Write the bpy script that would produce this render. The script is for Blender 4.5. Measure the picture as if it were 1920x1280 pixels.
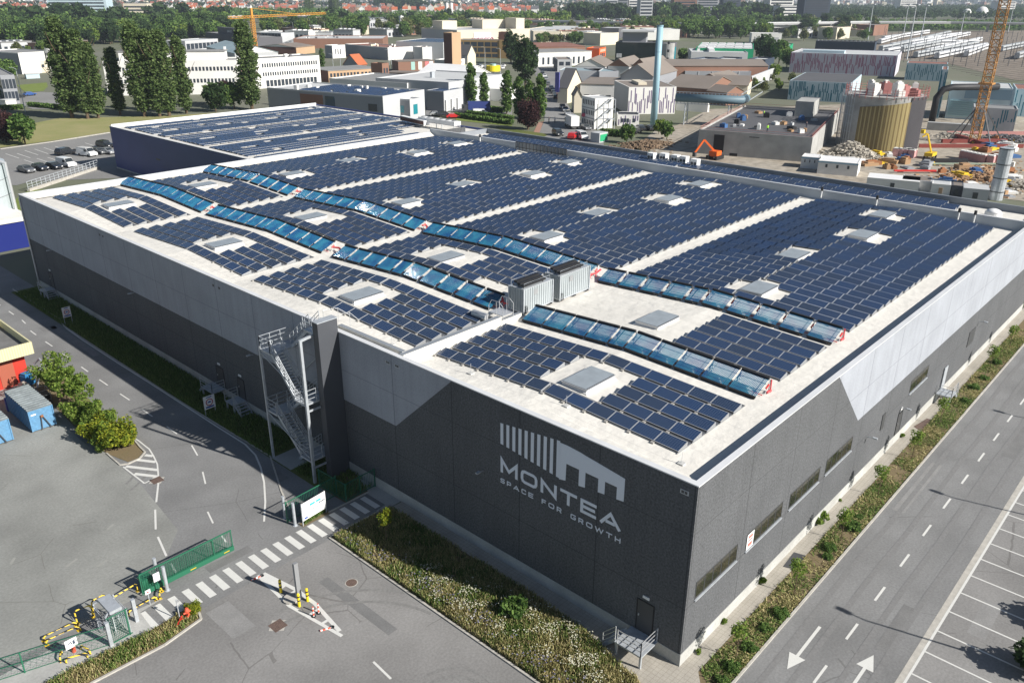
import bpy, math, random
import numpy as np
from mathutils import Vector, Matrix
sc = bpy.context.scene
for o in list(bpy.data.objects): bpy.data.objects.remove(o)
col = sc.collection
R = math.radians
rnd = random.Random(7)
# ---------------------------------------------------------------- camera
CAM = np.array([-32.4648, -16.7775, 35.021]); YAW, PITCH, ROLL, FPX = 0.7408, 0.403, 0.0032, 1527.4651
_f = np.array([math.cos(YAW)*math.cos(PITCH), math.sin(YAW)*math.cos(PITCH), -math.sin(PITCH)])
_r = np.cross(_f, [0, 0, 1]); _r /= np.linalg.norm(_r); _u = np.cross(_r, _f)
_r2 = math.cos(ROLL)*_r + math.sin(ROLL)*_u; _u2 = -math.sin(ROLL)*_r + math.cos(ROLL)*_u
cd = bpy.data.cameras.new('camera'); cam = bpy.data.objects.new('camera', cd); col.objects.link(cam)
cam.matrix_world = Matrix(((_r2[0], _u2[0], -_f[0], CAM[0]), (_r2[1], _u2[1], -_f[1], CAM[1]), (_r2[2], _u2[2], -_f[2], CAM[2]), (0, 0, 0, 1)))
cd.sensor_width = 36; cd.lens = 36*FPX/1920; cd.clip_start = 0.5; cd.clip_end = 20000
sc.camera = cam
# ---------------------------------------------------------------- light
SUN = Vector((0.26*math.cos(R(32))/1.0, -0.9656*math.cos(R(32)), math.sin(R(32)))).normalized()
w = bpy.data.worlds.new('World'); sc.world = w; w.use_nodes = True
nt = w.node_tree; sky = nt.nodes.new('ShaderNodeTexSky'); sky.sky_type = 'NISHITA'; sky.sun_disc = False
sky.sun_elevation = R(32); sky.sun_rotation = math.atan2(SUN.x, SUN.y); sky.air_density = 1.0; sky.dust_density = 0.6; sky.altitude = 30
bg = nt.nodes['Background']; nt.links.new(sky.outputs[0], bg.inputs[0]); bg.inputs[1].default_value = 0.05
sl = bpy.data.lights.new('sun', 'SUN'); sl.energy = 5.0; sl.angle = R(0.53); sl.color = (1.0, 0.955, 0.89)
so = bpy.data.objects.new('sun', sl); col.objects.link(so); so.rotation_euler = SUN.to_track_quat('Z', 'Y').to_euler(); so.location = (0, -60, 80)
sc.view_settings.view_transform = 'Standard'; sc.view_settings.look = 'None'; sc.view_settings.exposure = 0.62; sc.view_settings.gamma = 1.0
sc.view_settings.use_curve_mapping = False
sc.render.engine = 'CYCLES'
# ---------------------------------------------------------------- helpers
def G(x, y, z=0.0, ax=2):
    """where the sight line through a photo pixel meets the plane axis=z"""
    d = _f*FPX + _r2*(x-960) + _u2*(640-y); t = (z-CAM[ax])/d[ax]
    return CAM + d*t
def H(xb, yb, xt, yt):
    """height above ground of a thing standing at base pixel and reaching top pixel"""
    b = G(xb, yb); d = _f*FPX + _r2*(xt-960) + _u2*(640-yt)
    hd = math.hypot(b[0]-CAM[0], b[1]-CAM[1]); return CAM[2] + d[2]*hd/math.hypot(d[0], d[1])
def tag(o, label=None, cat=None, group=None, kind=None):
    if label: o['label'] = label
    if cat: o['category'] = cat
    if group: o['group'] = group
    if kind: o['kind'] = kind
    return o
def empty(name, loc, label, cat, group=None, rz=0):
    o = bpy.data.objects.new(name, None); col.objects.link(o); o.location = loc; o.rotation_euler = (0, 0, rz)
    o.empty_display_size = 0.2
    return tag(o, label, cat, group)
class MB:
    def __init__(s): s.v = []; s.f = []; s.m = []; s.uv = {}
    def face(s, pts, m=0, uv=None):
        b = len(s.v); s.v += [tuple(float(c) for c in p) for p in pts]; s.f.append(tuple(range(b, b+len(pts)))); s.m.append(m)
        if uv: s.uv[len(s.f)-1] = uv
        return s
    def box(s, x0, y0, z0, x1, y1, z1, m=0, rz=0, c=None, top=None):
        b = len(s.v); P = [(x0, y0, z0), (x1, y0, z0), (x1, y1, z0), (x0, y1, z0), (x0, y0, z1), (x1, y0, z1), (x1, y1, z1), (x0, y1, z1)]
        if rz:
            cx, cy = c if c else ((x0+x1)/2, (y0+y1)/2); ca, sa = math.cos(rz), math.sin(rz)
            P = [(cx+(x-cx)*ca-(y-cy)*sa, cy+(x-cx)*sa+(y-cy)*ca, z) for x, y, z in P]
        s.v += P
        for i, q in enumerate(((3, 2, 1, 0), (4, 5, 6, 7), (0, 1, 5, 4), (1, 2, 6, 5), (2, 3, 7, 6), (3, 0, 4, 7))):
            s.f.append(tuple(b+k for k in q)); s.m.append(top if (top is not None and i == 1) else m)
        return s
    def prism(s, poly, z0, z1, m=0, top=None):
        n = len(poly); a = sum(poly[i][0]*poly[(i+1) % n][1]-poly[(i+1) % n][0]*poly[i][1] for i in range(n))
        if a < 0: poly = poly[::-1]
        b = len(s.v); s.v += [(float(p[0]), float(p[1]), z0) for p in poly] + [(float(p[0]), float(p[1]), z1) for p in poly]
        s.f.append(tuple(b+i for i in reversed(range(n)))); s.m.append(m)
        s.f.append(tuple(b+n+i for i in range(n))); s.m.append(m if top is None else top)
        for i in range(n):
            j = (i+1) % n; s.f.append((b+i, b+j, b+n+j, b+n+i)); s.m.append(m)
        return s
    def bar(s, p, q, w, h=None, m=0):
        p = Vector(p); q = Vector(q); d = q-p
        if d.length < 1e-6: return s
        h = h or w; d.normalize(); up = Vector((0, 0, 1)) if abs(d.z) < 0.95 else Vector((1, 0, 0))
        r = d.cross(up).normalized(); u = r.cross(d); b = len(s.v)
        for e in (p, q):
            for a, c in ((-1, -1), (1, -1), (1, 1), (-1, 1)): s.v.append(tuple(e + r*a*w/2 + u*c*h/2))
        for q4 in ((3, 2, 1, 0), (4, 5, 6, 7), (0, 1, 5, 4), (1, 2, 6, 5), (2, 3, 7, 6), (3, 0, 4, 7)):
            s.f.append(tuple(b+k for k in q4)); s.m.append(m)
        return s
    def tube(s, pts, r, n=8, m=0, caps=True):
        pts = [Vector(p) for p in pts]; rs = r if isinstance(r, (list, tuple)) else [r]*len(pts); rings = []
        ref = None
        for i, p in enumerate(pts):
            d = ((pts[min(i+1, len(pts)-1)]-p).normalized() + (p-pts[max(i-1, 0)]).normalized())
            d = d.normalized() if d.length > 1e-6 else Vector((0, 0, 1))
            if ref is None: ref = Vector((0, 0, 1)) if abs(d.z) < 0.9 else Vector((1, 0, 0))
            a = d.cross(ref)
            if a.length < 1e-3: a = d.cross(Vector((0.3, 1, 0)))
            a.normalize(); c = a.cross(d); b = len(s.v)
            for k in range(n):
                t = 2*math.pi*k/n; s.v.append(tuple(p + (a*math.cos(t) + c*math.sin(t))*rs[i]))
            rings.append(b)
        for i in range(len(pts)-1):
            for k in range(n):
                j = (k+1) % n; s.f.append((rings[i]+k, rings[i]+j, rings[i+1]+j, rings[i+1]+k)); s.m.append(m)
        if caps:
            s.f.append(tuple(rings[0]+k for k in reversed(range(n)))); s.m.append(m); s.f.append(tuple(rings[-1]+k for k in range(n))); s.m.append(m)
        return s
    def build(s, name, mats, parent=None, origin=None, smooth=False):
        me = bpy.data.meshes.new(name); V = s.v
        off = (0, 0, 0)
        if parent is not None and not getattr(s, 'local', False):
            off = tuple(parent.location)
            if parent.parent: off = tuple(Vector(off)+parent.parent.location)
        if parent is None and origin is not None: off = tuple(float(c) for c in origin)
        elif parent is None and V:
            A = np.array(V); off = (float((A[:, 0].min()+A[:, 0].max())/2), float((A[:, 1].min()+A[:, 1].max())/2), float(A[:, 2].min()))
        if getattr(s, 'local', False): off = (0, 0, 0)
        V = [(a-off[0], b-off[1], c-off[2]) for a, b, c in V]
        me.from_pydata(V, [], s.f)
        if not isinstance(mats, (list, tuple)): mats = [mats]
        for m in mats: me.materials.append(m)
        me.polygons.foreach_set('material_index', s.m)
        if s.uv:
            uvl = me.uv_layers.new(name='UVMap')
            for fi, uv in s.uv.items():
                p = me.polygons[fi]
                for k, li in enumerate(p.loop_indices): uvl.data[li].uv = uv[k]
        me.polygons.foreach_set('use_smooth', [bool(smooth)]*len(me.polygons))
        me.update()
        o = bpy.data.objects.new(name, me); col.objects.link(o)
        if parent is not None: o.parent = parent
        else: o.location = (0, 0, 0) if getattr(s, 'local', False) else off
        return o
def LB():
    m = MB(); m.local = True; return m
def copy_tree(o, loc=None, rz=None, parent=None, label=None, group=None, scale=None):
    c = o.copy(); col.objects.link(c)
    if parent is not None: c.parent = parent
    if loc is not None: c.location = loc
    if rz is not None: c.rotation_euler = (0, 0, rz)
    if scale is not None: c.scale = scale if isinstance(scale, (list, tuple)) else (scale,)*3
    if label: c['label'] = label
    if group: c['group'] = group
    for ch in o.children: copy_tree(ch, parent=c)
    return c
def struct(o): o['kind'] = 'structure'; return o
# ---------------------------------------------------------------- materials
def mat(name, colr, rough=0.7, spec=0.4, metal=0.0, n1=None, n2=None, bump=None, coat=0.0, alpha=None):
    """n1/n2 = (scale per metre, amount, colour to go to or None) ; bump = (scale, strength, distance)"""
    m = bpy.data.materials.new(name); m.use_nodes = True; t = m.node_tree; b = t.nodes['Principled BSDF']
    b.inputs['Base Color'].default_value = (*colr, 1); b.inputs['Roughness'].default_value = rough
    b.inputs['Specular IOR Level'].default_value = spec; b.inputs['Metallic'].default_value = metal
    b.inputs['Coat Weight'].default_value = coat
    tc = t.nodes.new('ShaderNodeTexCoord'); src = None
    for nz in (n1, n2):
        if not nz: continue
        n = t.nodes.new('ShaderNodeTexNoise'); n.inputs['Scale'].default_value = nz[0]; n.inputs['Detail'].default_value = 4
        t.links.new(tc.outputs['Object'], n.inputs['Vector'])
        mp = t.nodes.new('ShaderNodeMapRange'); mp.inputs[1].default_value = 0.3; mp.inputs[2].default_value = 0.7
        t.links.new(n.outputs['Fac'], mp.inputs[0])
        mx = t.nodes.new('ShaderNodeMix'); mx.data_type = 'RGBA'
        if len(nz) > 2 and nz[2]:
            mp.inputs[3].default_value = 0; mp.inputs[4].default_value = nz[1]
            mx.inputs[7].default_value = (*nz[2], 1)
        else:
            mx.blend_type = 'MULTIPLY'; mx.inputs[0].default_value = 1; mp.inputs[3].default_value = 1-nz[1]; mp.inputs[4].default_value = 1+nz[1]
        if src: t.links.new(src, mx.inputs[6])
        else: mx.inputs[6].default_value = (*colr, 1)
        if len(nz) > 2 and nz[2]: t.links.new(mp.outputs[0], mx.inputs[0])
        else: t.links.new(mp.outputs[0], mx.inputs[7])
        src = mx.outputs[2]
    if src: t.links.new(src, b.inputs['Base Color'])
    if bump:
        n = t.nodes.new('ShaderNodeTexNoise'); n.inputs['Scale'].default_value = bump[0]; n.inputs['Detail'].default_value = 3
        t.links.new(tc.outputs['Object'], n.inputs['Vector'])
        bp = t.nodes.new('ShaderNodeBump'); bp.inputs['Strength'].default_value = bump[1]; bp.inputs['Distance'].default_value = bump[2]
        t.links.new(n.outputs['Fac'], bp.inputs['Height']); t.links.new(bp.outputs[0], b.inputs['Normal'])
    return m
def last_color(m):
    t = m.node_tree; b = t.nodes['Principled BSDF']; l = b.inputs['Base Color'].links
    return t, b, (l[0].from_socket if l else None)
def lines(m, axis, period, width, colr, amount=1.0, phase=0.0, world=True):
    """thin joint lines every period metres along an axis (object axes; world = true position)"""
    t, b, src = last_color(m)
    if world:
        g = t.nodes.new('ShaderNodeNewGeometry'); out = g.outputs['Position']
    else:
        g = t.nodes.new('ShaderNodeTexCoord'); out = g.outputs['Object']
    sp = t.nodes.new('ShaderNodeSeparateXYZ'); t.links.new(out, sp.inputs[0])
    a = t.nodes.new('ShaderNodeMath'); a.operation = 'ADD'; a.inputs[1].default_value = 1000*period+phase; t.links.new(sp.outputs[axis], a.inputs[0])
    md = t.nodes.new('ShaderNodeMath'); md.operation = 'MODULO'; md.inputs[1].default_value = period; t.links.new(a.outputs[0], md.inputs[0])
    lt = t.nodes.new('ShaderNodeMath'); lt.operation = 'LESS_THAN'; lt.inputs[1].default_value = width; t.links.new(md.outputs[0], lt.inputs[0])
    ml = t.nodes.new('ShaderNodeMath'); ml.operation = 'MULTIPLY'; ml.inputs[1].default_value = amount; t.links.new(lt.outputs[0], ml.inputs[0])
    mx = t.nodes.new('ShaderNodeMix'); mx.data_type = 'RGBA'; t.links.new(ml.outputs[0], mx.inputs[0])
    if src: t.links.new(src, mx.inputs[6])
    else: mx.inputs[6].default_value = b.inputs['Base Color'].default_value
    mx.inputs[7].default_value = (*colr, 1); t.links.new(mx.outputs[2], b.inputs['Base Color'])
    return m
def leafmat(name, cols, trans=0.45):
    cols = [tuple(min(0.8, x*(1.55 if 'petal' not in name and 'lilac' not in name else 1)) for x in c) for c in cols]
    m = bpy.data.materials.new(name); m.use_nodes = True; t = m.node_tree; b = t.nodes['Principled BSDF']
    g = t.nodes.new('ShaderNodeNewGeometry'); cr = t.nodes.new('ShaderNodeValToRGB'); t.links.new(g.outputs['Random Per Island'], cr.inputs[0])
    cr.color_ramp.elements[0].color = (*cols[0], 1); cr.color_ramp.elements[1].color = (*cols[-1], 1)
    for i, c in enumerate(cols[1:-1]):
        e = cr.color_ramp.elements.new((i+1)/(len(cols)-1)); e.color = (*c, 1)
    t.links.new(cr.outputs[0], b.inputs['Base Color']); b.inputs['Roughness'].default_value = 0.75; b.inputs['Specular IOR Level'].default_value = 0.2
    tr = t.nodes.new('ShaderNodeBsdfTranslucent'); t.links.new(cr.outputs[0], tr.inputs[0])
    mx = t.nodes.new('ShaderNodeMixShader'); mx.inputs[0].default_value = trans
    t.links.new(b.outputs[0], mx.inputs[1]); t.links.new(tr.outputs[0], mx.inputs[2]); t.links.new(mx.outputs[0], t.nodes['Material Output'].inputs[0])
    return m
def cracks(m, scale, colr, wd=0.012):
    t, b, src = last_color(m); tc = t.nodes.new('ShaderNodeTexCoord'); nz_ = t.nodes.new('ShaderNodeTexNoise'); nz_.inputs['Scale'].default_value = 0.8
    mp = t.nodes.new('ShaderNodeMix'); mp.data_type = 'VECTOR'; mp.inputs[0].default_value = 0.12; t.links.new(tc.outputs['Object'], nz_.inputs[0]); t.links.new(tc.outputs['Object'], mp.inputs[4]); t.links.new(nz_.outputs['Color'], mp.inputs[5])
    v = t.nodes.new('ShaderNodeTexVoronoi'); v.feature = 'DISTANCE_TO_EDGE'; v.inputs['Scale'].default_value = scale; t.links.new(mp.outputs[1], v.inputs['Vector'])
    l = t.nodes.new('ShaderNodeMath'); l.operation = 'LESS_THAN'; l.inputs[1].default_value = wd*scale*2; t.links.new(v.outputs['Distance'], l.inputs[0])
    n2 = t.nodes.new('ShaderNodeTexNoise'); n2.inputs['Scale'].default_value = 0.15; t.links.new(tc.outputs['Object'], n2.inputs[0]); g = t.nodes.new('ShaderNodeMath'); g.operation = 'GREATER_THAN'; g.inputs[1].default_value = 0.55; t.links.new(n2.outputs['Fac'], g.inputs[0])
    a = t.nodes.new('ShaderNodeMath'); a.operation = 'MULTIPLY'; t.links.new(l.outputs[0], a.inputs[0]); t.links.new(g.outputs[0], a.inputs[1]); a2 = t.nodes.new('ShaderNodeMath'); a2.operation = 'MULTIPLY'; a2.inputs[1].default_value = 0.45; t.links.new(a.outputs[0], a2.inputs[0])
    mx = t.nodes.new('ShaderNodeMix'); mx.data_type = 'RGBA'; t.links.new(a2.outputs[0], mx.inputs[0]); t.links.new(src, mx.inputs[6]); mx.inputs[7].default_value = (*colr, 1); t.links.new(mx.outputs[2], b.inputs['Base Color'])
M = {}
M['asphalt'] = mat('road_asphalt', (0.198, 0.199, 0.198), 0.9, 0.25, n1=(0.22, 0.16), n2=(7, 0.13), bump=(40, 0.3, 0.01))
M['asphalt_fore'] = mat('forecourt_asphalt', (0.215, 0.211, 0.205), 0.9, 0.25, n1=(0.16, 0.2), n2=(7, 0.13), bump=(40, 0.3, 0.01))
M['asphalt_pale'] = mat('worn_yard_asphalt', (0.243, 0.247, 0.232), 0.92, 0.25, n1=(0.18, 0.2), n2=(6, 0.12), bump=(30, 0.3, 0.01))
cracks(M['asphalt_fore'], 0.22, (0.09, 0.085, 0.08)); cracks(M['asphalt_pale'], 0.14, (0.12, 0.115, 0.1)); cracks(M['asphalt'], 0.12, (0.09, 0.09, 0.085))
M['asphalt_dark'] = mat('dark_asphalt', (0.06, 0.06, 0.062), 0.9, 0.3, n1=(0.5, 0.15))
M['asphalt_far'] = mat('far_asphalt', (0.22, 0.218, 0.212), 0.9, 0.3, n1=(0.05, 0.15), n2=(2, 0.06))
M['paint'] = mat('white_road_paint', (0.66, 0.66, 0.63), 0.7, 0.3, n1=(3, 0.14, (0.35, 0.34, 0.32)), n2=(30, 0.2, (0.3, 0.3, 0.28)))
M['kerb'] = mat('concrete_kerb', (0.42, 0.40, 0.36), 0.85, 0.3, n1=(2, 0.15), n2=(20, 0.1))
M['concrete'] = mat('grey_concrete', (0.36, 0.36, 0.345), 0.85, 0.3, n1=(0.4, 0.15), n2=(6, 0.08))
M['plinth'] = mat('plinth_concrete', (0.42, 0.42, 0.40), 0.85, 0.3, n1=(0.5, 0.15), n2=(8, 0.08))
M['pavers'] = mat('pavement_blocks', (0.36, 0.335, 0.29), 0.9, 0.2, n1=(0.7, 0.14), n2=(12, 0.1))
lines(M['pavers'], 0, 0.30, 0.025, (0.2, 0.18, 0.15), 0.5); lines(M['pavers'], 1, 0.30, 0.025, (0.2, 0.18, 0.15), 0.5)
M['soil'] = mat('bed_soil', (0.17, 0.13, 0.08), 1, 0.1, n1=(0.8, 0.3, (0.09, 0.10, 0.04)), n2=(6, 0.6, (0.22, 0.17, 0.10)))
M['grass'] = mat('lawn', (0.10, 0.13, 0.035), 1, 0.1, n1=(0.15, 0.7, (0.2, 0.185, 0.08)), n2=(3, 0.5, (0.06, 0.09, 0.02)))
M['drygrass'] = mat('dry_grass', (0.29, 0.27, 0.13), 1, 0.1, n1=(0.1, 0.8, (0.17, 0.21, 0.06)), n2=(2, 0.4, (0.34, 0.29, 0.16)))
def streak(m, amt):
    t, b, src = last_color(m); g = t.nodes.new('ShaderNodeNewGeometry'); mp = t.nodes.new('ShaderNodeMapping'); mp.inputs['Scale'].default_value = (1.6, 1.6, 0.09); n = t.nodes.new('ShaderNodeTexNoise'); n.inputs['Scale'].default_value = 1.0; n.inputs['Detail'].default_value = 3
    t.links.new(g.outputs['Position'], mp.inputs[0]); t.links.new(mp.outputs[0], n.inputs[0]); r = t.nodes.new('ShaderNodeMapRange'); r.inputs[1].default_value = 0.35; r.inputs[2].default_value = 0.7; r.inputs[3].default_value = 1+amt*0.4; r.inputs[4].default_value = 1-amt
    t.links.new(n.outputs['Fac'], r.inputs[0]); x = t.nodes.new('ShaderNodeMix'); x.data_type = 'RGBA'; x.blend_type = 'MULTIPLY'; x.inputs[0].default_value = 1; t.links.new(src, x.inputs[6]); t.links.new(r.outputs[0], x.inputs[7]); t.links.new(x.outputs[2], b.inputs['Base Color'])
def walls(name, c, sp):
    m = mat(name, c, 0.85, 0.3, n1=(0.3, 0.09), n2=(8, sp), bump=(30, 0.25, 0.01))
    lines(m, 2, 30, 0.05, tuple(x*0.5 for x in c), 0.8, -4.02); lines(m, 2, 30, 0.04, tuple(x*0.52 for x in c), 0.8, -8.9)
    streak(m, 0.07)
    return m
M['wall_dark'] = walls('dark_aggregate_panel', (0.102, 0.106, 0.112), 0.34)
M['wall_dark_shade'] = M['wall_dark']
M['wall_light'] = walls('light_aggregate_panel', (0.335, 0.355, 0.395), 0.09)
M['membrane'] = mat('white_roof_membrane', (0.65, 0.63, 0.58), 0.75, 0.3, n1=(0.15, 0.05), n2=(1.3, 0.05), bump=(1.1, 0.9, 0.1))
lines(M['membrane'], 0, 2.0, 0.05, (0.50, 0.485, 0.45), 0.7)
M['coping'] = mat('white_coping', (0.60, 0.61, 0.62), 0.45, 0.5, n1=(0.7, 0.06))
M['coping_grey'] = mat('grey_coping', (0.23, 0.25, 0.275), 0.5, 0.4, n1=(0.7, 0.06))
M['alu'] = mat('aluminium', (0.62, 0.63, 0.64), 0.45, 0.5, 0.55)
M['alu_dull'] = mat('dull_aluminium', (0.30, 0.31, 0.32), 0.55, 0.5, 0.3)
M['galv'] = mat('galvanised_steel', (0.46, 0.49, 0.52), 0.5, 0.5, 0.35, n1=(3, 0.12))
M['black'] = mat('black_rubber', (0.018, 0.018, 0.02), 0.6, 0.4)
M['dark'] = mat('dark_grey_metal', (0.06, 0.062, 0.066), 0.5, 0.5)
M['red'] = mat('red_paint', (0.60, 0.03, 0.025), 0.5, 0.5)
M['redpipe'] = mat('red_pipe', (0.62, 0.06, 0.07), 0.5, 0.5)
M['white'] = mat('white_paint', (0.78, 0.78, 0.77), 0.5, 0.4, n1=(0.8, 0.05))
M['yellow'] = mat('yellow_paint', (0.66, 0.44, 0.02), 0.5, 0.4)
M['green'] = mat('green_powder_coat', (0.02, 0.135, 0.075), 0.5, 0.5)
M['glass_dark'] = mat('dark_window_glass', (0.03, 0.036, 0.04), 0.06, 0.8)
M['brown_g'] = mat('window_glass', (0.02, 0.023, 0.02), 0.05, 0.5, n1=(0.5, 0.6, (0.045, 0.04, 0.026)))
def panel_mat(name, tint, line=0.38):
    m = bpy.data.materials.new(name); m.use_nodes = True; t = m.node_tree; b = t.nodes['Principled BSDF']
    uv = t.nodes.new('ShaderNodeUVMap'); uv.uv_map = 'UVMap'; sp = t.nodes.new('ShaderNodeSeparateXYZ'); t.links.new(uv.outputs[0], sp.inputs[0])
    masks = []
    for ax, n, wd in ((0, 10, 0.07), (1, 6, 0.07)):
        a = t.nodes.new('ShaderNodeMath'); a.operation = 'MULTIPLY'; a.inputs[1].default_value = n; t.links.new(sp.outputs[ax], a.inputs[0])
        f = t.nodes.new('ShaderNodeMath'); f.operation = 'FRACT'; t.links.new(a.outputs[0], f.inputs[0])
        l = t.nodes.new('ShaderNodeMath'); l.operation = 'LESS_THAN'; l.inputs[1].default_value = wd; t.links.new(f.outputs[0], l.inputs[0]); masks.append(l)
    mx = t.nodes.new('ShaderNodeMath'); mx.operation = 'MAXIMUM'; t.links.new(masks[0].outputs[0], mx.inputs[0]); t.links.new(masks[1].outputs[0], mx.inputs[1])
    ml = t.nodes.new('ShaderNodeMath'); ml.operation = 'MULTIPLY'; ml.inputs[1].default_value = line; t.links.new(mx.outputs[0], ml.inputs[0])
    g = t.nodes.new('ShaderNodeNewGeometry'); oi = t.nodes.new('ShaderNodeObjectInfo')
    ad = t.nodes.new('ShaderNodeMath'); ad.operation = 'ADD'; t.links.new(g.outputs['Random Per Island'], ad.inputs[0]); t.links.new(oi.outputs['Random'], ad.inputs[1])
    fr = t.nodes.new('ShaderNodeMath'); fr.operation = 'FRACT'; t.links.new(ad.outputs[0], fr.inputs[0])
    cr = t.nodes.new('ShaderNodeMix'); cr.data_type = 'RGBA'; t.links.new(fr.outputs[0], cr.inputs[0])
    cr.inputs[6].default_value = (*tint, 1); cr.inputs[7].default_value = (tint[0]*0.8, tint[1]*1.15, tint[2]*1.5, 1)
    m2 = t.nodes.new('ShaderNodeMix'); m2.data_type = 'RGBA'; t.links.new(ml.outputs[0], m2.inputs[0]); t.links.new(cr.outputs[2], m2.inputs[6]); m2.inputs[7].default_value = (0.30, 0.36, 0.45, 1)
    t.links.new(m2.outputs[2], b.inputs['Base Color']); b.inputs['Roughness'].default_value = 0.12; b.inputs['Specular IOR Level'].default_value = 0.35
    return m
M['pv'] = panel_mat('solar_cells', (0.020, 0.034, 0.066))
# tube collector glass
def tube_mat():
    m = bpy.data.materials.new('evacuated_tube_glass'); m.use_nodes = True; t = m.node_tree; b = t.nodes['Principled BSDF']
    g = t.nodes.new('ShaderNodeNewGeometry'); n = t.nodes.new('ShaderNodeTexNoise'); n.inputs['Scale'].default_value = 0.9; t.links.new(g.outputs['Position'], n.inputs['Vector'])
    cr = t.nodes.new('ShaderNodeValToRGB'); t.links.new(n.outputs['Fac'], cr.inputs[0])
    e = cr.color_ramp.elements; e[0].position = 0.35; e[0].color = (0.014, 0.075, 0.19, 1); e[1].position = 0.68; e[1].color = (0.03, 0.17, 0.27, 1)
    t.links.new(cr.outputs[0], b.inputs['Base Color']); b.inputs['Roughness'].default_value = 0.04; b.inputs['Specular IOR Level'].default_value = 0.2
    b.inputs['Coat Weight'].default_value = 0.0; b.inputs['Coat Roughness'].default_value = 0.05
    return m
M['tube'] = tube_mat()
# ================================================================ ground and roads (the setting)
for k in ('wall_dark', 'wall_light'):
    c = M[k].node_tree.nodes['Principled BSDF'].inputs['Base Color'].default_value
    for ax in (0, 1): lines(M[k], ax, 6.04, 0.07, tuple(x*0.45 for x in c[:3]), 0.8, -0.12)
def sheet(name, poly, z, m, th=0.02):
    b = MB(); b.face([(p[0], p[1], z) for p in (poly if sum(poly[i][0]*poly[(i+1) % len(poly)][1]-poly[(i+1) % len(poly)][0]*poly[i][1] for i in range(len(poly))) > 0 else poly[::-1])])
    return struct(b.build(name, m))
def rect(x0, y0, x1, y1): return [(x0, y0), (x1, y0), (x1, y1), (x0, y1)]
M['terrain'] = mat('terrain', (0.17, 0.175, 0.14), 1, 0.1, n1=(0.006, 0.85, (0.09, 0.12, 0.05)), n2=(0.03, 0.6, (0.19, 0.18, 0.15)))
sheet('ground', rect(-1500, -1500, 14000, 14000), -0.03, M['terrain'])
sheet('road', rect(-90, -120, -0.6, 115), 0.0, M['asphalt'])
sheet('forecourt', rect(-80, -60, -6.45, 24.2), 0.004, M['asphalt_fore'])
sheet('yard', [(-80, 28.2), (-17.2, 28.2), (-13.1, 33.0), (-12.3, 40.0), (-12.0, 47.4), (-12.6, 49.0), (-12.6, 120), (-80, 120)], 0.004, M['asphalt_pale'])
sheet('road', rect(-0.6, -60, 240, -2.85), 0.0, M['asphalt'])
sheet('car_park', rect(-0.6, -14.9, 240, -9.80), 0.004, M['asphalt_fore'])
sheet('verge', rect(-2, -45, 240, -14.9), 0.008, M['grass'])
sheet('soil_bed', [(-2.6, -2.9), (240, -2.9), (240, -1.0), (0.4, -1.0), (-0.5, -1.7)], 0.02, M['soil'])
sheet('pavement', [(-1.05, 24.0), (-1.1, 10.0), (-1.5, 5.5), (-2.4, 1.1), (-4.6, -2.9), (-2.0, -2.9), (-0.5, -1.7), (0.4, -1.0), (110, -1.0), (110, 0.02), (0.02, 0.02), (0.02, 24.0)], 0.03, M['pavers'])
sheet('pavement', [(-2.1, 24.1), (0.1, 24.1), (0.1, 29.8), (-0.9, 27.0), (-1.15, 26.9), (-1.15, 24.6), (-2.1, 24.5)], 0.026, M['concrete'])
sheet('flower_bed', [(-6.3, 24.3), (-1.05, 24.1), (-1.05, 15), (-1.1, 10), (-1.5, 5.5), (-2.4, 1.1), (-4.6, -3), (-6.3, -6)], 0.02, M['soil'])
sheet('grass_strip', [(-3.3, 30.5), (0.02, 30.5), (0.02, 96), (-3.45, 96), (-3.45, 79), (-3.3, 44), (-3.3, 37)], 0.02, M['grass'])
sheet('grass_strip', [(-3.0, 26.95), (0.02, 26.95), (0.02, 30.5), (-3.1, 30.5)], 0.016, M['soil'])
sheet('path', [(-3.2, 33.9), (0.0, 33.9), (0.0, 36.6), (-3.2, 36.6)], 0.03, M['concrete'])
sheet('grass_strip', [(-6.9, 26.75), (-4.5, 26.75), (-4.5, 27.5), (-6.9, 27.3)], 0.012, M['soil'])
# gate island pavement
sheet('pavement', [(-29, 27.4), (-22.8, 27.5), (-17.0, 26.9), (-18.7, 26.7), (-18.85, 24.75), (-20.2, 24.8), (-23.5, 25.1), (-29, 24.6)], 0.03, M['concrete'])
sheet('verge', [(-18.85, 24.75), (-16.2, 25.0), (-15.9, 24.4), (-16.5, 23.4), (-19.0, 23.0), (-23.1, 23.2), (-33, 20.6), (-33, 24.8), (-23.5, 25.1)], 0.02, M['soil'])
# kerbs
def kerb(name, pts, wd=0.14, h=0.1, m=None):
    b = MB()
    for a, c in zip(pts, pts[1:]): b.bar((a[0], a[1], h/2-0.02), (c[0], c[1], h/2-0.02), wd, h+0.02+0.001*len(b.f))
    return struct(b.build(name, m or M['kerb']))
kerb('kerb', [(-6.36, 24.35), (-6.36, -8)]); kerb('kerb', [(-6.36, 24.35), (-1.1, 24.25)], 0.1)
kerb('kerb', [(-2.2, -2.86), (110, -2.86)]); kerb('kerb', [(-4.6, 26.86), (-0.95, 26.86)], 0.1)
kerb('kerb', [(-6.3, 29.3), (-5.4, 31.8), (-3.15, 36.9), (-3.3, 44), (-3.45, 52), (-3.45, 72), (-3.4, 79), (-2.9, 82), (-2.9, 97)], 0.12, 0.06)
kerb('kerb', [(-15.95, 25.0), (-16.45, 23.4), (-19.0, 22.95), (-23.1, 23.15), (-33, 20.5)])
b = MB(); b.box(-3.3, -3.9, 0, -2.2, -3.5, 0.0, 0)
sheet('gutter', rect(-0.6, -9.78, 110, -9.42), 0.006, M['kerb'])
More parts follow.
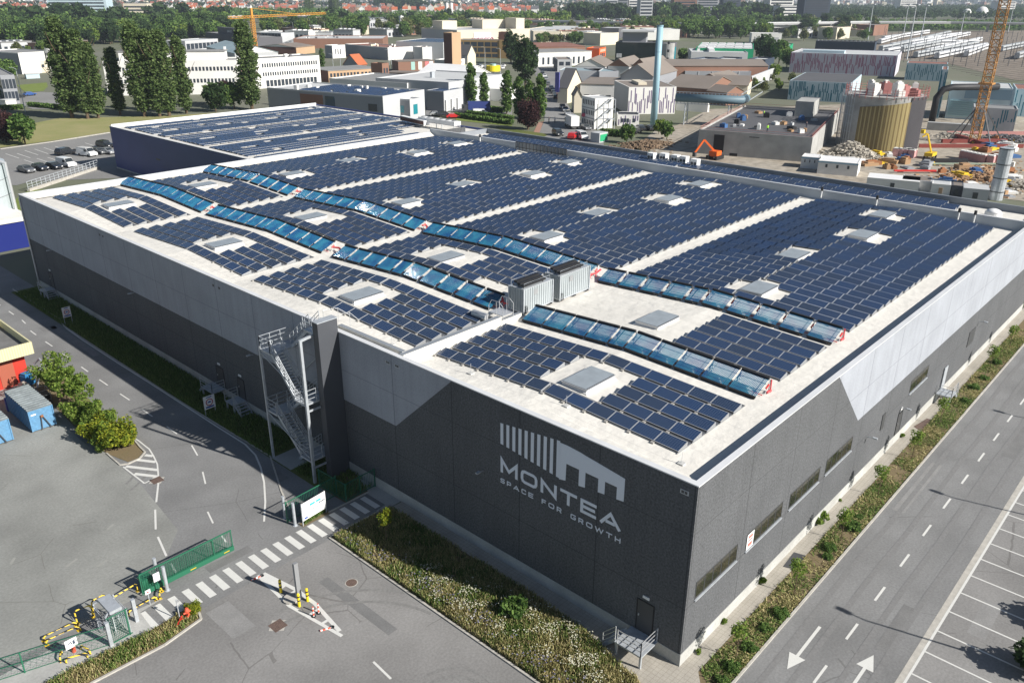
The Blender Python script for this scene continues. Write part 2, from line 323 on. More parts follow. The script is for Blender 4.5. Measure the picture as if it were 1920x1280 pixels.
# ---------------- painted markings
def paint(name, quads, z=0.012, m=None):
    b = MB()
    for i, q in enumerate(quads): b.face([(x, y, z+0.0004*(i % 9)) for x, y in q])
    return struct(b.build(name, m or M['paint']))
def seg(p, q, wd):
    d = Vector((q[0]-p[0], q[1]-p[1])); n = Vector((-d.y, d.x)).normalized()*wd/2
    return [(p[0]-n.x, p[1]-n.y), (q[0]-n.x, q[1]-n.y), (q[0]+n.x, q[1]+n.y), (p[0]+n.x, p[1]+n.y)]
paint('zebra_crossing', [[(-18.9+0.942*i, 24.78), (-18.9+0.942*i+0.47, 24.76), (-18.9+0.942*i+0.47, 26.62), (-18.9+0.942*i, 26.64)] for i in range(20)])
paint('lane_line', [seg((a, -6.13), (a+1.75, -6.13), 0.15) for a in [4.01-4.53*k for k in (2, 1)] + [4.01+4.53*k for k in range(16)]])
paint('lane_line', [seg(p, q, 0.12) for p, q in [((-5.97, 84.65), (-6.09, 83.16)), ((-6.5, 80.45), (-6.53, 78.65)), ((-6.55, 75.9), (-6.52, 74)), ((-6.56, 71.17), (-6.54, 69.37)), ((-6.56, 66.3), (-6.57, 64.6)), ((-6.56, 61.94), (-6.55, 60.04)),
    ((-6.53, 57.35), (-6.5, 55.4)), ((-6.53, 52.7), (-6.54, 50.7)), ((-6.54, 48), (-6.55, 46.1)), ((-6.64, 43.36), (-7.12, 41.45)), ((-8.08, 38.83), (-8.8, 37.05)), ((-10.55, 33.5), (-11.0, 31.9)), ((-11.3, 30.3), (-11.5, 29.2))] + [((-6.0, 88.9+4.6*k), (-6.0, 87.2+4.6*k)) for k in range(4)]])
def poly_line(pts, wd): return [seg(a, b, wd) for a, b in zip(pts, pts[1:])]
paint('edge_line', poly_line([(-2.95, 86), (-2.9, 81.3), (-3.49, 78.1), (-3.62, 73.3), (-3.62, 64), (-3.55, 57.6), (-3.55, 50.6), (-3.55, 44.7), (-3.5, 40.2), (-3.85, 38.0), (-4.6, 36.0), (-5.6, 33.9), (-6.99, 31.5), (-8.4, 29.4)], 0.14))
P = lambda x, y: tuple(G(x, y)[:2])
paint('guide_line', [seg(P(*a), P(*b), 0.14) for a, b in [((297, 905), (293, 941)), ((291, 955), (292, 992)), ((296, 1006), (312, 1042)), ((320, 1056), (331, 1074))]] + [seg(P(700, 1240), P(733, 1272), 0.14)])
hz = [P(240, 822), P(283, 858), P(293, 888), P(271, 906), P(231, 877)]
qs = poly_line([P(243, 816), P(260, 826), P(280, 842), P(288, 855), P(295, 870), P(297, 892), P(271, 906), P(231, 875)], 0.12)
for a, b_ in (((272, 853), (287, 855)), ((258, 862), (292, 866)), ((236, 874), (296, 881)), ((252, 888), (294, 893))): qs.append(seg(P(*a), P(*b_), 0.33))
paint('hatched_marking', qs, 0.014)
# triangular island marking with ring
paint('triangle_marking', poly_line([(-11.9, 24.5), (-12.15, 20.5), (-11.5, 15.97)], 0.22) + poly_line([(-11.55, 24.4), (-11.0, 21.4), (-10.95, 19.5), (-11.35, 16.4)], 0.26) + [seg((-11.95, 21.4), (-11.05, 21.4), 0.18), seg((-11.8, 18.9), (-11.1, 18.9), 0.2), seg((-11.75, 17.7), (-11.2, 17.7), 0.2), seg((-11.75, 24.3), (-11.5, 22.2), 0.5)])
# arrows on the right road
def arrow(tip, d, sh, name='road_arrow'):
    d = Vector(d); n = Vector((-d.y, d.x)); t = Vector(tip)
    f = lambda a, b: tuple(t - d*a + n*b)
    q = [[f(0, 0), f(1.35, 0.48), f(1.35, 0.0)], [f(0, 0), f(1.35, 0.0), f(1.35, -0.48)], [f(1.2, -0.09), f(1.2, 0.09), f(sh, 0.09), f(sh, -0.09)]]
    paint(name, [q[0][::-1], q[1][::-1], q[2]])
def z4(x, y): return 1200+x*.375, 860+y*.375
a0 = G(*z4(735, 1050)); a1 = G(*z4(900, 838)); dd = Vector((a0-a1)[:2]).normalized(); arrow(tuple(a0[:2]), tuple(dd), float(np.linalg.norm(a0-a1)))
a0 = G(*z4(1168, 980)); arrow(tuple(a0[:2]), (1.0, 0.0), 4.2)
bays = [33.37, 31.2, 29.05, 26.75, 24.4, 22.1, 19.8, 17.54, 15.21, 12.95, 10.68, 8.41, 6.14, 3.87, 1.6]
bays = [35.55+2.2*k for k in range(12)][::-1] + bays
paint('parking_lines', [seg((-0.6, -9.83), (110, -9.83), 0.14)] + [seg((x, -9.9), (x, -14.6), 0.12) for x in bays])
# repair patches and tyre tracks on the asphalt
PT1 = mat('asphalt_patch_dark', (0.172, 0.172, 0.17), 0.9, 0.25, n1=(1, 0.1), n2=(9, 0.12)); PT2 = mat('asphalt_patch_pale', (0.235, 0.233, 0.228), 0.9, 0.25, n1=(1, 0.1), n2=(9, 0.12))
for i, (x, y, w1, d1, m_) in enumerate(((-13.9, 27.0, 3.2, 0.8, PT1), (-16.0, 20.5, 1.5, 3.2, PT2), (-9.6, 14.0, 0.7, 7.0, PT1), (-5.2, 33.0, 1.3, 2.0, PT1), (-8.5, 62.0, 0.8, 9.0, PT1), (-4.6, 68.0, 0.7, 12, PT2), (9.0, -8.3, 5.0, 0.7, PT1), (24.0, -4.2, 9.0, 0.8, PT2), (38.0, -8.2, 7.0, 0.9, PT1), (14.0, -12.2, 4.0, 1.0, PT2), (-5.6, 79, 1.5, 1.6, PT1))): sheet('asphalt_patch', rect(x, y, x+w1, y+d1), 0.0075, m_)
TY = mat('tyre_track', (0.19, 0.188, 0.183), 0.85, 0.25, n1=(0.7, 0.7, (0.22, 0.218, 0.21)), n2=(5, 0.15))
def track(cx, cy, r, a0, a1, wd=0.22, n=16): paint('tyre_track', poly_line([(cx+r*math.cos(a0+(a1-a0)*i/n), cy+r*math.sin(a0+(a1-a0)*i/n)) for i in range(n+1)], wd), 0.009, TY)
for cx, cy, r, a0, a1 in ((-10.5, 7.5, 1.9, -1.2, 1.6), (-10.5, 7.5, 2.5, -0.6, 1.5), (-14, 12, 7.5, 0.2, 1.5), (-14, 12, 8.6, 0.3, 1.5), (-16.5, 47, 6.5, -1.0, 0.2), (-16.5, 47, 7.4, -1.1, 0.1)): track(cx, cy, r, a0, a1)
for y in (-3.9, -5.2, -7.2, -8.5): paint('tyre_track', [seg((1+7*k, y+0.06*(k % 3)), (7.9+7*k, y+0.06*((k+1) % 3)), 0.34) for k in range(12)], 0.0085, mat('wheel_lane_%d' % int(-y*10), (0.185, 0.185, 0.183), 0.9, 0.25, n1=(0.3, 0.4, (0.2, 0.2, 0.2)), n2=(6, 0.12)))
TP = mat('scuff_pale', (0.30, 0.30, 0.28), 0.95, 0.2, n1=(2, 0.9, (0.265, 0.27, 0.245)))
for x, y, w1, a in ((-20, 34.5, 0.9, 0.4), (-22.4, 37.5, 0.7, 0.9), (-18.6, 33.0, 0.8, 0.3), (-24.5, 41.5, 0.6, 1.1), (-16.4, 36.6, 0.7, 0.6), (-21.4, 46.0, 1.1, 0.2)): sheet('scuff_mark', [(x, y), (x+w1*math.cos(a), y+w1*math.sin(a)), (x+w1*math.cos(a)-0.1, y+w1*math.sin(a)+0.15), (x-0.1, y+0.18)], 0.0078, TP)
# drain covers and manholes
M['iron'] = mat('cast_iron_cover', (0.13, 0.09, 0.075), 0.8, 0.3, n1=(12, 0.3))
def cover(px, r, label, sq=False):
    g = G(*px); b = MB()
    if sq: b.box(g[0]-r, g[1]-r, 0, g[0]+r, g[1]+r, 0.016)
    else: b.tube([(g[0], g[1], 0), (g[0], g[1], 0.016)], r, 20)
    o = b.build('manhole_cover', M['iron']); tag(o, label, 'manhole cover')
    rb = MB(); rb.tube([(g[0], g[1], 0.0), (g[0], g[1], 0.010)], r*1.15 if not sq else r*1.5, 20 if not sq else 4)
    f = rb.build('frame', M['kerb'], o)
cover((659, 1092), 0.36, 'round rusty manhole cover on the forecourt beside the flower bed kerb')
cover((521, 1172), 0.42, 'square brown drain cover on the forecourt below the painted triangle', True)
cover((1490, 1050), 0.01, 'tiny drain', True) if False else None
cover((294, 900), 0.42, 'square drain cover at the tip of the hatched road marking', True)
g0 = G(1490, 1050)
o = MB().prism([tuple(G(*z4(715, 540))[:2]), tuple(G(*z4(770, 468))[:2]), tuple(G(*z4(828, 485))[:2]), tuple(G(*z4(778, 555))[:2])], 0.031, 0.05).build('ventilation_grate', M['dark']); tag(o, 'dark rectangular grate set in the pavement beside the first street trees', 'grate')
o = MB().prism([tuple(G(1713, 800)[:2]), tuple(G(1738, 785)[:2]), tuple(G(1755, 790)[:2]), tuple(G(1725, 808)[:2])], 0.031, 0.05).build('ventilation_grate', M['iron']); tag(o, 'rusty grate set in the pavement near the side door platform', 'grate')
# ================================================================ the warehouse
BX, BY, HT = 68.7, 96.0, 12.0
WH = empty('warehouse', (0, 0, 0), 'huge warehouse with dark and pale grey walls and a roof covered in solar panels', 'warehouse')
b = MB(); PL = 0.86
b.box(0, 0, PL, BX+8.6, BY, 11.0); b.build('wall', M['wall_dark'], WH)
b = MB(); b.box(-0.03, -0.03, -0.02, BX+8.6, BY+0.03, PL); b.build('plinth', M['plinth'], WH)
# upper wall (parapet ring) above the roof slab
b = MB(); w_ = 0.30
b.box(0, 0, 11.0, w_, BY, HT-0.04); b.box(w_, 0, 11.0, BX+8.6, w_, HT-0.04); b.box(w_, BY-w_, 11.0, BX+8.6, BY, HT-0.04)
b.build('parapet', M['wall_dark'], WH)
# light painted bands, 3 mm proud of the panels
b = MB(); e = 0.004
b.face([(-e, 24.2, 6.38), (-e, 18.2, HT-0.05), (-e, BY, HT-0.05), (-e, BY, 6.38)])
b.face([(23.34, -e, 6.45), (BX+8.6, -e, 6.45), (BX+8.6, -e, HT-0.05), (17.8, -e, HT-0.05)])
b.build('light_band', M['wall_light'], WH)
b = MB(); b.box(-0.05, -0.05, HT-0.04, 0.34, BY+0.05, HT+0.03); b.box(0.34, -0.05, HT-0.04, BX, 0.34, HT+0.028); b.box(0.34, BY-0.36, HT-0.04, BX, BY+0.05, HT+0.028)
b.build('coping', M['coping'], WH)
RID = [13.0, 36.8, 59.0, 83.2]
def zr(x, y):
    k = min(3, max(0, int(y//24))); r = RID[k]; a = 24*k; c = a+24
    t = (y-a)/(r-a) if y < r else (c-y)/(c-r)
    return 11.28 + 0.5*max(0, min(1, t))
ys = sorted(set([0.3] + [24.0*k for k in range(1, 4)] + RID + [BY-w_])); b = MB()
xs = [w_] + [4*i for i in range(1, 17)] + [BX]
for y0, y1 in zip(ys, ys[1:]):
    for x0, x1 in zip(xs, xs[1:]): b.face([(x0, y0, zr(x0, y0)), (x1, y0, zr(x1, y0)), (x1, y1, zr(x1, y1)), (x0, y1, zr(x0, y1))])
b.build('roof', M['membrane'], WH)
# membrane upstand along the left edge: roof rises to the coping
b = MB()
for y0, y1 in zip(ys, ys[1:]): b.face([(w_, y0, HT-0.05), (w_+1.2, y0, zr(2, y0)+0.006), (w_+1.2, y1, zr(2, y1)+0.006), (w_, y1, HT-0.05)][::1])
b.build('roof_edge', M['membrane'], WH)
b = MB(); b.face([(w_, BY-w_-0.01, HT-0.05), (BX, BY-w_-0.01, HT-0.05), (BX, BY-1.6, 11.45), (w_, BY-1.6, 11.45)][::-1]); b.build('roof_edge', M['membrane'], WH)
# internal fire walls
b = MB(); b.box(0.34, 23.35, 11.2, 10.2, 23.8, 12.1, 0, top=1); b.box(0.6, 23.8, 11.2, 0.95, 31.2, 12.12, 0, top=1); b.box(10.2, 23.4, 11.2, 12.6, 23.75, 11.75, 0, top=1)
b.build('fire_wall', [M['membrane'], M['coping_grey']], WH)
b = MB(); b.box(BX-0.02, -0.04, 11.0, BX+0.34, BY+0.05, 12.5, 0, top=1); b.build('fire_wall', [mat('pale_wall_metal', (0.50, 0.53, 0.56), 0.6, 0.4, n1=(0.3, 0.06)), M['coping']], WH)
# lower annex roof beyond the far fire wall
b = MB(); b.box(BX+0.34, w_, 11.0, BX+8.3, BY-6, 11.5); b.build('roof', M['membrane'], WH)
b = MB(); b.box(BX+8.3, 0, 11.0, BX+8.6, BY-6, 12.3, 0); b.box(BX+0.34, -0.04, 11.96, BX+8.3, w_+.03, 12.35, 0); b.box(BX+0.34, BY-6.3, 11.5, BX+8.3, BY-6, 12.3); b.build('coping', M['coping_grey'], WH)
# ---------------- windows of the side wall
def window(x0, x1, z0=4.17, z1=5.36, n=5):
    f = MB(); f.box(x0, -0.012, z0-0.02, x1, 0.02, z1+0.02); o = f.build('window', M['dark'], WH)
    g = MB(); wpane = (x1-x0)/n
    for i in range(n): g.box(x0+i*wpane+0.05, -0.016, z0+0.06, x0+(i+1)*wpane-0.05, 0.0, z1-0.05)
    g.build('glass', M['brown_g'], o)
    s = MB(); s.box(x0-0.05, -0.10, z0-0.1, x1+0.05, -0.002, z0-0.02); s.build('sill', M['galv'], o)
    fr = MB()
    for i in range(n+1): fr.box(x0+i*wpane-0.022, -0.024, z0, x0+i*wpane+0.022, -0.001, z1)
    fr.build('frame', M['dark'], o)
    return o
wins = [(0.95, 5.6), (6.75, 11.5), (12.6, 17.2), (18.3, 22.9), (35.4, 39.9)]
for i, (x0, x1) in enumerate(wins):
    window(x0, x1, 4.17, 5.36, 5 if i < 4 else 3)
b = MB(); b.box(6.8, -0.035, 4.2, 7.65, -0.032, 5.3, 0)
o = b.build('notice', M['white'], WH)
b = MB(); b.box(6.95, -0.04, 4.35, 7.5, -0.036, 4.6); b.box(6.95, -0.04, 4.75, 7.5, -0.036, 4.85); b.box(6.95, -0.04, 4.95, 7.5, -0.036, 5.15); b.build('notice_print', mat('notice_red', (0.6, 0.16, 0.13)), o)
# side wall louvres and a tall grille
for x0, x1, z0, z1 in ((29.2, 29.9, 3.2, 4.6), (52.5, 54.6, 3.0, 4.6)):
    b = MB(); b.box(x0, -0.05, z0, x1, -0.002, z1); b.build('grille', M['dark'], WH)
# doors
def door(axis, a0, a1, z0, z1, name='door'):
    b = MB(); m = MB(); h = MB(); s = MB()
    if axis == 0:
        b.box(-0.03, a0, z0, 0.02, a1, z1); m.box(-0.045, a0-0.06, z0, -0.002, a0, z1+0.06); m.box(-0.045, a1, z0, -0.002, a1+0.06, z1+0.06); m.box(-0.045, a0, z1, -0.002, a1, z1+0.06)
        h.box(-0.09, a1-0.15, z0+1.0, -0.03, a1-0.10, z0+1.15); s.box(-0.06, (a0+a1)/2-0.22, z1+0.28, -0.002, (a0+a1)/2+0.22, z1+0.45)
    else:
        b.box(a0, -0.03, z0, a1, 0.02, z1); m.box(a0-0.06, -0.045, z0, a0, -0.002, z1+0.06); m.box(a1, -0.045, z0, a1+0.06, -0.002, z1+0.06); m.box(a0, -0.045, z1, a1, -0.002, z1+0.06)
        h.box(a0+0.1, -0.09, z0+1.0, a0+0.15, -0.03, z0+1.15); s.box((a0+a1)/2-0.22, -0.06, z1+0.28, (a0+a1)/2+0.22, -0.002, z1+0.45)
    o = b.build(name, M['dark'], WH); m.build('frame', M['black'], o); h.build('handle', M['alu'], o)
    l = s.build('emergency_light', M['white'], WH)
    return o
door(0, 1.95, 3.0, 1.0, 3.1); door(0, 49.3, 50.5, 0.95, 2.9); door(0, 45.7, 46.7, 1.0, 2.9); door(0, 90.3, 91.4, 1.0, 2.9); door(1, 33.6, 34.6, 0.9, 2.9)
# wall lamps on arms (left wall) and little vents
def wl(y, z):
    b = MB(); b.tube([(0, y, z), (-0.35, y, z+0.06)], 0.03, 6); b.box(-0.65, y-0.10, z+0.03, -0.3, y+0.10, z+0.11); b.build('wall_lamp', M['galv'], WH)
for y, z in ((66.3, 6.25), (43.3, 6.2), (88.3, 6.35)): wl(y, z)
g = G(906, 882, 0, 0); wl(float(g[1]), float(g[2]))
for px in ((187, 440), (193, 443), (400, 535), (411, 540)):
    g = G(px[0], px[1], 0, 0); b = MB(); b.box(-0.03, g[1]-0.12, g[2]-0.1, -0.006, g[1]+0.12, g[2]+0.1); b.build('wall_vent', M['dark'], WH)
for px in ((728, 679), (745, 686), (1284, 922)):
    g = G(px[0], px[1], 0, 0); b = MB(); b.box(-0.04, g[1]-0.25, g[2]-0.13, -0.006, g[1]+0.25, g[2]+0.13); q = b.build('wall_vent', M['galv'], WH)
    b = MB(); b.box(-0.05, g[1]-0.18, g[2]-0.08, -0.04, g[1]-0.02, g[2]+0.08); b.box(-0.05, g[1]+0.02, g[2]-0.08, -0.04, g[1]+0.18, g[2]+0.08); b.build('opening', M['dark'], q)
for x, z in ((26.2, 3.9), (33.9, 3.4), (55.4, 4.9)):
    b = MB(); b.tube([(x, 0, z), (x, -0.5, z+0.1)], 0.03, 6); b.box(x-0.1, -0.8, z+0.06, x+0.1, -0.45, z+0.15); b.build('wall_lamp', M['galv'], WH)
# downspout at the far left corner
b = MB(); b.tube([(-0.12, BY-0.3, 0.2), (-0.12, BY-0.3, 11.6)], 0.09, 8); b.build('downpipe', M['alu'], WH)
# ---------------- logo and lettering on the front wall
M['logo'] = mat('pale_blue_lettering', (0.74, 0.78, 0.84), 0.7, 0.3)
L = MB(); X = -0.022
def lq(pts): # pts (y,z)
    n = len(pts); L.face([(X, y, z) for y, z in pts])
def side(pts):
    a = sum(pts[i][0]*pts[(i+1) % len(pts)][1]-pts[(i+1) % len(pts)][0]*pts[i][1] for i in range(len(pts)))
    return pts if a < 0 else pts[::-1]
def lpoly(pts):
    pts = side(pts); n = len(pts)
    L.face([(X, y, z) for y, z in pts])
    for i in range(n):
        y0, z0 = pts[i]; y1, z1 = pts[(i+1) % n]; L.face([(X, y0, z0), (-0.003, y0, z0), (-0.003, y1, z1), (X, y1, z1)])
for i in range(10):
    y = 13.85-0.5045*i; t = i/9.0
    lpoly([(y, 10.50+0.56*t), (y-0.24, 10.52+0.56*t), (y-0.24, 9.02-0.45*t), (y, 9.03-0.45*t)])
lpoly([(9.08, 10.98), (9.08, 8.50), (8.60, 8.53), (8.57, 9.78), (9.0785, 9.78)][0:1] + [(9.08, 8.50), (8.59, 8.60), (8.56, 9.77)] + [(8.56, 11.0)])
lpoly([(8.56, 11.0), (8.56, 9.77), (7.61, 9.77), (7.61, 10.93)]); lpoly([(7.61, 10.93), (7.61, 8.68), (7.15, 8.75), (7.15, 10.86)])
lpoly([(7.15, 10.86), (7.15, 9.77), (6.22, 9.77), (6.22, 10.75)]); lpoly([(6.22, 10.75), (6.22, 8.87), (5.76, 8.92), (5.76, 10.69)])
lpoly([(5.76, 10.69), (5.76, 9.77), (4.93, 9.77), (4.93, 10.59)]); lpoly([(4.93, 10.59), (4.93, 8.98), (4.44, 9.04), (4.44, 10.52)])
def stroke(pts, w, closed=False):
    """mitred stroke in (y right-to-left mirrored) wall coordinates; pts as (u,v)"""
    n = len(pts); V = [Vector(p) for p in pts]; A = []; B = []
    for i in range(n):
        if closed or 0 < i < n-1:
            d0 = (V[i]-V[i-1]).normalized(); d1 = (V[(i+1) % n]-V[i]).normalized()
        elif i == 0: d0 = d1 = (V[1]-V[0]).normalized()
        else: d0 = d1 = (V[i]-V[i-1]).normalized()
        n0 = Vector((-d0.y, d0.x)); n1 = Vector((-d1.y, d1.x)); mt = (n0+n1)
        mt = mt.normalized() if mt.length > 1e-6 else n0; k = (w/2)/max(0.35, mt.dot(n0)); A.append(V[i]+mt*k); B.append(V[i]-mt*k)
    return [[A[i], A[(i+1) % n], B[(i+1) % n], B[i]] for i in range(n if closed else n-1)]
# glyphs in a box 1 high, width w ; each: (width, [(closed, pts)...]) t = stroke half handled by insets
def glyph(ch, t):
    h = t/2; W = 1.25
    R_ = lambda x0, y0, x1, y1, r: [(x0+r, y0), (x1-r, y0), (x1-r*0.3, y0+r*0.3), (x1, y0+r), (x1, y1-r), (x1-r*0.3, y1-r*0.3), (x1-r, y1), (x0+r, y1), (x0+r*0.3, y1-r*0.3), (x0, y1-r), (x0, y0+r), (x0+r*0.3, y0+r*0.3)]
    if ch == 'M': return 1.5, [(0, [(h, 0), (h, 1-h*0.2), (0.75, 0.28), (1.5-h, 1-h*0.2), (1.5-h, 0)])]
    if ch == 'O': return 1.4, [(1, R_(h, h, 1.4-h, 1-h, 0.22))]
    if ch == 'N': return 1.3, [(0, [(h, 0), (h, 1-h), (1.3-h, h), (1.3-h, 1)])]
    if ch == 'T': return 1.3, [(0, [(0, 1-h), (1.3, 1-h)]), (0, [(0.65, 1-t), (0.65, 0)])]
    if ch == 'E': return 1.2, [(0, [(1.2, 1-h), (h, 1-h), (h, h), (1.2, h)]), (0, [(t, 0.5), (1.1, 0.5)])]
    if ch == 'A': return 1.5, [(0, [(0.06, 0), (0.75, 1-h*1.2), (1.44, 0)]), (0, [(0.42, 0.27), (1.08, 0.27)])]
    if ch == 'S': return 1.1, [(0, [(1.08, 1-h-0.1), (0.9, 1-h), (0.25, 1-h), (h, 1-h-0.12), (h, 0.62), (0.25, 0.5), (0.85, 0.5), (1.1-h, 0.38), (1.1-h, 0.2), (0.85, h), (0.2, h), (0.02, h+0.1)])]
    if ch == 'P': return 1.1, [(0, [(h, 0), (h, 1-h), (0.85, 1-h), (1.1-h, 1-h-0.15), (1.1-h, 0.5), (0.85, 0.38), (t, 0.38)])]
    if ch == 'R': return 1.15, [(0, [(h, 0), (h, 1-h), (0.85, 1-h), (1.1-h, 1-h-0.15), (1.1-h, 0.55), (0.85, 0.42), (t, 0.42)]), (0, [(0.7, 0.42-h), (1.08, 0)])]
    if ch == 'C': return 1.15, [(0, [(1.15-h, 0.68), (1.15-h, 1-h-0.15), (0.95, 1-h), (0.2, 1-h), (h, 0.82), (h, 0.2), (0.2, h), (0.95, h), (1.15-h, 0.22), (1.15-h, 0.32)])]
    if ch == 'G': return 1.2, [(0, [(1.2-h, 0.75), (1.05, 1-h), (0.2, 1-h), (h, 0.82), (h, 0.2), (0.2, h), (1.0, h), (1.2-h, 0.2), (1.2-h, 0.47), (0.65, 0.47)])]
    if ch == 'F': return 1.05, [(0, [(1.05, 1-h), (h, 1-h), (h, 0)]), (0, [(t, 0.5), (0.95, 0.5)])]
    if ch == 'W': return 1.8, [(0, [(0.04, 1), (0.45, h), (0.9, 0.9), (1.35, h), (1.76, 1)])]
    if ch == 'H': return 1.2, [(0, [(h, 0), (h, 1)]), (0, [(1.2-h, 0), (1.2-h, 1)]), (0, [(t, 0.5), (1.2-t, 0.5)])]
    return 0.9, []
def text(s, y0, y1, z0, z1, t, gap):
    ws = [glyph(c, t)[0] for c in s]; tot = sum(ws)+gap*(len(s)-1); k = (y0-y1)/tot; u = 0
    for c in s:
        wd, st = glyph(c, t)
        for cl, pts in st:
            for q in stroke(pts, t, cl): lpoly([(y0-(u+p.x)*k, z0+p.y*(z1-z0)) for p in q])
        u += wd+gap
text('MONTEA', 13.85, 4.52, 6.97, 7.93, 0.21, 0.28)
text('SPACE FOR GROWTH', 13.86, 4.47, 6.18, 6.52, 0.2, 0.62)
L.build('logo_lettering', M['logo'], WH)
# ---------------- tower slab beside the outside stair
o = MB().box(-1.75, 30.35, 0, -0.02, 31.0, 13.1).build('stair_wall', mat('grey_metal_cladding', (0.065, 0.07, 0.08), 0.55, 0.4, n1=(0.4, 0.06))); tag(o, 'tall narrow dark grey slab wall standing between the outside stair and the painted front wall', 'wall slab')
b = MB(); b.box(-1.80, 30.30, 13.1, 0.0, 31.05, 13.16); b.build('cap', M['galv'], o)
# ================================================================ roof: solar panels
PW, PD, PT = 1.655, 0.95, 0.21
M['tray'] = mat('dark_steel_tray', (0.10, 0.105, 0.115), 0.6, 0.4, n1=(2, 0.2))
def make_panel():
    g = LB(); z0, z1 = 0.13, 0.13+PT
    # panel root: laminate
    y0, y1 = -PW/2+0.012, PW/2-0.012
    def pt(u, v, dz=0): return (u*PD, y0+(y1-y0)*v, z0+(z1-z0)*u+dz)
    a = 0.03
    g.face([pt(a, a*0.6, 0.002), pt(1-a, a*0.6, 0.002), pt(1-a, 1-a*0.6, 0.002), pt(a, 1-a*0.6, 0.002)], 0, [(0, 0), (0, 1), (1, 1), (1, 0)])
    o = g.build('solar_panel', M['pv'])
    f = LB()
    A = [pt(0, 0), pt(1, 0), pt(1, 1), pt(0, 1)]; I = [pt(a, a*0.6), pt(1-a, a*0.6), pt(1-a, 1-a*0.6), pt(a, 1-a*0.6)]
    up = lambda p, d: (p[0], p[1], p[2]+d)
    for i in range(4):
        j = (i+1) % 4
        f.face([up(A[i], 0.006), up(A[j], 0.006), up(I[j], 0.006), up(I[i], 0.006)])
        f.face([up(A[i], -0.04), up(A[j], -0.04), up(A[j], 0.006), up(A[i], 0.006)], 1 if i % 2 else 0)
    f.face([up(p, -0.035) for p in A[::-1]])
    f.build('frame', [M['alu'], M['tray']], o)
    s = LB()
    for yy in (-PW/2, PW/2):
        s.bar((-0.12, yy, 0.05), (PD+0.25, yy, 0.05), 0.05, 0.05)
        s.face([(0, yy, 0.06), (PD, yy, 0.06), (PD, yy, z1-0.03), (0, yy, z0-0.03)])
    s.face([(PD-0.05, -PW/2, 0.035), (PD+0.56, -PW/2, 0.035), (PD+0.56, PW/2, 0.035), (PD-0.05, PW/2, 0.035)], 1)
    s.bar((0.02, -PW/2, 0.04), (0.02, PW/2, 0.04), 0.03, 0.03); s.build('mounting_rail', [M['alu_dull'], M['tray']], o)
    t = LB(); t.box(-0.2, PW/2-0.1, 0, -0.02, PW/2+0.1, 0.1); t.box(PD+0.15, PW/2-0.1, 0, PD+0.32, PW/2+0.1, 0.1); t.build('ballast_block', mat('ballast', (0.3, 0.29, 0.27), 0.9), o)
    return o
rowsA = [(2.97+1.58*k) for k in range(5)]; rowsB = [15.6+1.53*k for k in range(5)]; rowsC = [27.3+1.5*k for k in range(27)]
# columns per bay: right part n1 panels from y start, left part n2
BAY = [(3.0, 6, 13.2, 6), (25.1, 7, 36.95, 6), (48.9, 6, 59.1, 7), (73.2, 6, 83.4, 6)]
SKY = [(6.3, 11.4), (18.4, 14.0), (30.4, 11.6), (41.9, 13.8), (53.6, 11.6), (63.6, 13.2)]
ordn = ['first', 'second', 'third', 'fourth', 'fifth', 'sixth', 'seventh', 'eighth', 'ninth', 'tenth', 'eleventh', 'twelfth', 'thirteenth', 'fourteenth', 'fifteenth', 'sixteenth'] + ['row %d' % k for k in range(17, 40)]
bayname = ['logo corner bay', 'second bay from the logo', 'third bay from the logo', 'far left roof bay']
cells = []
for bi, (ya, na, yb, nb) in enumerate(BAY):
    cols = [(ya+(i+0.5)*(PW+0.015), 0) for i in range(na)] + [(yb+(i+0.5)*(PW+0.015), 1) for i in range(nb + (1 if bi == 0 else 0))]
    if bi == 0: cols = cols[:6] + [(13.2+(i+0.5)*(PW+0.015) , 1) for i in range(6)]
    if bi == 0: cols = [(3.0+(i+0.5)*1.652, 0) for i in range(6)] + [(13.1+(i+0.5)*1.41*1.0, 1) for i in range(7)]
    ridge = RID[bi]; n = len(cols)
    for zone, rows in ((0, rowsA), (1, rowsB), (2, rowsC)):
        for ri, x in enumerate(rows):
            for ci, (y, sd) in enumerate(cols):
                skip = False
                k = ci - (na if sd else 0)            # index within side, from right end
                fr = (na-1-ci) if not sd else k       # distance from the ridge
                if zone == 0 and 1 <= ri <= 3 and ((not sd and fr < 2) or (sd and fr < 1)): skip = True
                if zone == 1:
                    if bi == 0 and (sd or fr < 1): skip = True            # service area with the two cabinets
                    if bi in (1, 2, 3) and ri <= 3 and ((not sd and fr < 1) or (sd and fr < 3)) and ri >= 0: skip = (sd and fr < 3 and ri > 0) or (not sd and fr < 1 and ri > 0)
                    if bi == 1 and (ci < 2 or (ri < 1 and ci < 4)): skip = True
                if zone == 2:
                    for (sx, sy) in SKY[2:]:
                        ay = (sy-12.5)+ridge
                        if -2.1 < x+0.45-sx < 2.5 and abs(y-ay) < (2.1 if not ((x+0.45-sx) > 1.6) else 1.6): skip = True
                if not skip: cells.append((zone, ri, bi, sd, x, y, n))
slope = [(0.5/(RID[k]-24*k), -0.5/(24*(k+1)-RID[k])) for k in range(4)]
proto = make_panel()
cells.sort(key=lambda c: (c[4]-CAM[0])**2+(c[5]-CAM[1])**2)
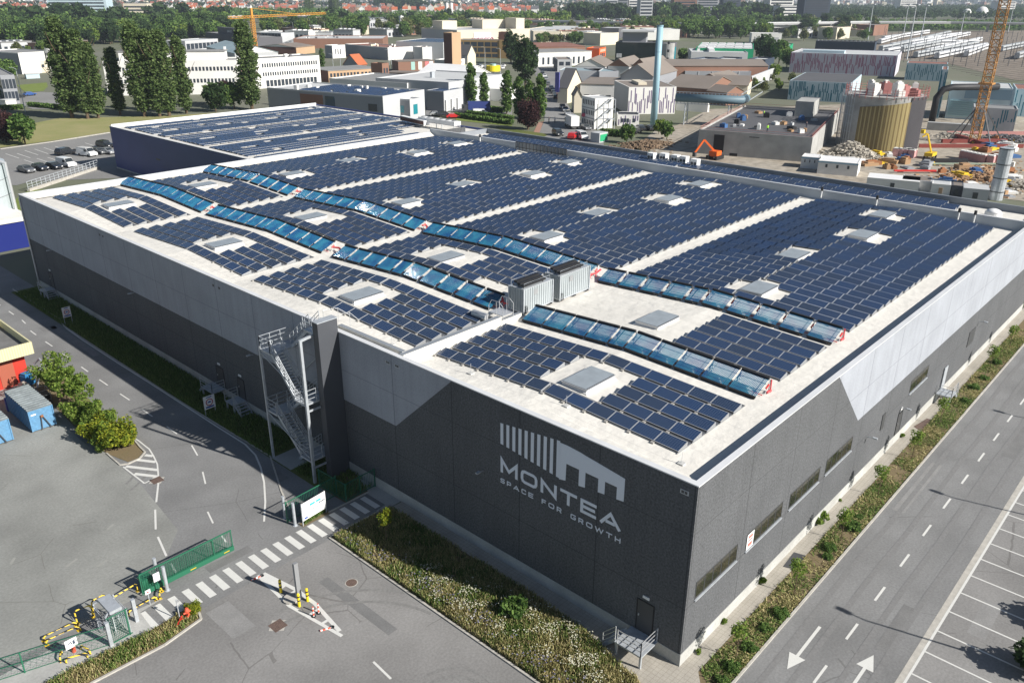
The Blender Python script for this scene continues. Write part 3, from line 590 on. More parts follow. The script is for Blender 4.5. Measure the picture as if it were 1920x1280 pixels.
for i, (zone, ri, bi, sd, x, y, n) in enumerate(cells[:300]):
    o = proto if i == 0 else copy_tree(proto)
    narrow = 1.0 if not (bi == 0 and sd) else 1.40/1.655
    o.location = (x, y, zr(x, y)); o.scale = (1, narrow, 1)
    o.rotation_euler = (math.atan(slope[bi][sd]), 0, 0)
    sidename = 'left of the ridge' if sd else 'right of the ridge'
    zn = ('roof edge array', 'array between collector rows', 'dense field')[zone]; bn = ('logo corner bay', 'second bay', 'third bay', 'far left bay')[bi]
    pos = sum(1 for c in cells if c[0] == zone and c[1] == ri and c[2] == bi and c[5] < y)
    lab = 'blue solar panel, %s, %s, %s row, %s from right' % (bn, zn, ordn[ri], ordn[pos])
    tag(o, lab, 'solar panel', 'solar panels, %s of the %s, %s row' % (zn, bn, ordn[ri]))
def panel_into(b, x, y, z, sl, pd=PD, pt=PT, pw=PW, lo=0.13, zone=2):
    y0, y1 = y-pw/2+0.012, y+pw/2-0.012; e = 0.028
    f = lambda u, yy, dz=0.0: (x+u*pd, yy, z+sl*(yy-y)+lo+pt*u+dz)
    b.face([f(0.018, y0+e, .006), f(.982, y0+e, .006), f(.982, y1-e, .006), f(0.018, y1-e, .006)], 0, [(0, 0), (0, 1), (1, 1), (1, 0)])
    b.face([f(0, y0), f(1, y0), f(1, y1), f(0, y1)], 1)
    b.face([f(0, y0, -.04), f(0, y0), f(0, y1), f(0, y1, -.04)], 3)
    b.face([(x+pd-0.05, y0, z+0.035+sl*(y0-y)), (x+pd+(0.5 if zone < 2 else 0.46), y0, z+0.035+sl*(y0-y)), (x+pd+(0.5 if zone < 2 else 0.46), y1, z+0.035+sl*(y1-y)), (x+pd-0.05, y1, z+0.035+sl*(y1-y))], 3)
    b.face([(x, y0, z+0.03+sl*(y0-y)), (x+pd, y0, z+0.03+sl*(y0-y)), f(1, y0, -.03), f(0, y0, -.03)], 2)
b = MB()
for (zone, ri, bi, sd, x, y, n) in cells[300:]: panel_into(b, x, y, zr(x, y), slope[bi][sd])
o = b.build('solar_panel_field', [M['pv'], M['alu'], M['alu_dull'], M['tray']]); tag(o, 'hundreds of dark blue solar panels filling the far part of the main roof', 'solar panels', kind='stuff')
# annex strip beyond the far wall
b = MB()
for k in range(5):
    for j in range(47):
        x = BX+0.95+1.35*k; y = 9.4+1.67*j
        if k == 4 and j < 1 or (k == 0 and False): continue
        if 38 < y < 47 and k < 3: continue
        panel_into(b, x, y, 11.5, 0, 1.15, 0.27)
for j in range(5): panel_into(b, BX+0.95, 2.2+1.5*j, 11.5, 0) if j > 2 else None
o = b.build('solar_panel_field', [M['pv'], M['alu'], M['alu_dull'], M['tray']]); tag(o, 'long strip of solar panels on the narrow annex roof beyond the far white wall', 'solar panels', kind='stuff')
# ================================================================ skylights
M['sky_glass'] = mat('skylight_glass', (0.31, 0.35, 0.38), 0.3, 0.6, n1=(1.5, 0.1))
def make_skylight():
    o = empty('skylight', (0, 0, 0), None, 'skylight')
    b = LB(); b.box(-1.5, -1.0, -0.1, 1.5, 1.0, 0.32); b.box(-1.6, -1.1, -0.05, 1.6, 1.1, 0.08); b.build('upstand', M['white'], o)
    b = LB(); b.box(-1.56, -1.06, 0.32, 1.56, 1.06, 0.40); b.build('frame', M['alu'], o)
    b = LB()
    for i in range(13):
        x = -1.42+i*0.2366
        b.face([(x-0.06, -0.95, 0.43), (x+0.11, -0.95, 0.49), (x+0.11, 0.95, 0.49), (x-0.06, 0.95, 0.43)])
        b.face([(x+0.11, -0.95, 0.40), (x+0.11, 0.95, 0.40), (x+0.11, 0.95, 0.47), (x+0.11, -0.95, 0.47)][::-1])
    b.build('louvre', M['sky_glass'], o)
    b = LB(); b.box(-1.5, -0.97, 0.40, 1.5, 0.97, 0.41); b.build('gutter', M['dark'], o)  # dark base plate added to darken the gaps between the louvres
    return o
sp = make_skylight(); first = True
xn = ['nearest the roof edge', 'between the two collector rows', 'first behind the collectors', 'second behind the collectors', 'third behind the collectors', 'nearest the far white wall']
for bi in range(4):
    for si, (sx, sy) in enumerate(SKY):
        if bi == 1 and si == 2: pass
        y = sy-12.5+RID[bi]; o = sp if first else copy_tree(sp); first = False
        o.location = (sx, y, zr(sx, y)-0.02); o.scale = (1, 1, 0.72); o['label'] = 'louvred rectangular skylight %s, %s' % (xn[si], bayname[bi]); o['group'] = 'louvred skylights on the main roof'
# ================================================================ tube collectors
def make_collector(wd, name='tube_collector'):
    o = empty(name, (0, 0, 0), None, 'solar collector')
    lo, hi, L_ = 0.18, 0.898, 1.62
    b = LB(); n = int(wd/0.092)
    for i in range(n):
        y = -wd/2+0.05+(wd-0.1)*i/(n-1); b.tube([(0.03, y, lo+0.03), (L_, y, hi)], 0.031, 6, 0, False)
    t = b.build('glass_tubes', M['tube'], o, smooth=True)
    b = LB(); b.box(L_-0.05, -wd/2, hi-0.06, L_+0.14, wd/2, hi+0.12); b.build('header', M['black'], o)
    b = LB(); b.box(-0.05, -wd/2, lo-0.06, 0.06, wd/2, lo+0.06); b.bar((0, -wd/2+0.05, 0.05), (0.0, wd/2-.05, 0.05), 0.08, 0.05)
    for y in (-wd/2+0.3, wd/2-0.3): b.bar((0.02, y, lo-0.06), (L_, y, hi-0.09), 0.04, 0.04); b.bar((0, y, 0.02), (0, y, lo), 0.05)
    for u in (0.42, 0.78): b.bar((0.03+u*L_, -wd/2, lo+u*(hi-lo)-0.08), (0.03+u*L_, wd/2, lo+u*(hi-lo)-0.08), 0.03, 0.03)
    b.build('rail', M['black'], o)
    b = LB(); b.bar((L_+0.02, -wd/2-0.1, 0.0), (L_+0.02, -wd/2-0.1, hi), 0.05); b.bar((L_-0.5, -wd/2-0.1, 0.03), (L_, -wd/2-0.1, hi-0.08), 0.04)
    b.build('support', M['white'], o)
    b = LB(); b.tube([(L_-0.45, -wd/2-0.1, 0.42), (L_-0.12, -wd/2-0.1, 0.6)], 0.07, 6); b.build('valve', M['red'], o)
    b = LB(); b.tube([(0.75, -wd/2-0.1, 0.10), (0.75, wd/2, 0.10)], 0.035, 6); b.build('pipe', M['redpipe'], o)
    return o
cw = make_collector(1.92); cn = make_collector(1.25); used = [False, False]
def place_coll(wide, x, y, lab, grp):
    i = 0 if wide else 1; src = (cw, cn)[i]; o = src if not used[i] else copy_tree(src); used[i] = True
    bi = min(3, int(y//24)); sd = 1 if y > RID[bi] else 0
    o.location = (x, y, zr(x, y)); o.rotation_euler = (math.atan(slope[bi][sd]), 0, 0); o['label'] = lab; o['group'] = grp
spans = {0: [(2.95, 22.9), (26.3, 47.9), (49.4, 72.2), (73.2, 95.4)], 1: [(2.95, 24.6), (25.6, 47.9), (49.0, 72.1), (73.3, 95.4)]}
for rw, x in ((0, 11.95), (1, 23.75)):
    for bi, (y0, y1) in enumerate(spans[rw]):
        L0 = y1-y0; n = int(round((L0+0.67)/2.17)); k = L0/(n*2.17-0.67); y = y0
        for j in range(n):
            nr = (j == n//2); wd = (1.25 if nr else 1.92); wdk = wd+0.25
            bn = ('logo corner bay', 'second bay', 'third bay', 'far left bay')[bi]
            place_coll(not nr, x, y+wd/2, '%sblue tube collector, %s row, %s from right in the %s' % ('narrow ' if nr else '', ('nearer', 'farther')[rw], ordn[j], bn), 'tube collectors of the %s row, %s' % (('nearer', 'farther')[rw], bn))
            y += wdk*k
# red pipes at the ends of collector runs
def redpipe(pts, lab):
    o = MB().tube(pts, 0.09, 8).build('heating_pipe', M['redpipe']); tag(o, lab, 'pipe')
    f = MB()
    for p in pts[1:-1]: f.tube([(p[0], p[1], p[2]), (p[0], p[1], p[2]-0.35)], 0.05, 6)
    if f.v: f.build('pipe_foot', M['redpipe'], o)
redpipe([(22.3, 24.6, 12.0), (23.6, 25.0, 11.9), (24.3, 24.9, 11.9), (25.4, 25.2, 11.9)], 'red heating pipe running from the rear cabinet to the farther collector row')
redpipe([(24.9, 48.2, 11.75), (25.3, 48.8, 11.75), (24.9, 49.1, 11.75)], 'red pipe linking the farther collector row across the second roof valley')
redpipe([(25.0, 72.3, 11.75), (25.4, 72.8, 11.75), (25.0, 73.3, 11.75)], 'red pipe linking the farther collector row across the third roof valley')
redpipe([(13.3, 25.1, 11.8), (13.2, 25.9, 11.8), (13.5, 26.4, 12.1)], 'red pipe between the front cabinet and the nearer collector row')
redpipe([(13.3, 48.0, 11.75), (13.6, 48.7, 11.75), (13.3, 49.3, 11.75)], 'red pipe linking the nearer collector row across the second roof valley')
redpipe([(13.3, 72.3, 11.75), (13.6, 72.8, 11.75), (13.3, 73.3, 11.75)], 'red pipe linking the nearer collector row across the third roof valley')
for x, nm_ in ((13.6, 'nearer'), (25.4, 'farther')):
    o = MB().tube([(x+0.05, 2.75, 11.4), (x, 2.75, 12.3)], 0.05, 6).build('heating_pipe', M['redpipe']); tag(o, 'short red stand pipe at the right end of the %s collector row' % nm_, 'pipe')
    b = MB(); b.tube([(x-0.35, 2.8, 11.5), (x+0.1, 2.75, 11.5)], 0.09, 6); b.build('elbow', M['redpipe'], o)
# ================================================================ two corrugated plant cabinets
def cabinet(x0, y0, x1, y1, z0, z1, lab):
    o = empty('plant_cabinet', ((x0+x1)/2, (y0+y1)/2, z0), lab, 'plant cabinet', 'corrugated plant cabinets on the roof')
    b = MB(); n = int((x1-x0)/0.11)
    def corr(p0, p1, nrm):
        L_ = (Vector(p1)-Vector(p0)).length; k = int(L_/0.26); pts = []
        for i in range(k):
            for u, d in ((0.0, 0), (0.45, 0), (0.55, 0.05), (0.92, 0.05)): pts.append(((i+u)/k, d))
        pts.append((1, 0)); P0 = Vector(p0); D = Vector(p1)-P0; N = Vector(nrm)
        for (u, d), (u2, d2) in zip(pts, pts[1:]):
            a = P0+D*u-N*d; c = P0+D*u2-N*d2; b.face([(a.x, a.y, z0+0.15), (c.x, c.y, z0+0.15), (c.x, c.y, z1-0.06), (a.x, a.y, z1-0.06)])
    corr((x0, y0), (x1, y0), (0, -1)); corr((x1, y0), (x1, y1), (1, 0)); corr((x1, y1), (x0, y1), (0, 1)); corr((x0, y1), (x0, y0), (-1, 0))
    b.build('corrugated_side', mat('cabinet_grey', (0.36, 0.395, 0.41), 0.5, 0.4, 0.1, n1=(0.6, 0.08)), o)
    b = MB(); b.box(x0, y0, z1-0.06, x1, y1, z1)
    for (x, y) in ((x0, y0), (x1, y0), (x1, y1), (x0, y1)): b.box(x-0.05, y-0.05, z0, x+0.05, y+0.05, z1+0.003)
    b.box(x0, y0-0.01, z0+0.04, x1, y1+0.01, z0+0.15); b.build('frame', M['galv'], o)
    b = MB()
    for i in range(3):
        yy = y0+0.25+i*(y1-y0-0.5)/2; b.box(x0+0.1+0.2*i, yy-0.17, z1+0.16, x1-0.8+0.25*i, yy+0.17, z1+0.30); b.bar((x0+0.3, yy, z1), (x0+0.3, yy, z1+0.17), 0.06); b.bar((x1-1.0, yy, z1), (x1-1.0, yy, z1+0.17), 0.06)
    b.build('cooler', M['black'], o)
    b = MB(); b.tube([(x0+0.15, y0+0.1, z1+0.03), (x0+0.15, y0+0.1, z1+0.4), (x1-0.3, y0+0.1, z1+0.4), (x1-0.3, y0+0.1, z1)], 0.02, 6)
    b.tube([(x0+0.15, y1-0.1, z1+0.03), (x0+0.15, y1-0.1, z1+0.4), (x1-0.3, y1-0.1, z1+0.4), (x1-0.3, y1-0.1, z1)], 0.02, 6); b.build('rail', M['galv'], o)
    b = MB()
    for x in (x0+0.2, (x0+x1)/2, x1-0.25): b.box(x-0.15, y0-0.06, z0-0.05, x+0.15, y0+0.15, z0+0.05)
    b.box(x1-0.3, y0-0.04, z0+0.0, x1-0.18, y0-0.03, z0+0.1); b.build('foot', M['black'], o)
    b = MB(); b.box(x0+1.25, y0-0.012, z1-0.75, x0+1.7, y0-0.002, z1-0.3); b.build('plate', M['alu_dull'], o)
    b = MB(); b.tube([(x0+0.12, y0-0.05, z0+0.02), (x0+0.12, y0-0.06, z0+0.65), (x0+0.3, y0-0.08, z0+0.6), (x0+0.42, y0-0.1, z0)], 0.03, 6); b.build('cable', M['black'], o)
    return o
cabinet(13.1, 23.65, 16.7, 25.25, 11.45, 13.5, 'grey corrugated plant cabinet on the roof, the one nearer the roof edge')
cabinet(17.4, 23.45, 21.4, 25.05, 11.45, 13.6, 'grey corrugated plant cabinet on the roof, the one with the red pipe behind it')
# step-over with railing on the fire wall
g = G(925, 600, 11.6); x, y = 10.9, 24.2
o = empty('roof_steps', (x, y, 11.4), 'small aluminium step-over with a handrail beside the front plant cabinet', 'roof steps')
b = MB(); b.box(x-0.6, y-0.9, 12.1, x+0.6, y+0.6, 12.16)
for i in range(3): b.box(x-0.5, y+0.6+0.22*i, 11.95-0.2*i, x+0.5, y+0.8+0.22*i, 12.0-0.2*i)
b.build('tread', M['alu'], o)
b = MB()
for xx in (x-0.6, x+0.6):
    b.tube([(xx, y-0.9, 11.4), (xx, y-0.9, 12.9), (xx, y-0.5, 13.2), (xx, y+0.3, 13.2), (xx, y+0.6, 12.7), (xx, y+0.6, 11.4)], 0.025, 6); b.tube([(xx, y-0.2, 12.1), (xx, y-0.2, 13.2)], 0.02, 6)
b.build('handrail', M['alu'], o)
b = MB(); b.tube([(x-0.9, y+0.5, 11.75), (x-0.9, y+2.0, 11.75)], 0.3, 10); b.build('vent_duct', M['alu'], o)
# lightning rods along the edge
lp = [(4.0, 1.6)]
def rod(x, y, lab, zz=None):
    z = zz or zr(x, y); b = MB(); b.box(x-0.18, y-0.18, z, x+0.18, y+0.18, z+0.08); o = b.build('lightning_rod', mat('rod_base', (0.5, 0.5, 0.48)) if 'rod_base' not in bpy.data.materials else bpy.data.materials['rod_base']); tag(o, lab, 'lightning rod', 'lightning rods on the roof')
    b = MB(); b.tube([(x, y, z+0.08), (x, y, z+0.75)], 0.015, 5); b.build('mast', M['alu'], o)
for (px, lb) in (((1278, 867), 'small lightning rod on the bare roof at the near corner'), ((1062, 768), 'small lightning rod below the front row of the corner array'), ((883, 702), 'small lightning rod on the roof edge right of the fire wall'), ((735, 645), 'small lightning rod left of the fire wall near the roof edge')):
    g = G(*px, 11.45); rod(float(g[0]), float(g[1]), lb)
# black chimneys/vents on the far white wall
for i, (px, py) in enumerate(((1513, 367), (1632, 378), (1784, 405), (1811, 412), (889, 258))):
    g = G(px, py, 12.6); z = 12.1; b = MB(); b.tube([(BX-0.35, g[1], 11.6), (BX-0.35, g[1], z+0.45)], 0.09, 8); o = b.build('vent_pipe', M['white'])
    tag(o, 'capped vent pipe at the far white wall, ' + ['behind the second roof valley', 'behind the last skylight of the near bay', 'left one of the right end pair', 'right one of the right end pair', 'near its far left end'][i], 'vent pipe', 'capped vent pipes along the far white wall')
    b = MB(); b.tube([(BX-0.35, g[1], z+0.4), (BX-0.35, g[1], z+0.85)], 0.16, 8); b.build('cap', M['black'], o)
# row of dark radiator panels on the far wall
b = MB(); a = G(967, 275, 12.0); c = G(1053, 292, 12.0); y0, y1 = float(c[1]), float(a[1]); o = None
b.box(BX-0.9, y0, 11.9, BX-0.8, y1, 12.0); b.box(BX-0.9, y0, 12.75, BX-0.8, y1, 12.85)
n = 14
for i in range(n+1): yy = y0+(y1-y0)*i/n; b.box(BX-0.9, yy-0.05, 11.5, BX-0.8, yy+0.05, 12.85)
o = b.build('pipe_rack', M['dark']); tag(o, 'long dark rack of pale panels standing on the roof against the far white wall', 'pipe rack')
b = MB()
for i in range(n): yy = y0+(y1-y0)*(i+0.5)/n; b.box(BX-0.88, yy-0.25, 12.0, BX-0.84, yy+0.25, 12.75)
b.build('rack_panel', M['alu_dull'], o)
# air conditioners on the annex
for i, (px, py) in enumerate(((1222, 300), (1248, 300), (1275, 302), (1296, 303), (1303, 312))):
    g = G(px, py, 11.6); x, y = min(max(g[0], BX+1.4), BX+7.4), g[1]; o = empty('air_conditioner', (x, y, 11.5), 'white air conditioning unit on the annex roof, %s' % ['leftmost of the row', 'second from the left of the row', 'in the middle of the row', 'fourth in the row', 'rightmost of the row'][i], 'air conditioner', 'air conditioners on the annex roof')
    b = MB(); b.box(x-0.5, y-0.55, 11.5, x+0.5, y+0.55, 12.7); b.build('casing', M['white'], o)
    b = MB()
    for dy in (-0.26, 0.26): b.tube([(x-0.52, y+dy, 12.1), (x-0.49, y+dy, 12.1)], 0.22, 12)
    b.build('fan_grille', M['dark'], o)
g = G(1880, 400, 12.0); o = MB().tube([(BX+4.5, 4.6, 11.5), (BX+4.5, 4.6, 12.0)], 0.9, 20).build('roof_dome', M['white'], smooth=False); tag(o, 'round white domed rooflight on the annex roof at the right edge', 'rooflight')
b = MB(); b.tube([(BX+4.5, 4.6, 12.0), (BX+4.5, 4.6, 12.25), (BX+4.5, 4.6, 12.4), (BX+4.5, 4.6, 12.45)], [0.9, 0.7, 0.35, 0.05], 20); b.build('dome', M['white'], o, smooth=True)
# ================================================================ outside stair
ST = empty('fire_escape_stair', (-1.6, 33.8, 0), 'tall galvanised outside stair against the shaded left wall beside the slab wall', 'stair')
b = MB(); b.box(-3.08, 36.57, 0, -2.92, 36.73, 9.95); b.box(-3.05, 30.82, 0, -2.85, 31.02, 12.05); b.build('column', M['galv'], ST)
b = MB(); b.bar((-2.95, 30.92, 11.98), (-1.5, 31.2, 11.98), 0.16, 0.18)
for z in (4.3, 9.6): b.bar((-3.0, 36.65, z), (0, 36.65, z), 0.1, 0.14)
for z in (6.2, 1.3): b.bar((-2.95, 30.95, z), (-1.75, 30.95, z), 0.1, 0.14)
b.bar((-3.0, 36.6, 9.4), (-2.95, 31.0, 7.2), 0.06); b.bar((-3.0, 36.6, 4.2), (-2.95, 31.0, 2.0), 0.06); b.bar((-0.1, 36.6, 6.3), (-0.1, 31.2, 10.8), 0.06)
b.build('beam', M['galv'], ST)
def landing(x0, x1, y0, y1, z, rails):
    b = MB(); b.box(x0, y0, z-0.14, x1, y1, z)
    o = b.build('landing', M['galv'], ST); r = MB()
    for p, q in rails:
        n = max(1, int(round(math.dist(p, q)/1.1)))
        for i in range(n+1):
            a = (p[0]+(q[0]-p[0])*i/n, p[1]+(q[1]-p[1])*i/n); r.bar((a[0], a[1], z), (a[0], a[1], z+1.08), 0.045)
        for h in (0.35, 0.7, 1.06): r.bar((p[0], p[1], z+h), (q[0], q[1], z+h), 0.04)
    r.build('railing', M['galv'], o)
def flight(x0, x1, ya, yb, za, zb):
    n = int(abs(zb-za)/0.19); t = MB()
    for i in range(n):
        u = (i+0.5)/n; y = ya+(yb-ya)*u; z = za+(zb-za)*u; t.box(x0+0.04, y-0.14, z-0.02, x1-0.04, y+0.14, z+0.02)
    for x in (x0, x1): t.bar((x, ya, za-0.05), (x, yb, zb-0.05), 0.05, 0.24)
    o = t.build('stair_flight', M['galv'], ST); r = MB()
    for x in (x0, x1):
        for h in (0.45, 0.75, 1.05): r.bar((x, ya, za+h), (x, yb, zb+h), 0.04)
        for i in range(6):
            u = i/5; r.bar((x, ya+(yb-ya)*u, za+(zb-za)*u), (x, ya+(yb-ya)*u, za+(zb-za)*u+1.05), 0.04)
    r.build('railing', M['galv'], o)
landing(-3.0, -0.2, 35.2, 36.6, 9.7, [((-3, 36.6), (-0.2, 36.6)), ((-3, 35.2), (-3, 36.6)), ((-3, 35.2), (-2.7, 35.2))])
landing(-3.0, -0.9, 31.1, 32.5, 6.75, [((-3, 31.1), (-0.9, 31.1)), ((-3, 31.1), (-3, 31.6))])
landing(-3.0, -0.2, 35.3, 36.6, 4.4, [((-3, 36.6), (-0.2, 36.6)), ((-3, 35.3), (-3, 36.6))])
landing(-3.0, -0.9, 31.1, 32.5, 1.9, [((-3, 31.1), (-0.9, 31.1)), ((-3, 31.1), (-3, 32.5))])
landing(-1.7, -0.1, 31.05, 32.3, 12.15, [((-1.7, 31.05), (-1.7, 32.3))])
flight(-1.15, -0.25, 35.2, 32.3, 9.7, 12.15)
flight(-2.9, -1.95, 35.2, 32.5, 9.7, 6.75); flight(-1.75, -0.85, 32.5, 35.3, 6.75, 4.4); flight(-2.9, -1.95, 35.3, 32.5, 4.4, 1.9); flight(-1.75, -0.95, 32.5, 34.8, 1.9, 0.1)
o = empty('roof_ladder_rail', (0.4, 32, 12.0), 'thin handrail on the roof edge where the outside stair arrives', 'handrail')
b = MB(); b.tube([(0.2, 31.0, 12.0), (0.2, 31.0, 13.1), (1.3, 30.6, 13.1), (2.0, 30.4, 12.3)], 0.022, 6); b.tube([(0.2, 32.4, 12.0), (0.2, 32.4, 13.1), (1.4, 32.2, 13.0), (2.2, 31.8, 12.3)], 0.022, 6)
b.tube([(1.3, 30.6, 11.5), (1.3, 30.6, 13.1)], 0.02, 6); b.tube([(1.4, 32.2, 11.5), (1.4, 32.2, 13.0)], 0.02, 6); b.build('rail', M['alu'], o)
# ================================================================ small door platforms with steps
def platform(name, x0, x1, y0, y1, z, lab, steps, rails):
    o = empty(name, ((x0+x1)/2, (y0+y1)/2, 0), lab, 'steps'); b = MB(); b.box(x0, y0, z-0.1, x1, y1, z)
    for (x, y) in ((x0+0.1, y0+0.1), (x0+0.1, y1-0.1)) if x1-x0 < y1-y0 or True else (): b.bar((x, y, 0), (x, y, z-0.1), 0.12)
    b.build('deck', M['galv'], o)
    if steps:
        (sx, sy), (dx, dy), wd, n = steps; b = MB()
        for i in range(n):
            cx, cy = sx+dx*(i+0.5)*0.27, sy+dy*(i+0.5)*0.27; zz = z-(i+1)*z/(n+1)
            hx, hy = (0.13 if dx else wd/2), (0.13 if dy else wd/2); b.box(cx-hx, cy-hy, zz-0.04, cx+hx, cy+hy, zz)
        for s in (-1, 1):
            ox, oy = (0 if dx else s*wd/2), (0 if dy else s*wd/2)
            b.bar((sx+ox, sy+oy, z-0.05), (sx+ox+dx*n*0.27, sy+oy+dy*n*0.27, 0.02), 0.04, 0.2)
        b.build('step', M['galv'], o)
    r = MB()
    for p, q in rails:
        zp = p[2] if len(p) > 2 else z; zq = q[2] if len(q) > 2 else z
        for h in (0.35, 0.65, 0.95): r.bar((p[0], p[1], zp+h), (q[0], q[1], zq+h), 0.035)
        for (a, za) in ((p, zp), (q, zq)): r.bar((a[0], a[1], za), (a[0], a[1], za+0.97), 0.045)
    r.build('railing', M['alu'], o); return o
platform('door_platform', -1.75, -0.05, 1.45, 3.3, 0.95, 'steel door platform with railings at the foot of the logo wall near the corner', ((-0.95, 3.35), (0, 1), 1.2, 3), [((-1.75, 1.5), (-0.1, 1.5)), ((-1.75, 1.5), (-1.75, 3.1)), ((-1.6, 3.35), (-1.6, 4.2, 0.0))])
platform('door_platform', 44.3, 46.0, -1.4, -0.05, 0.95, 'steel door platform on the sunlit right side pavement beyond the windows', ((46.0, -0.75), (1, 0), 1.1, 3), [((44.3, -1.4), (46.0, -1.4)), ((44.3, -0.1), (44.3, -1.4)), ((46.0, -1.35), (46.8, -1.35, 0.1))])
platform('door_platform', -1.35, -0.05, 49.3, 51.4, 0.9, 'shaded steel platform below the left one of two doors in the left wall', ((-0.7, 51.4), (0, 1), 1.1, 3), [((-1.35, 49.3), (-1.35, 51.4)), ((-1.35, 49.3), (-0.05, 49.3))])
platform('door_platform', -1.35, -0.05, 45.6, 47.0, 0.95, 'shaded steel platform below the right one of two doors in the left wall', ((-0.7, 45.6), (0, -1), 1.1, 4), [((-1.35, 47.0), (-0.05, 47.0)), ((-1.3, 45.6), (-1.3, 44.5, 0.05))])
platform('door_platform', -1.5, -0.05, 90.2, 91.6, 0.95, 'shaded steel platform at the far end of the left wall', ((-0.75, 90.2), (0, -1), 1.2, 4), [((-1.5, 91.6), (-1.5, 90.2)), ((-1.4, 90.2), (-1.4, 89.0, 0.05))])
b = MB(); b.box(45.5, -0.12, 0.95, 46.5, -0.045, 3.1); b.build('door', M['galv'], WH)
# ================================================================ zone signs
M['blue'] = mat('sign_blue', (0.02, 0.07, 0.32), 0.5, 0.4)
def zsign(x, y, rz, w, h, z0, lab):
    o = empty('zone_sign', (x, y, 0), lab, 'sign', 'white zone signs on the grass strip', rz); b = LB()
    b.box(-0.02, -w/2, z0, 0.02, w/2, z0+h); p = b.build('sign_board', M['white'], o)
    c = LB(); n = 20
    for i in range(n):
        a, a2 = 2*math.pi*i/n, 2*math.pi*(i+1)/n; cz = z0+h*0.5
        c.face([(-0.026, math.cos(a)*r_, cz+math.sin(a)*r_) if False else (-0.026, -math.cos(t)*r_, cz+math.sin(t)*r_) for (t, r_) in ((a, w*0.33), (a2, w*0.33), (a2, w*0.25), (a, w*0.25))])
    c.build('ring', mat('sign_red', (0.35, 0.02, 0.06)), p)
    c = LB(); c.box(-0.03, -w*0.17, z0+h*0.46, -0.024, w*0.17, z0+h*0.53); c.box(-0.03, -w*0.1, z0+h*0.53, -0.024, w*0.08, z0+h*0.58); c.box(-0.03, -w*0.38, z0+h*0.08, -0.024, w*0.38, z0+h*0.2); c.box(-0.03, -w*0.25, z0+h*0.86, -0.024, w*0.25, z0+h*0.93)
    c.build('pictogram', M['blue'], p)
    b = LB(); b.bar((0.04, -w/2+0.05, 0), (0.04, -w/2+0.05, z0+h), 0.05); b.bar((0.04, w/2-0.05, 0), (0.04, w/2-0.05, z0+h), 0.05); b.build('post', M['galv'], o)
zsign(-2.75, 47.2, math.pi/2, 1.05, 1.25, 0.65, 'white zone sign with round ring, below the two wall doors')
zsign(-2.75, 79.3, math.pi/2, 0.9, 1.2, 0.9, 'white zone sign with round ring, near the far end of the left wall')
# ================================================================ sliding gate and fence
GT = empty('sliding_gate', (-14.8, 28.0, 0), 'long green sliding gate with mesh infill across the yard entrance', 'gate')
b = MB(); b.box(-17.6, 27.92, 0.08, -11.6, 28.06, 0.42); b.build('bottom_beam', M['green'], GT)
b = MB(); b.bar((-17.9, 28, 1.66), (-11.6, 28, 1.66), 0.07)
for x in (-17.9, -11.65, -13.0): b.bar((x, 28, 0.1), (x, 28, 1.66), 0.06)
b.bar((-17.9, 28, 0.3), (-17.6, 28, 0.3), 0.06); b.build('frame', M['green'], GT)
b = MB()
for i in range(42): x = -17.8+i*0.148; b.bar((x, 28.02, 0.4), (x, 28.02, 1.64), 0.018)
b.build('bar_infill', M['green'], GT)
b = MB()
for i in range(58):
    x = -17.85+i*0.11
    if x+1.2 < -11.7: b.bar((x, 28.06, 0.42), (x+1.2, 28.06, 1.62), 0.014)
    if x-1.2 > -17.9: b.bar((x, 28.06, 0.42), (x-1.2, 28.06, 1.62), 0.014)
b.build('mesh_infill', M['green'], GT)
b = MB(); b.box(-14.75, 27.915, 0.2, -14.35, 27.919, 0.26); b.box(-12.35, 27.915, 0.2, -11.95, 27.919, 0.26); b.build('plate', M['yellow'], GT)
def gpost(x, y, h, lab, r=0.11, name='gate_post'):
    o = MB().tube([(x, y, 0), (x, y, h)], r, 10).build(name, M['galv']); tag(o, lab, 'post', 'round grey gate posts'); b = MB(); b.tube([(x, y, 0), (x, y, 0.03)], r*1.7, 10); b.build('foot_plate', M['galv'], o); return o
gpost(-16.6, 27.45, 1.85, 'round grey post in front of the sliding gate at its left half')
gpost(-16.6, 28.65, 1.85, 'round grey post just behind the sliding gate at its left half')
gpost(-7.14, 27.35, 1.9, 'round grey gate post standing immediately left of the white site map board')
gpost(-7.12, 28.65, 1.85, 'round grey gate post behind the site map board, farther from the crossing')
b = MB(); b.box(-17.75, 28.15, 0, -17.1, 28.75, 0.95); o = b.build('gate_motor', M['green']); tag(o, 'green gate motor cabinet behind the left end of the sliding gate', 'gate motor')
b = MB(); b.box(-17.78, 28.12, 0.95, -17.07, 28.78, 1.0); b.build('lid', M['green'], o)
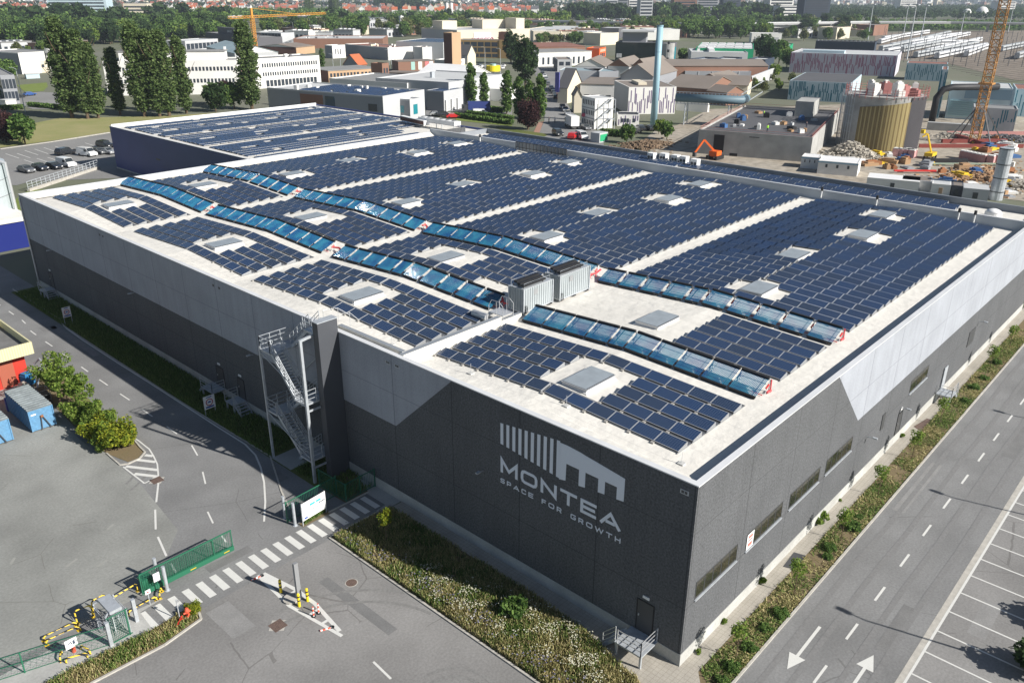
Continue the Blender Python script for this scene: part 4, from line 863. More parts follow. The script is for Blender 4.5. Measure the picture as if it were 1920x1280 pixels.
# right hand fence portal and fence to the building
def barfence(pts, h, lab, step=0.14, name='bar_fence'):
    o = empty(name, (pts[0][0], pts[0][1], 0), lab, 'fence'); b = MB(); q = MB()
    for a, c in zip(pts, pts[1:]):
        L_ = math.dist(a, c); n = max(1, int(L_/step))
        for z in (0.12, h-0.05): b.bar((a[0], a[1], z), (c[0], c[1], z), 0.05)
        for i in range(n): u = i/n; b.bar((a[0]+(c[0]-a[0])*u, a[1]+(c[1]-a[1])*u, 0.1), (a[0]+(c[0]-a[0])*u, a[1]+(c[1]-a[1])*u, h-0.05), 0.018)
    b.build('bars', M['green'], o)
    for a in pts: q.bar((a[0], a[1], 0), (a[0], a[1], h+0.04), 0.07)
    q.build('post', M['green'], o)
barfence([(-7.35, 28.0), (-2.85, 28.25)], 1.75, 'green bar fence behind the white site map board')
barfence([(-3.0, 30.2), (-2.9, 27.0), (-1.5, 27.1), (-0.1, 27.1)], 1.6, 'dark shaded green fence closing the gap to the painted wall')
# site map board
o = empty('site_map_board', (-5.7, 27.0, 0), 'white site map board with blue boxes beside the zebra crossing', 'notice board')
A = Vector((-6.79, 26.84)); C = Vector((-4.66, 27.05)); D = (C-A); N = Vector((D.y, -D.x)).normalized()
def bp(u, z, d): q = A+D*u+N*d; return (q.x, q.y, z)
def plate(b, u0, u1, z0, z1, d0, d1):
    P8 = [bp(u0, z0, d0), bp(u1, z0, d0), bp(u1, z1, d0), bp(u0, z1, d0), bp(u0, z0, d1), bp(u1, z0, d1), bp(u1, z1, d1), bp(u0, z1, d1)]; k = len(b.v); b.v += P8
    for q in ((3, 2, 1, 0), (4, 5, 6, 7), (0, 1, 5, 4), (1, 2, 6, 5), (2, 3, 7, 6), (3, 0, 4, 7)): b.f.append(tuple(k+j for j in q)); b.m.append(0)
b = MB(); plate(b, 0, 1, 0.42, 1.85, 0, 0.03); bd = b.build('board', M['white'], o)
M['cyan'] = mat('sign_cyan', (0.05, 0.42, 0.45)); M['ink'] = mat('sign_ink', (0.06, 0.08, 0.12))
b = MB(); plate(b, 0.33, 0.55, 1.35, 1.52, 0.031, 0.036); plate(b, 0.60, 0.80, 1.35, 1.52, 0.031, 0.036); b.build('print', M['cyan'], bd)
b = MB(); plate(b, 0.45, 0.66, 0.98, 1.01, 0.031, 0.036); plate(b, 0.45, 0.465, 0.98, 1.2, 0.031, 0.036); plate(b, 0.65, 0.665, 0.9, 1.25, 0.031, 0.036)
for i in range(4): plate(b, 0.72+0.065*i, 0.765+0.065*i, 1.14, 1.28, 0.031, 0.036)
for i in range(5): plate(b, 0.06, 0.26, 1.5-i*0.12, 1.515-i*0.12, 0.031, 0.036)
b.build('print', M['ink'], bd)
b = MB(); plate(b, 0.06, 0.2, 0.5, 0.64, 0.031, 0.036); b.build('print', M['blue'], bd)
b = MB(); b.bar(bp(0.0, 0, -0.03), bp(0.0, 1.85, -0.03), 0.06); b.bar(bp(1.0, 0, -0.03), bp(1.0, 1.85, -0.03), 0.06); b.build('post', M['galv'], o)
# turnstile
o = empty('turnstile', (-20.3, 26.0, 0), 'grey full height turnstile with flat canopy beside the pedestrian path', 'turnstile')
b = MB(); b.box(-20.75, 25.35, 1.95, -20.05, 27.0, 2.15); b.build('canopy', M['galv'], o)
b = MB()
for (x, y) in ((-21.0, 25.4), (-21.0, 27.1), (-19.85, 25.4), (-19.85, 27.1)): b.bar((x, y, 0), (x, y, 1.9), 0.07)
for k in range(8): z = 0.25+0.22*k; b.bar((-19.85, 25.4, z), (-19.85, 27.1, z), 0.035); b.bar((-21.0, 26.4, z), (-21.0, 27.1, z), 0.035)
b.bar((-21, 25.4, 1.9), (-20.7, 25.6, 2.05), 0.07); b.bar((-21, 27.1, 1.9), (-20.7, 26.9, 2.05), 0.07)
b.build('frame', M['galv'], o)
b = MB(); b.bar((-20.4, 26.2, 0), (-20.4, 26.2, 1.95), 0.09)
for k in range(9):
    z = 0.2+0.19*k
    for a in (0.3, 2.4, 4.5): b.bar((-20.4, 26.2, z), (-20.4+0.62*math.cos(a), 26.2+0.62*math.sin(a), z), 0.03)
b.build('rotor', M['alu'], o)
b = MB()
for i in range(12): x = -21.0+i*0.1; b.bar((x, 25.25, 0.1), (x, 25.25, 1.9), 0.02)
b.bar((-21.05, 25.25, 0.1), (-19.8, 25.25, 0.1), 0.05); b.bar((-21.05, 25.25, 1.9), (-19.8, 25.25, 1.9), 0.05); b.bar((-19.95, 25.25, 0), (-19.95, 25.25, 1.9), 0.05); b.build('side_screen', M['green'], o)
for (x, y, h, lb) in ((-21.08, 25.2, 1.7, 'square grey concrete post left of the turnstile'), (-19.17, 26.1, 1.65, 'square grey card reader post right of the turnstile')):
    o = MB().box(x-0.1, y-0.1, 0, x+0.1, y+0.1, h).build('access_post', M['galv']); tag(o, lb, 'post'); b = MB(); b.box(x-0.11, y-0.11, h, x+0.11, y+0.11, h+0.03); b.build('cap', M['galv'], o)
# chain link fence to the left
o = empty('chain_link_fence', (-27, 27, 0), 'thin green chain link fence left of the turnstile', 'fence'); b = MB(); q = MB(); r = MB()
fp = [(-21.1, 25.25), (-25.25, 26.67), (-31.5, 28.8), (-38, 31)]
for a, c in zip(fp, fp[1:]):
    for z in (0.1, 0.8, 1.47): b.bar((a[0], a[1], z), (c[0], c[1], z), 0.03)
    L_ = math.dist(a, c); n = int(L_/0.3)
    for i in range(n):
        u, u2 = i/n, (i+1)/n; f = lambda t: (a[0]+(c[0]-a[0])*t, a[1]+(c[1]-a[1])*t)
        for z in (0.1, 0.45, 0.8, 1.12): r.bar((*f(u), z), (*f(u2), z+0.34), 0.008); r.bar((*f(u2), z), (*f(u), z+0.34), 0.008)
    q.bar((c[0], c[1], 0), (c[0], c[1], 1.5), 0.07)
b.build('wire', M['green'], o); q.build('post', M['green'], o); r.build('mesh', M['green'], o)
for (px, h, lb) in (((180, 1215), 1.25, 'small white sign hanging on the chain link fence left of the turnstile'),):
    g = (-22.9, 25.85); o = MB().box(g[0]-0.32, g[1]-0.03, 0.75, g[0]+0.32, g[1]+0.0, 1.35).build('fence_sign', M['white']); tag(o, lb, 'sign')
    b = MB(); b.tube([(g[0]-0.15, g[1]-0.035, 1.07), (g[0]-0.02, g[1]-0.035, 1.17), (g[0]+0.02, g[1]-0.035, 1.0)], 0.03, 5); b.box(g[0]+0.08, g[1]-0.038, 0.95, g[0]+0.2, g[1]-0.031, 1.2); b.build('print', M['ink'], o)
o = MB().box(-17.25, 27.55, 0.95, -16.85, 27.59, 1.55).build('fence_sign', M['white']); tag(o, 'blank white sign at the left end of the sliding gate', 'sign'); b = MB(); b.bar((-17.05, 27.62, 0), (-17.05, 27.62, 1.0), 0.05); b.build('post', M['green'], o)
g = G(282, 1133); o = MB().box(g[0]-0.16, g[1]-0.03, 0.85, g[0]+0.16, g[1], 1.15).build('pole_sign', M['white']); tag(o, 'little white sign on a thin pole beside the first crossing stripes', 'sign'); b = MB(); b.bar((g[0], g[1]+0.02, 0), (g[0], g[1]+0.02, 1.1), 0.04); b.build('post', M['galv'], o)
b = MB(); b.box(g[0]-0.05, g[1]-0.04, 0.95, g[0]+0.05, g[1]-0.031, 1.05); b.build('print', M['red'], o)
# yellow black hoop guards
def striped(name):
    m = bpy.data.materials.new(name); m.use_nodes = True; t = m.node_tree; b = t.nodes['Principled BSDF']; g = t.nodes.new('ShaderNodeTexCoord'); s = t.nodes.new('ShaderNodeSeparateXYZ'); t.links.new(g.outputs['Object'], s.inputs[0])
    a = t.nodes.new('ShaderNodeMath'); a.operation = 'ADD'; t.links.new(s.outputs[0], a.inputs[0]); t.links.new(s.outputs[2], a.inputs[1])
    a2 = t.nodes.new('ShaderNodeMath'); a2.operation = 'ADD'; t.links.new(a.outputs[0], a2.inputs[0]); t.links.new(s.outputs[1], a2.inputs[1])
    p = t.nodes.new('ShaderNodeMath'); p.operation = 'MODULO'; p.inputs[1].default_value = 0.42
    a3 = t.nodes.new('ShaderNodeMath'); a3.operation = 'ADD'; a3.inputs[1].default_value = 42; t.links.new(a2.outputs[0], a3.inputs[0]); t.links.new(a3.outputs[0], p.inputs[0])
    l = t.nodes.new('ShaderNodeMath'); l.operation = 'LESS_THAN'; l.inputs[1].default_value = 0.15; t.links.new(p.outputs[0], l.inputs[0])
    mx = t.nodes.new('ShaderNodeMix'); mx.data_type = 'RGBA'; t.links.new(l.outputs[0], mx.inputs[0]); mx.inputs[6].default_value = (0.80, 0.58, 0.06, 1); mx.inputs[7].default_value = (0.02, 0.02, 0.02, 1); t.links.new(mx.outputs[2], b.inputs['Base Color']); b.inputs['Roughness'].default_value = 0.5
    return m
M['stripe'] = striped('yellow_black_stripes')
def hoop(p, q, h, lab):
    P_, Q_ = Vector((*p, 0)), Vector((*q, 0)); d = (Q_-P_).normalized()*0.12
    o = MB().tube([P_, P_+Vector((0, 0, h-0.12)), P_+d+Vector((0, 0, h)), Q_-d+Vector((0, 0, h)), Q_+Vector((0, 0, h-0.12)), Q_], 0.05, 8).build('hoop_guard', M['stripe']); tag(o, lab, 'guard rail', 'yellow and black hoop guards at the gate')
    f = MB()
    for e in (P_, Q_): f.box(e.x-0.12, e.y-0.12, 0, e.x+0.12, e.y+0.12, 0.02)
    f.build('foot_plate', M['yellow'], o)
hoop((-23.6, 28.5), (-21.8, 28.4), 0.32, 'low yellow black hoop guard, back one of the leftmost pair')
hoop((-23.62, 28.05), (-21.85, 27.9), 0.32, 'low yellow black hoop guard, front one of the leftmost pair')
hoop((-21.7, 28.55), (-20.8, 28.4), 0.95, 'tall yellow black hoop guard behind the turnstile, left of two')
hoop((-20.65, 28.7), (-19.8, 28.75), 0.95, 'tall yellow black hoop guard behind the turnstile, right of two')
hoop((-19.5, 28.5), (-17.9, 28.75), 0.6, 'yellow black hoop guard ending at the left end of the sliding gate')
hoop((-19.3, 26.9), (-17.5, 27.0), 0.35, 'low yellow black hoop guard along the foot of the gate end')
hoop((-17.3, 27.0), (-16.9, 27.6), 0.35, 'short low yellow black hoop guard below the blank white sign')
hoop((-23.4, 25.7), (-22.4, 25.3), 0.35, 'low yellow black hoop guard around the red valve, front side')
hoop((-22.2, 25.4), (-22.4, 26.2), 0.35, 'low yellow black hoop guard around the red valve, right side')
hoop((-23.6, 26.0), (-23.3, 26.6), 0.35, 'low yellow black hoop guard around the red valve, left side')
# hydrants
def hydrant(x, y, h, lab):
    o = MB().tube([(x, y, 0), (x, y, h*0.75), (x, y, h*0.8), (x, y, h)], [0.11, 0.1, 0.15, 0.08], 10).build('hydrant', M['hyd']); tag(o, lab, 'hydrant'); b = MB(); b.tube([(x-0.24, y, h*0.62), (x+0.24, y, h*0.62)], 0.06, 8); b.tube([(x, y-0.22, h*0.55), (x, y, h*0.55)], 0.07, 8); b.build('outlet', M['hyd'], o)
M['hyd'] = mat('hydrant_red', (0.62, 0.10, 0.05), 0.6)
hydrant(-16.95, 24.05, 0.8, 'orange red hydrant in the weeds at the lower end of the crossing')
hydrant(-22.75, 26.3, 0.7, 'red hydrant valve inside the striped guards left of the turnstile')
o = MB().bar((-17.85, 23.8, 0.05), (-17.25, 24.15, 0.35), 0.06).build('red_brace', M['red']); tag(o, 'thin red tube lying in the weeds beside the orange hydrant', 'tube'); b = MB(); b.bar((-17.4, 23.95, 0.3), (-17.1, 24.25, 0.02), 0.05); b.build('foot', M['red'], o)
o = MB().bar((-17.35, 24.3, 0), (-17.35, 24.3, 1.55), 0.05).build('marker_pole', M['galv']); tag(o, 'thin grey pole standing in the weeds beside the orange hydrant', 'pole'); b = MB(); b.box(-17.4, 24.25, 1.35, -17.2, 24.28, 1.52); b.build('plate', M['alu_dull'], o)
# bollards on the triangle
def redwhite(name):
    m = mat(name, (0.75, 0.1, 0.05), 0.5); lines(m, 2, 0.3, 0.12, (0.8, 0.8, 0.78), 1.0, 0.0, world=False); return m
M['rw'] = redwhite('red_white_bands')
def bollard(x, y, h, lab):
    o = MB().tube([(x, y, 0), (x, y, h), (x, y, h+0.05)], [0.09, 0.09, 0.05], 10).build('bollard', mat('bollard_yellow', (0.8, 0.6, 0.02), 0.45) if 'bollard_yellow' not in bpy.data.materials else bpy.data.materials['bollard_yellow']); tag(o, lab, 'bollard', 'yellow bollards on the painted triangle'); b = MB()
    for z in (h*0.45, h*0.75): b.tube([(x, y, z), (x, y, z+0.1)], 0.095, 10)
    b.build('band', M['black'], o)
bollard(-11.8, 21.95, 0.95, 'yellow bollard with black bands farthest from the forecourt drain on the triangle')
bollard(-11.75, 20.0, 0.95, 'yellow bollard with black bands at the foot of the tall metal totem, left')
bollard(-11.12, 20.02, 0.95, 'yellow bollard with black bands at the foot of the tall metal totem, right')
def deline(x, y, lab, lying=None):
    o = empty('traffic_post', (x, y, 0), lab, 'traffic post', 'red and white flexible posts on the triangle'); 
    b = LB(); b.tube([(0, 0, 0.02), (0, 0, 0.75)], 0.05, 8); q = b.build('tube', M['rw'], o); c = LB(); c.tube([(0, 0, 0), (0, 0, 0.05)], 0.13, 10); c.build('base', M['black'], o)
    if lying is not None: q.rotation_euler = (math.pi/2*0.95, 0, lying)
deline(-11.68, 18.58, 'upright red and white post on the triangle, left one of two'); deline(-11.3, 18.6, 'upright red and white post on the triangle, right one of two')
deline(-11.45, 17.0, 'red and white post knocked flat near the near tip of the triangle', -1.9); deline(-11.75, 24.25, 'red and white post knocked flat at the far tip of the triangle beside the crossing', -1.7)
o = MB().box(-11.5, 20.5, 0, -11.22, 20.7, 2.75).build('intercom_totem', M['alu_dull']); tag(o, 'tall narrow metal totem standing on the painted triangle', 'totem'); b = MB(); b.box(-11.51, 20.49, 0, -11.21, 20.71, 0.5); b.build('base', M['galv'], o)
b = MB(); b.tube([(-11.75, 20.9, 0.02), (-11.75, 20.9, 0.12)], 0.5, 16); 
o = b.build('kerb_ring', M['kerb']); tag(o, 'low round concrete ring under the metal totem', 'concrete ring')
# ================================================================ blue roll-off containers
M['cblue'] = mat('container_blue', (0.10, 0.25, 0.42), 0.6, 0.4, n1=(1.2, 0.2, (0.2, 0.28, 0.34)), n2=(6, 0.15))
M['cgrey'] = mat('container_top', (0.22, 0.25, 0.26), 0.8, 0.3, n1=(1.0, 0.2), n2=(5, 0.15))
def rolloff(x0, x1, y0, y1, h, lab):
    o = empty('roll_off_container', ((x0+x1)/2, (y0+y1)/2, 0), lab, 'container', 'blue roll off containers in the yard'); b = MB()
    b.box(x0+0.06, y0+0.06, 0.12, x1-0.06, y1, h-0.05); n = int((y1-y0)/0.45)
    for i in range(n+1): y = y0+(y1-y0)*i/n; b.box(x0, y-0.06 if i else y, 0.12, x0+0.08, y+0.08, h-0.05); b.box(x1-0.08, y-0.06 if i else y, 0.12, x1, y+0.08, h-0.05)
    b.build('body', M['cblue'], o)
    b = MB()
    for i in range(12): y = y0+(y1-y0)*i/12; b.box(x0, y+0.01, h-0.05, x1, y+(y1-y0)/24, h+0.0); b.box(x0, y+(y1-y0)/24, h-0.05, x1, y+(y1-y0)/12, h+0.07)
    b.build('lid', M['cgrey'], o)
    b = MB(); xm = (x0+x1)/2; b.bar((xm-0.2, y0-0.06, 0.1), (xm-0.08, y0-0.06, h*0.62), 0.07); b.bar((xm+0.55, y0-0.1, 0.1), (xm+0.05, y0-0.06, h*0.62), 0.07); b.build('hook_frame', M['dark'], o)
    b = MB(); b.box(xm-0.12, y0-0.14, h*0.6, xm+0.1, y0-0.02, h*0.68); b.build('hook', mat('rust', (0.28, 0.12, 0.05), 0.9) if 'rust' not in bpy.data.materials else bpy.data.materials['rust'], o)
    b = MB(); b.box(x0+0.2, y0+0.045, h*0.74, x0+0.6, y0+0.055, h*0.8); b.build('plate', M['white'], o)
rolloff(-14.95, -12.95, 55.3, 60.9, 2.1, 'blue roll off container with ribbed grey lid, right one of two, beside the trees')
rolloff(-18.7, -16.45, 55.15, 60.6, 2.15, 'blue roll off container cut by the left edge of the photo')
o = MB().box(-15.0, 61.2, 0, -12.9, 61.5, 1.3).build('waste_skip', mat('skip_blue', (0.03, 0.07, 0.3), 0.6)); tag(o, 'low dark blue skip wall behind the ribbed container', 'skip'); b = MB(); b.box(-13.7, 61.15, 0.7, -12.95, 61.19, 1.25); b.build('sign', M['alu_dull'], o)
o = empty('cage_cart', (-12.0, 61.0, 0), 'dark metal cage cart between the blue container and the tree', 'cart'); b = MB()
for (x, y) in ((-12.6, 60.4), (-11.5, 60.4), (-12.6, 61.6), (-11.5, 61.6)): b.bar((x, y, 0), (x, y, 1.3), 0.05)
for z in (0.3, 0.8, 1.3):
    b.bar((-12.6, 60.4, z), (-11.5, 60.4, z), 0.04); b.bar((-12.6, 61.6, z), (-11.5, 61.6, z), 0.04); b.bar((-12.6, 60.4, z), (-12.6, 61.6, z), 0.04); b.bar((-11.5, 60.4, z), (-11.5, 61.6, z), 0.04)
b.build('frame', M['alu_dull'], o); b = MB(); b.box(-12.55, 60.45, 0.35, -11.55, 61.55, 0.9); b.build('load', M['black'], o)
# red building with cream fascia
RB = empty('workshop', (-15, 69, 0), 'low red workshop with cream corrugated roof edge beside the left road', 'building')
b = MB(); b.box(-22, 66.5, 0, -11.3, 74, 3.2); b.build('wall', mat('red_wall', (0.50, 0.035, 0.02), 0.7, n1=(1, 0.15)), RB)
b = MB(); fc = mat('cream_corrugated', (0.62, 0.58, 0.36), 0.7); lines(fc, 0, 0.22, 0.09, (0.45, 0.42, 0.26), 0.8); 
b.box(-22.2, 65.2, 3.2, -10.7, 65.35, 4.4); b.box(-10.85, 65.35, 3.2, -10.7, 74.2, 4.4); b.box(-22.2, 74.05, 3.2, -10.85, 74.2, 4.4)
b.build('fascia', fc, RB)
b = MB(); b.box(-22.2, 65.35, 3.2, -10.85, 74.05, 3.6); b.build('roof', mat('bitumen_roof', (0.17, 0.17, 0.165), 0.9, n1=(0.4, 0.2), n2=(3, 0.1)), RB)
b = MB(); b.box(-13.7, 66.44, 0.1, -12.4, 66.5, 2.9); b.build('door', mat('brick_red', (0.35, 0.1, 0.06), 0.8), RB)
for i, (x, y, w_, h, c, lb) in enumerate(((-11.6, 66.0, 0.9, 1.2, (0.02, 0.16, 0.35), 'blue machine under the cream roof edge of the workshop'), (-12.4, 64.6, 0.7, 0.9, (0.55, 0.53, 0.45), 'pale sacks heap in front of the red workshop wall'), (-13.0, 63.2, 0.5, 0.6, (0.4, 0.3, 0.22), 'brown crate in front of the red workshop'))):
    o = MB().box(x-w_/2, y-w_/2, 0, x+w_/2, y+w_/2, h*0.8, rz=0.3).build('crate', mat('crate_%d' % i, c, 0.7)); tag(o, lb, 'crate'); b = MB(); b.box(x-w_*0.45, y-w_*0.45, h*0.8, x+w_*0.3, y+w_*0.4, h, rz=0.3); b.build('lid', bpy.data.materials['crate_%d' % i], o)
o = empty('conveyor', (-10.6, 65, 0), 'grey tube frame leaning beside the workshop corner', 'frame'); b = MB(); b.tube([(-11.6, 63.6, 0.4), (-10.6, 65.2, 1.5), (-10.3, 65.0, 2.2), (-10.2, 66.0, 2.2), (-10.6, 66.6, 1.6)], 0.1, 8); b.build('tube', M['galv'], o)
b = MB(); b.bar((-10.2, 64.3, 0), (-10.2, 64.3, 1.4), 0.07); b.bar((-10.3, 62.6, 0), (-10.3, 62.6, 1.2), 0.07); b.bar((-10.2, 64.3, 1.2), (-10.3, 62.6, 1.0), 0.06); b.build('frame', M['galv'], o)
# silver tank on blue plinth at left edge
TK = empty('storage_tank', (3.2, 124, 0), 'big silver sheet metal tank on a blue base at the left edge', 'tank')
b = MB(); b.tube([(0.6, 126.6, 4.6), (0.6, 126.6, 11.5)], 7.1, 48); b.build('shell', mat('tank_sheet', (0.52, 0.58, 0.60), 0.45, 0.4, 0.2, n1=(0.3, 0.08)), TK)
b = MB()
for z in (6.8, 9.2, 11.3): b.tube([(0.6, 126.6, z), (0.6, 126.6, z+0.08)], 7.14, 48)
b.build('hoop', M['alu_dull'], TK)
b = MB(); b.tube([(6.6, 121.6, 0.5), (6.6, 121.6, 11.6), (6.0, 122.2, 11.9), (5.0, 123.0, 11.6)], 0.22, 8); b.build('pipe', M['alu'], TK)
b = MB(); b.box(-9, 116.0, 0, 6.5, 136, 4.0); b.build('base', mat('shade_darkened_blue_cladding', (0.008, 0.018, 0.15), 0.6, 0.3), TK)  # blue darkened in the colour itself, standing in for shade over the base
b = MB(); b.box(-9.2, 115.8, 4.0, 6.7, 136.2, 4.6); b.build('deck', M['membrane'], TK)
# ================================================================ vegetation
rs = np.random.RandomState(5)
def quads(name, C, U, V, m, parent=None):
    """n small quads: centres C, half vectors U,V (n,3) -> one mesh object"""
    n = len(C); P = np.empty((n, 4, 3)); P[:, 0] = C-U-V; P[:, 1] = C+U-V; P[:, 2] = C+U+V; P[:, 3] = C-U+V
    me = bpy.data.meshes.new(name); me.vertices.add(4*n); me.vertices.foreach_set('co', P.reshape(-1).astype(np.float32))
    me.loops.add(4*n); me.loops.foreach_set('vertex_index', np.arange(4*n, dtype=np.int32)); me.polygons.add(n)
    me.polygons.foreach_set('loop_start', np.arange(0, 4*n, 4, dtype=np.int32)); me.polygons.foreach_set('loop_total', np.full(n, 4, dtype=np.int32))
    me.update(calc_edges=True); me.materials.append(m); o = bpy.data.objects.new(name, me); col.objects.link(o)
    if parent is not None: o.parent = parent
    return o
def rdir(n):
    v = rs.normal(size=(n, 3)); return v/np.linalg.norm(v, axis=1)[:, None]
def leafset(C, size, flat=0.0):
    n = len(C); U = rdir(n); U[:, 2] *= (1-flat); W = rdir(n); V = np.cross(U, W); V /= (np.linalg.norm(V, axis=1)[:, None]+1e-9)
    s = size*(0.6+0.8*rs.rand(n))[:, None]; return C, U*s, V*s*0.6
def crown_pts(n, clumps, rc, shape):
    """clumps: centres spread in shape, leaves on little balls"""
    K = shape(clumps); r = rc*(0.6+0.8*rs.rand(clumps)); idx = rs.randint(0, clumps, n); d = rdir(n); rad = r[idx]*(0.55+0.5*rs.rand(n))
    return K[idx] + d*rad[:, None]
def ell(rx, rz, zc, power=0.5):
    def f(k):
        d = rdir(k); u = rs.rand(k)**power; P_ = d*u[:, None]; P_[:, 0] *= rx; P_[:, 1] *= rx; P_[:, 2] = P_[:, 2]*rz+zc; return P_
    return f
def poplar_shape(h, r):
    def f(k):
        t = rs.rand(k); z = 0.08*h+0.9*h*t; rr = r*np.clip(np.minimum(1.0, 0.55+1.6*t)*np.sqrt(np.clip(1-(t-0.02)**3.2, 0.02, 1)), 0.08, 1); a = rs.rand(k)*2*np.pi; q = rs.rand(k)**0.5
        return np.stack([np.cos(a)*rr*q, np.sin(a)*rr*q, z], 1)
    return f
LF = {'poplar': leafmat('poplar_leaves', [(0.025, 0.045, 0.014), (0.055, 0.09, 0.026), (0.095, 0.14, 0.045), (0.14, 0.18, 0.07)]),
      'broad': leafmat('broad_leaves', [(0.025, 0.055, 0.014), (0.055, 0.105, 0.025), (0.10, 0.165, 0.04), (0.14, 0.20, 0.06)]),
      'bright': leafmat('bright_leaves', [(0.05, 0.09, 0.015), (0.11, 0.17, 0.03), (0.19, 0.24, 0.05)]),
      'yellow': leafmat('yellow_leaves', [(0.05, 0.09, 0.012), (0.14, 0.17, 0.015), (0.24, 0.24, 0.025)]),
      'dark': leafmat('dark_leaves', [(0.012, 0.03, 0.01), (0.03, 0.055, 0.018), (0.05, 0.08, 0.03)]),
      'copper': leafmat('copper_leaves', [(0.018, 0.01, 0.012), (0.04, 0.018, 0.02), (0.075, 0.035, 0.03)]),
      'olive': leafmat('olive_leaves', [(0.05, 0.06, 0.02), (0.10, 0.12, 0.04), (0.16, 0.17, 0.07)])}
M['bark'] = mat('bark', (0.12, 0.09, 0.06), 0.95, 0.1, n1=(3, 0.3))
def tree(name, leaf, h, n, clumps, rc, shape, size, trunk_r, trunk_h, limbs=5):
    o = empty(name, (0, 0, 0), None, 'tree')
    quads('crown', *leafset(crown_pts(n, clumps, rc, shape), size), LF[leaf], o)
    b = LB(); b.tube([(0, 0, -0.1), (0.02*h*0.2, 0, trunk_h*0.5), (0, 0.01*h, trunk_h)], [trunk_r, trunk_r*0.75, trunk_r*0.35], 8)
    for i in range(limbs):
        a = i*2.4; z = trunk_h*(0.35+0.1*i*5/limbs); b.tube([(0, 0, z), (math.cos(a)*h*0.1, math.sin(a)*h*0.1, z+h*0.12), (math.cos(a)*h*0.17, math.sin(a)*h*0.17, z+h*0.26)], [trunk_r*0.4, trunk_r*0.25, trunk_r*0.1], 5)
    b.build('trunk', M['bark'], o); return o
_protos = {}
def plant(kind, x, y, s, lab, cat='tree', grp=None, rz=None, sz=None, z=0.0):
    src, used = _protos[kind]; o = src if not used else copy_tree(src); _protos[kind][1] = True
    if used and grp is None and 'group' in o: del o['group']
    o.location = (x, y, z); o.rotation_euler = (0, 0, rnd.uniform(0, 6.28) if rz is None else rz); o.scale = (s, s, s if sz is None else sz)
    o['label'] = lab; o['category'] = cat
    if grp: o['group'] = grp
    return o
def P2(x, y): g = G(x, y); return float(g[0]), float(g[1])
_protos['poplar'] = [tree('poplar_tree', 'poplar', 26, 11000, 330, 1.0, poplar_shape(26, 2.6), 0.26, 0.45, 22, 4), False]
_protos['poplar_b'] = [tree('poplar_tree', 'poplar', 26, 9000, 250, 1.0, poplar_shape(25, 2.1), 0.26, 0.4, 21, 4), False]
_protos['column'] = [tree('columnar_tree', 'broad', 12, 3500, 110, 0.6, poplar_shape(12, 1.7), 0.22, 0.2, 9, 4), False]
_protos['round'] = [tree('broadleaf_tree', 'broad', 9, 2200, 60, 1.25, ell(3.4, 3.2, 5.4), 0.42, 0.25, 5, 5), False]
_protos['round_b'] = [tree('dark_broadleaf_tree', 'dark', 9, 2200, 45, 1.5, ell(3.3, 3.9, 5.6), 0.42, 0.25, 5, 5), False]
_protos['round_c'] = [tree('bright_green_tree', 'bright', 8, 1800, 50, 1.2, ell(3.0, 2.7, 4.8), 0.42, 0.22, 4.5, 5), False]
_protos['olive'] = [tree('olive_green_tree', 'olive', 8, 1800, 40, 1.4, ell(3.3, 3.1, 5.0), 0.42, 0.22, 4.5, 5), False]
_protos['copper'] = [tree('copper_tree', 'copper', 8, 5500, 110, 0.9, ell(3.0, 3.2, 4.2), 0.2, 0.25, 5, 5), False]
_protos['conifer'] = [tree('pine_tree', 'dark', 16, 6000, 90, 1.3, ell(3.6, 6.5, 9.0), 0.3, 0.35, 13, 7), False]
_protos['far'] = [tree('far_tree', 'broad', 12, 520, 22, 2.0, ell(4.4, 4.0, 6.5), 0.95, 0.3, 6, 2), False]
_protos['far_b'] = [tree('far_dark_tree', 'dark', 12, 520, 22, 2.0, ell(4.0, 5.0, 7.0), 0.95, 0.3, 6, 2), False]
_protos['far_c'] = [tree('far_bright_tree', 'bright', 11, 420, 20, 2.0, ell(4.6, 3.4, 5.5), 0.95, 0.3, 5, 2), False]
_protos['near'] = [tree('young_tree', 'bright', 4.6, 4200, 40, 0.40, ell(1.75, 1.6, 2.75, 0.6), 0.075, 0.09, 2.8, 6), False]
_protos['near_y'] = [tree('yellow_shrub', 'yellow', 2.6, 5200, 46, 0.42, ell(1.35, 0.85, 1.1, 0.6), 0.075, 0.06, 1.0, 5), False]
_protos['near_g'] = [tree('leafy_shrub', 'bright', 3.0, 3600, 32, 0.38, ell(1.4, 1.15, 1.35, 0.6), 0.07, 0.07, 1.2, 5), False]
_protos['sapling'] = [tree('street_tree', 'bright', 2.9, 420, 22, 0.24, ell(0.48, 0.6, 2.1), 0.055, 0.03, 2.3, 4), False]
_protos['sapling_g'] = [tree('young_tree', 'yellow', 3.0, 900, 30, 0.2, ell(0.36, 0.6, 2.2), 0.06, 0.035, 2.4, 4), False]
_protos['bush'] = [tree('low_bush', 'broad', 1.0, 1300, 26, 0.24, ell(0.55, 0.35, 0.42), 0.065, 0.02, 0.4, 4), False]
_protos['weed'] = [tree('weed', 'bright', 0.5, 160, 8, 0.12, ell(0.2, 0.14, 0.2), 0.05, 0.01, 0.2, 2), False]
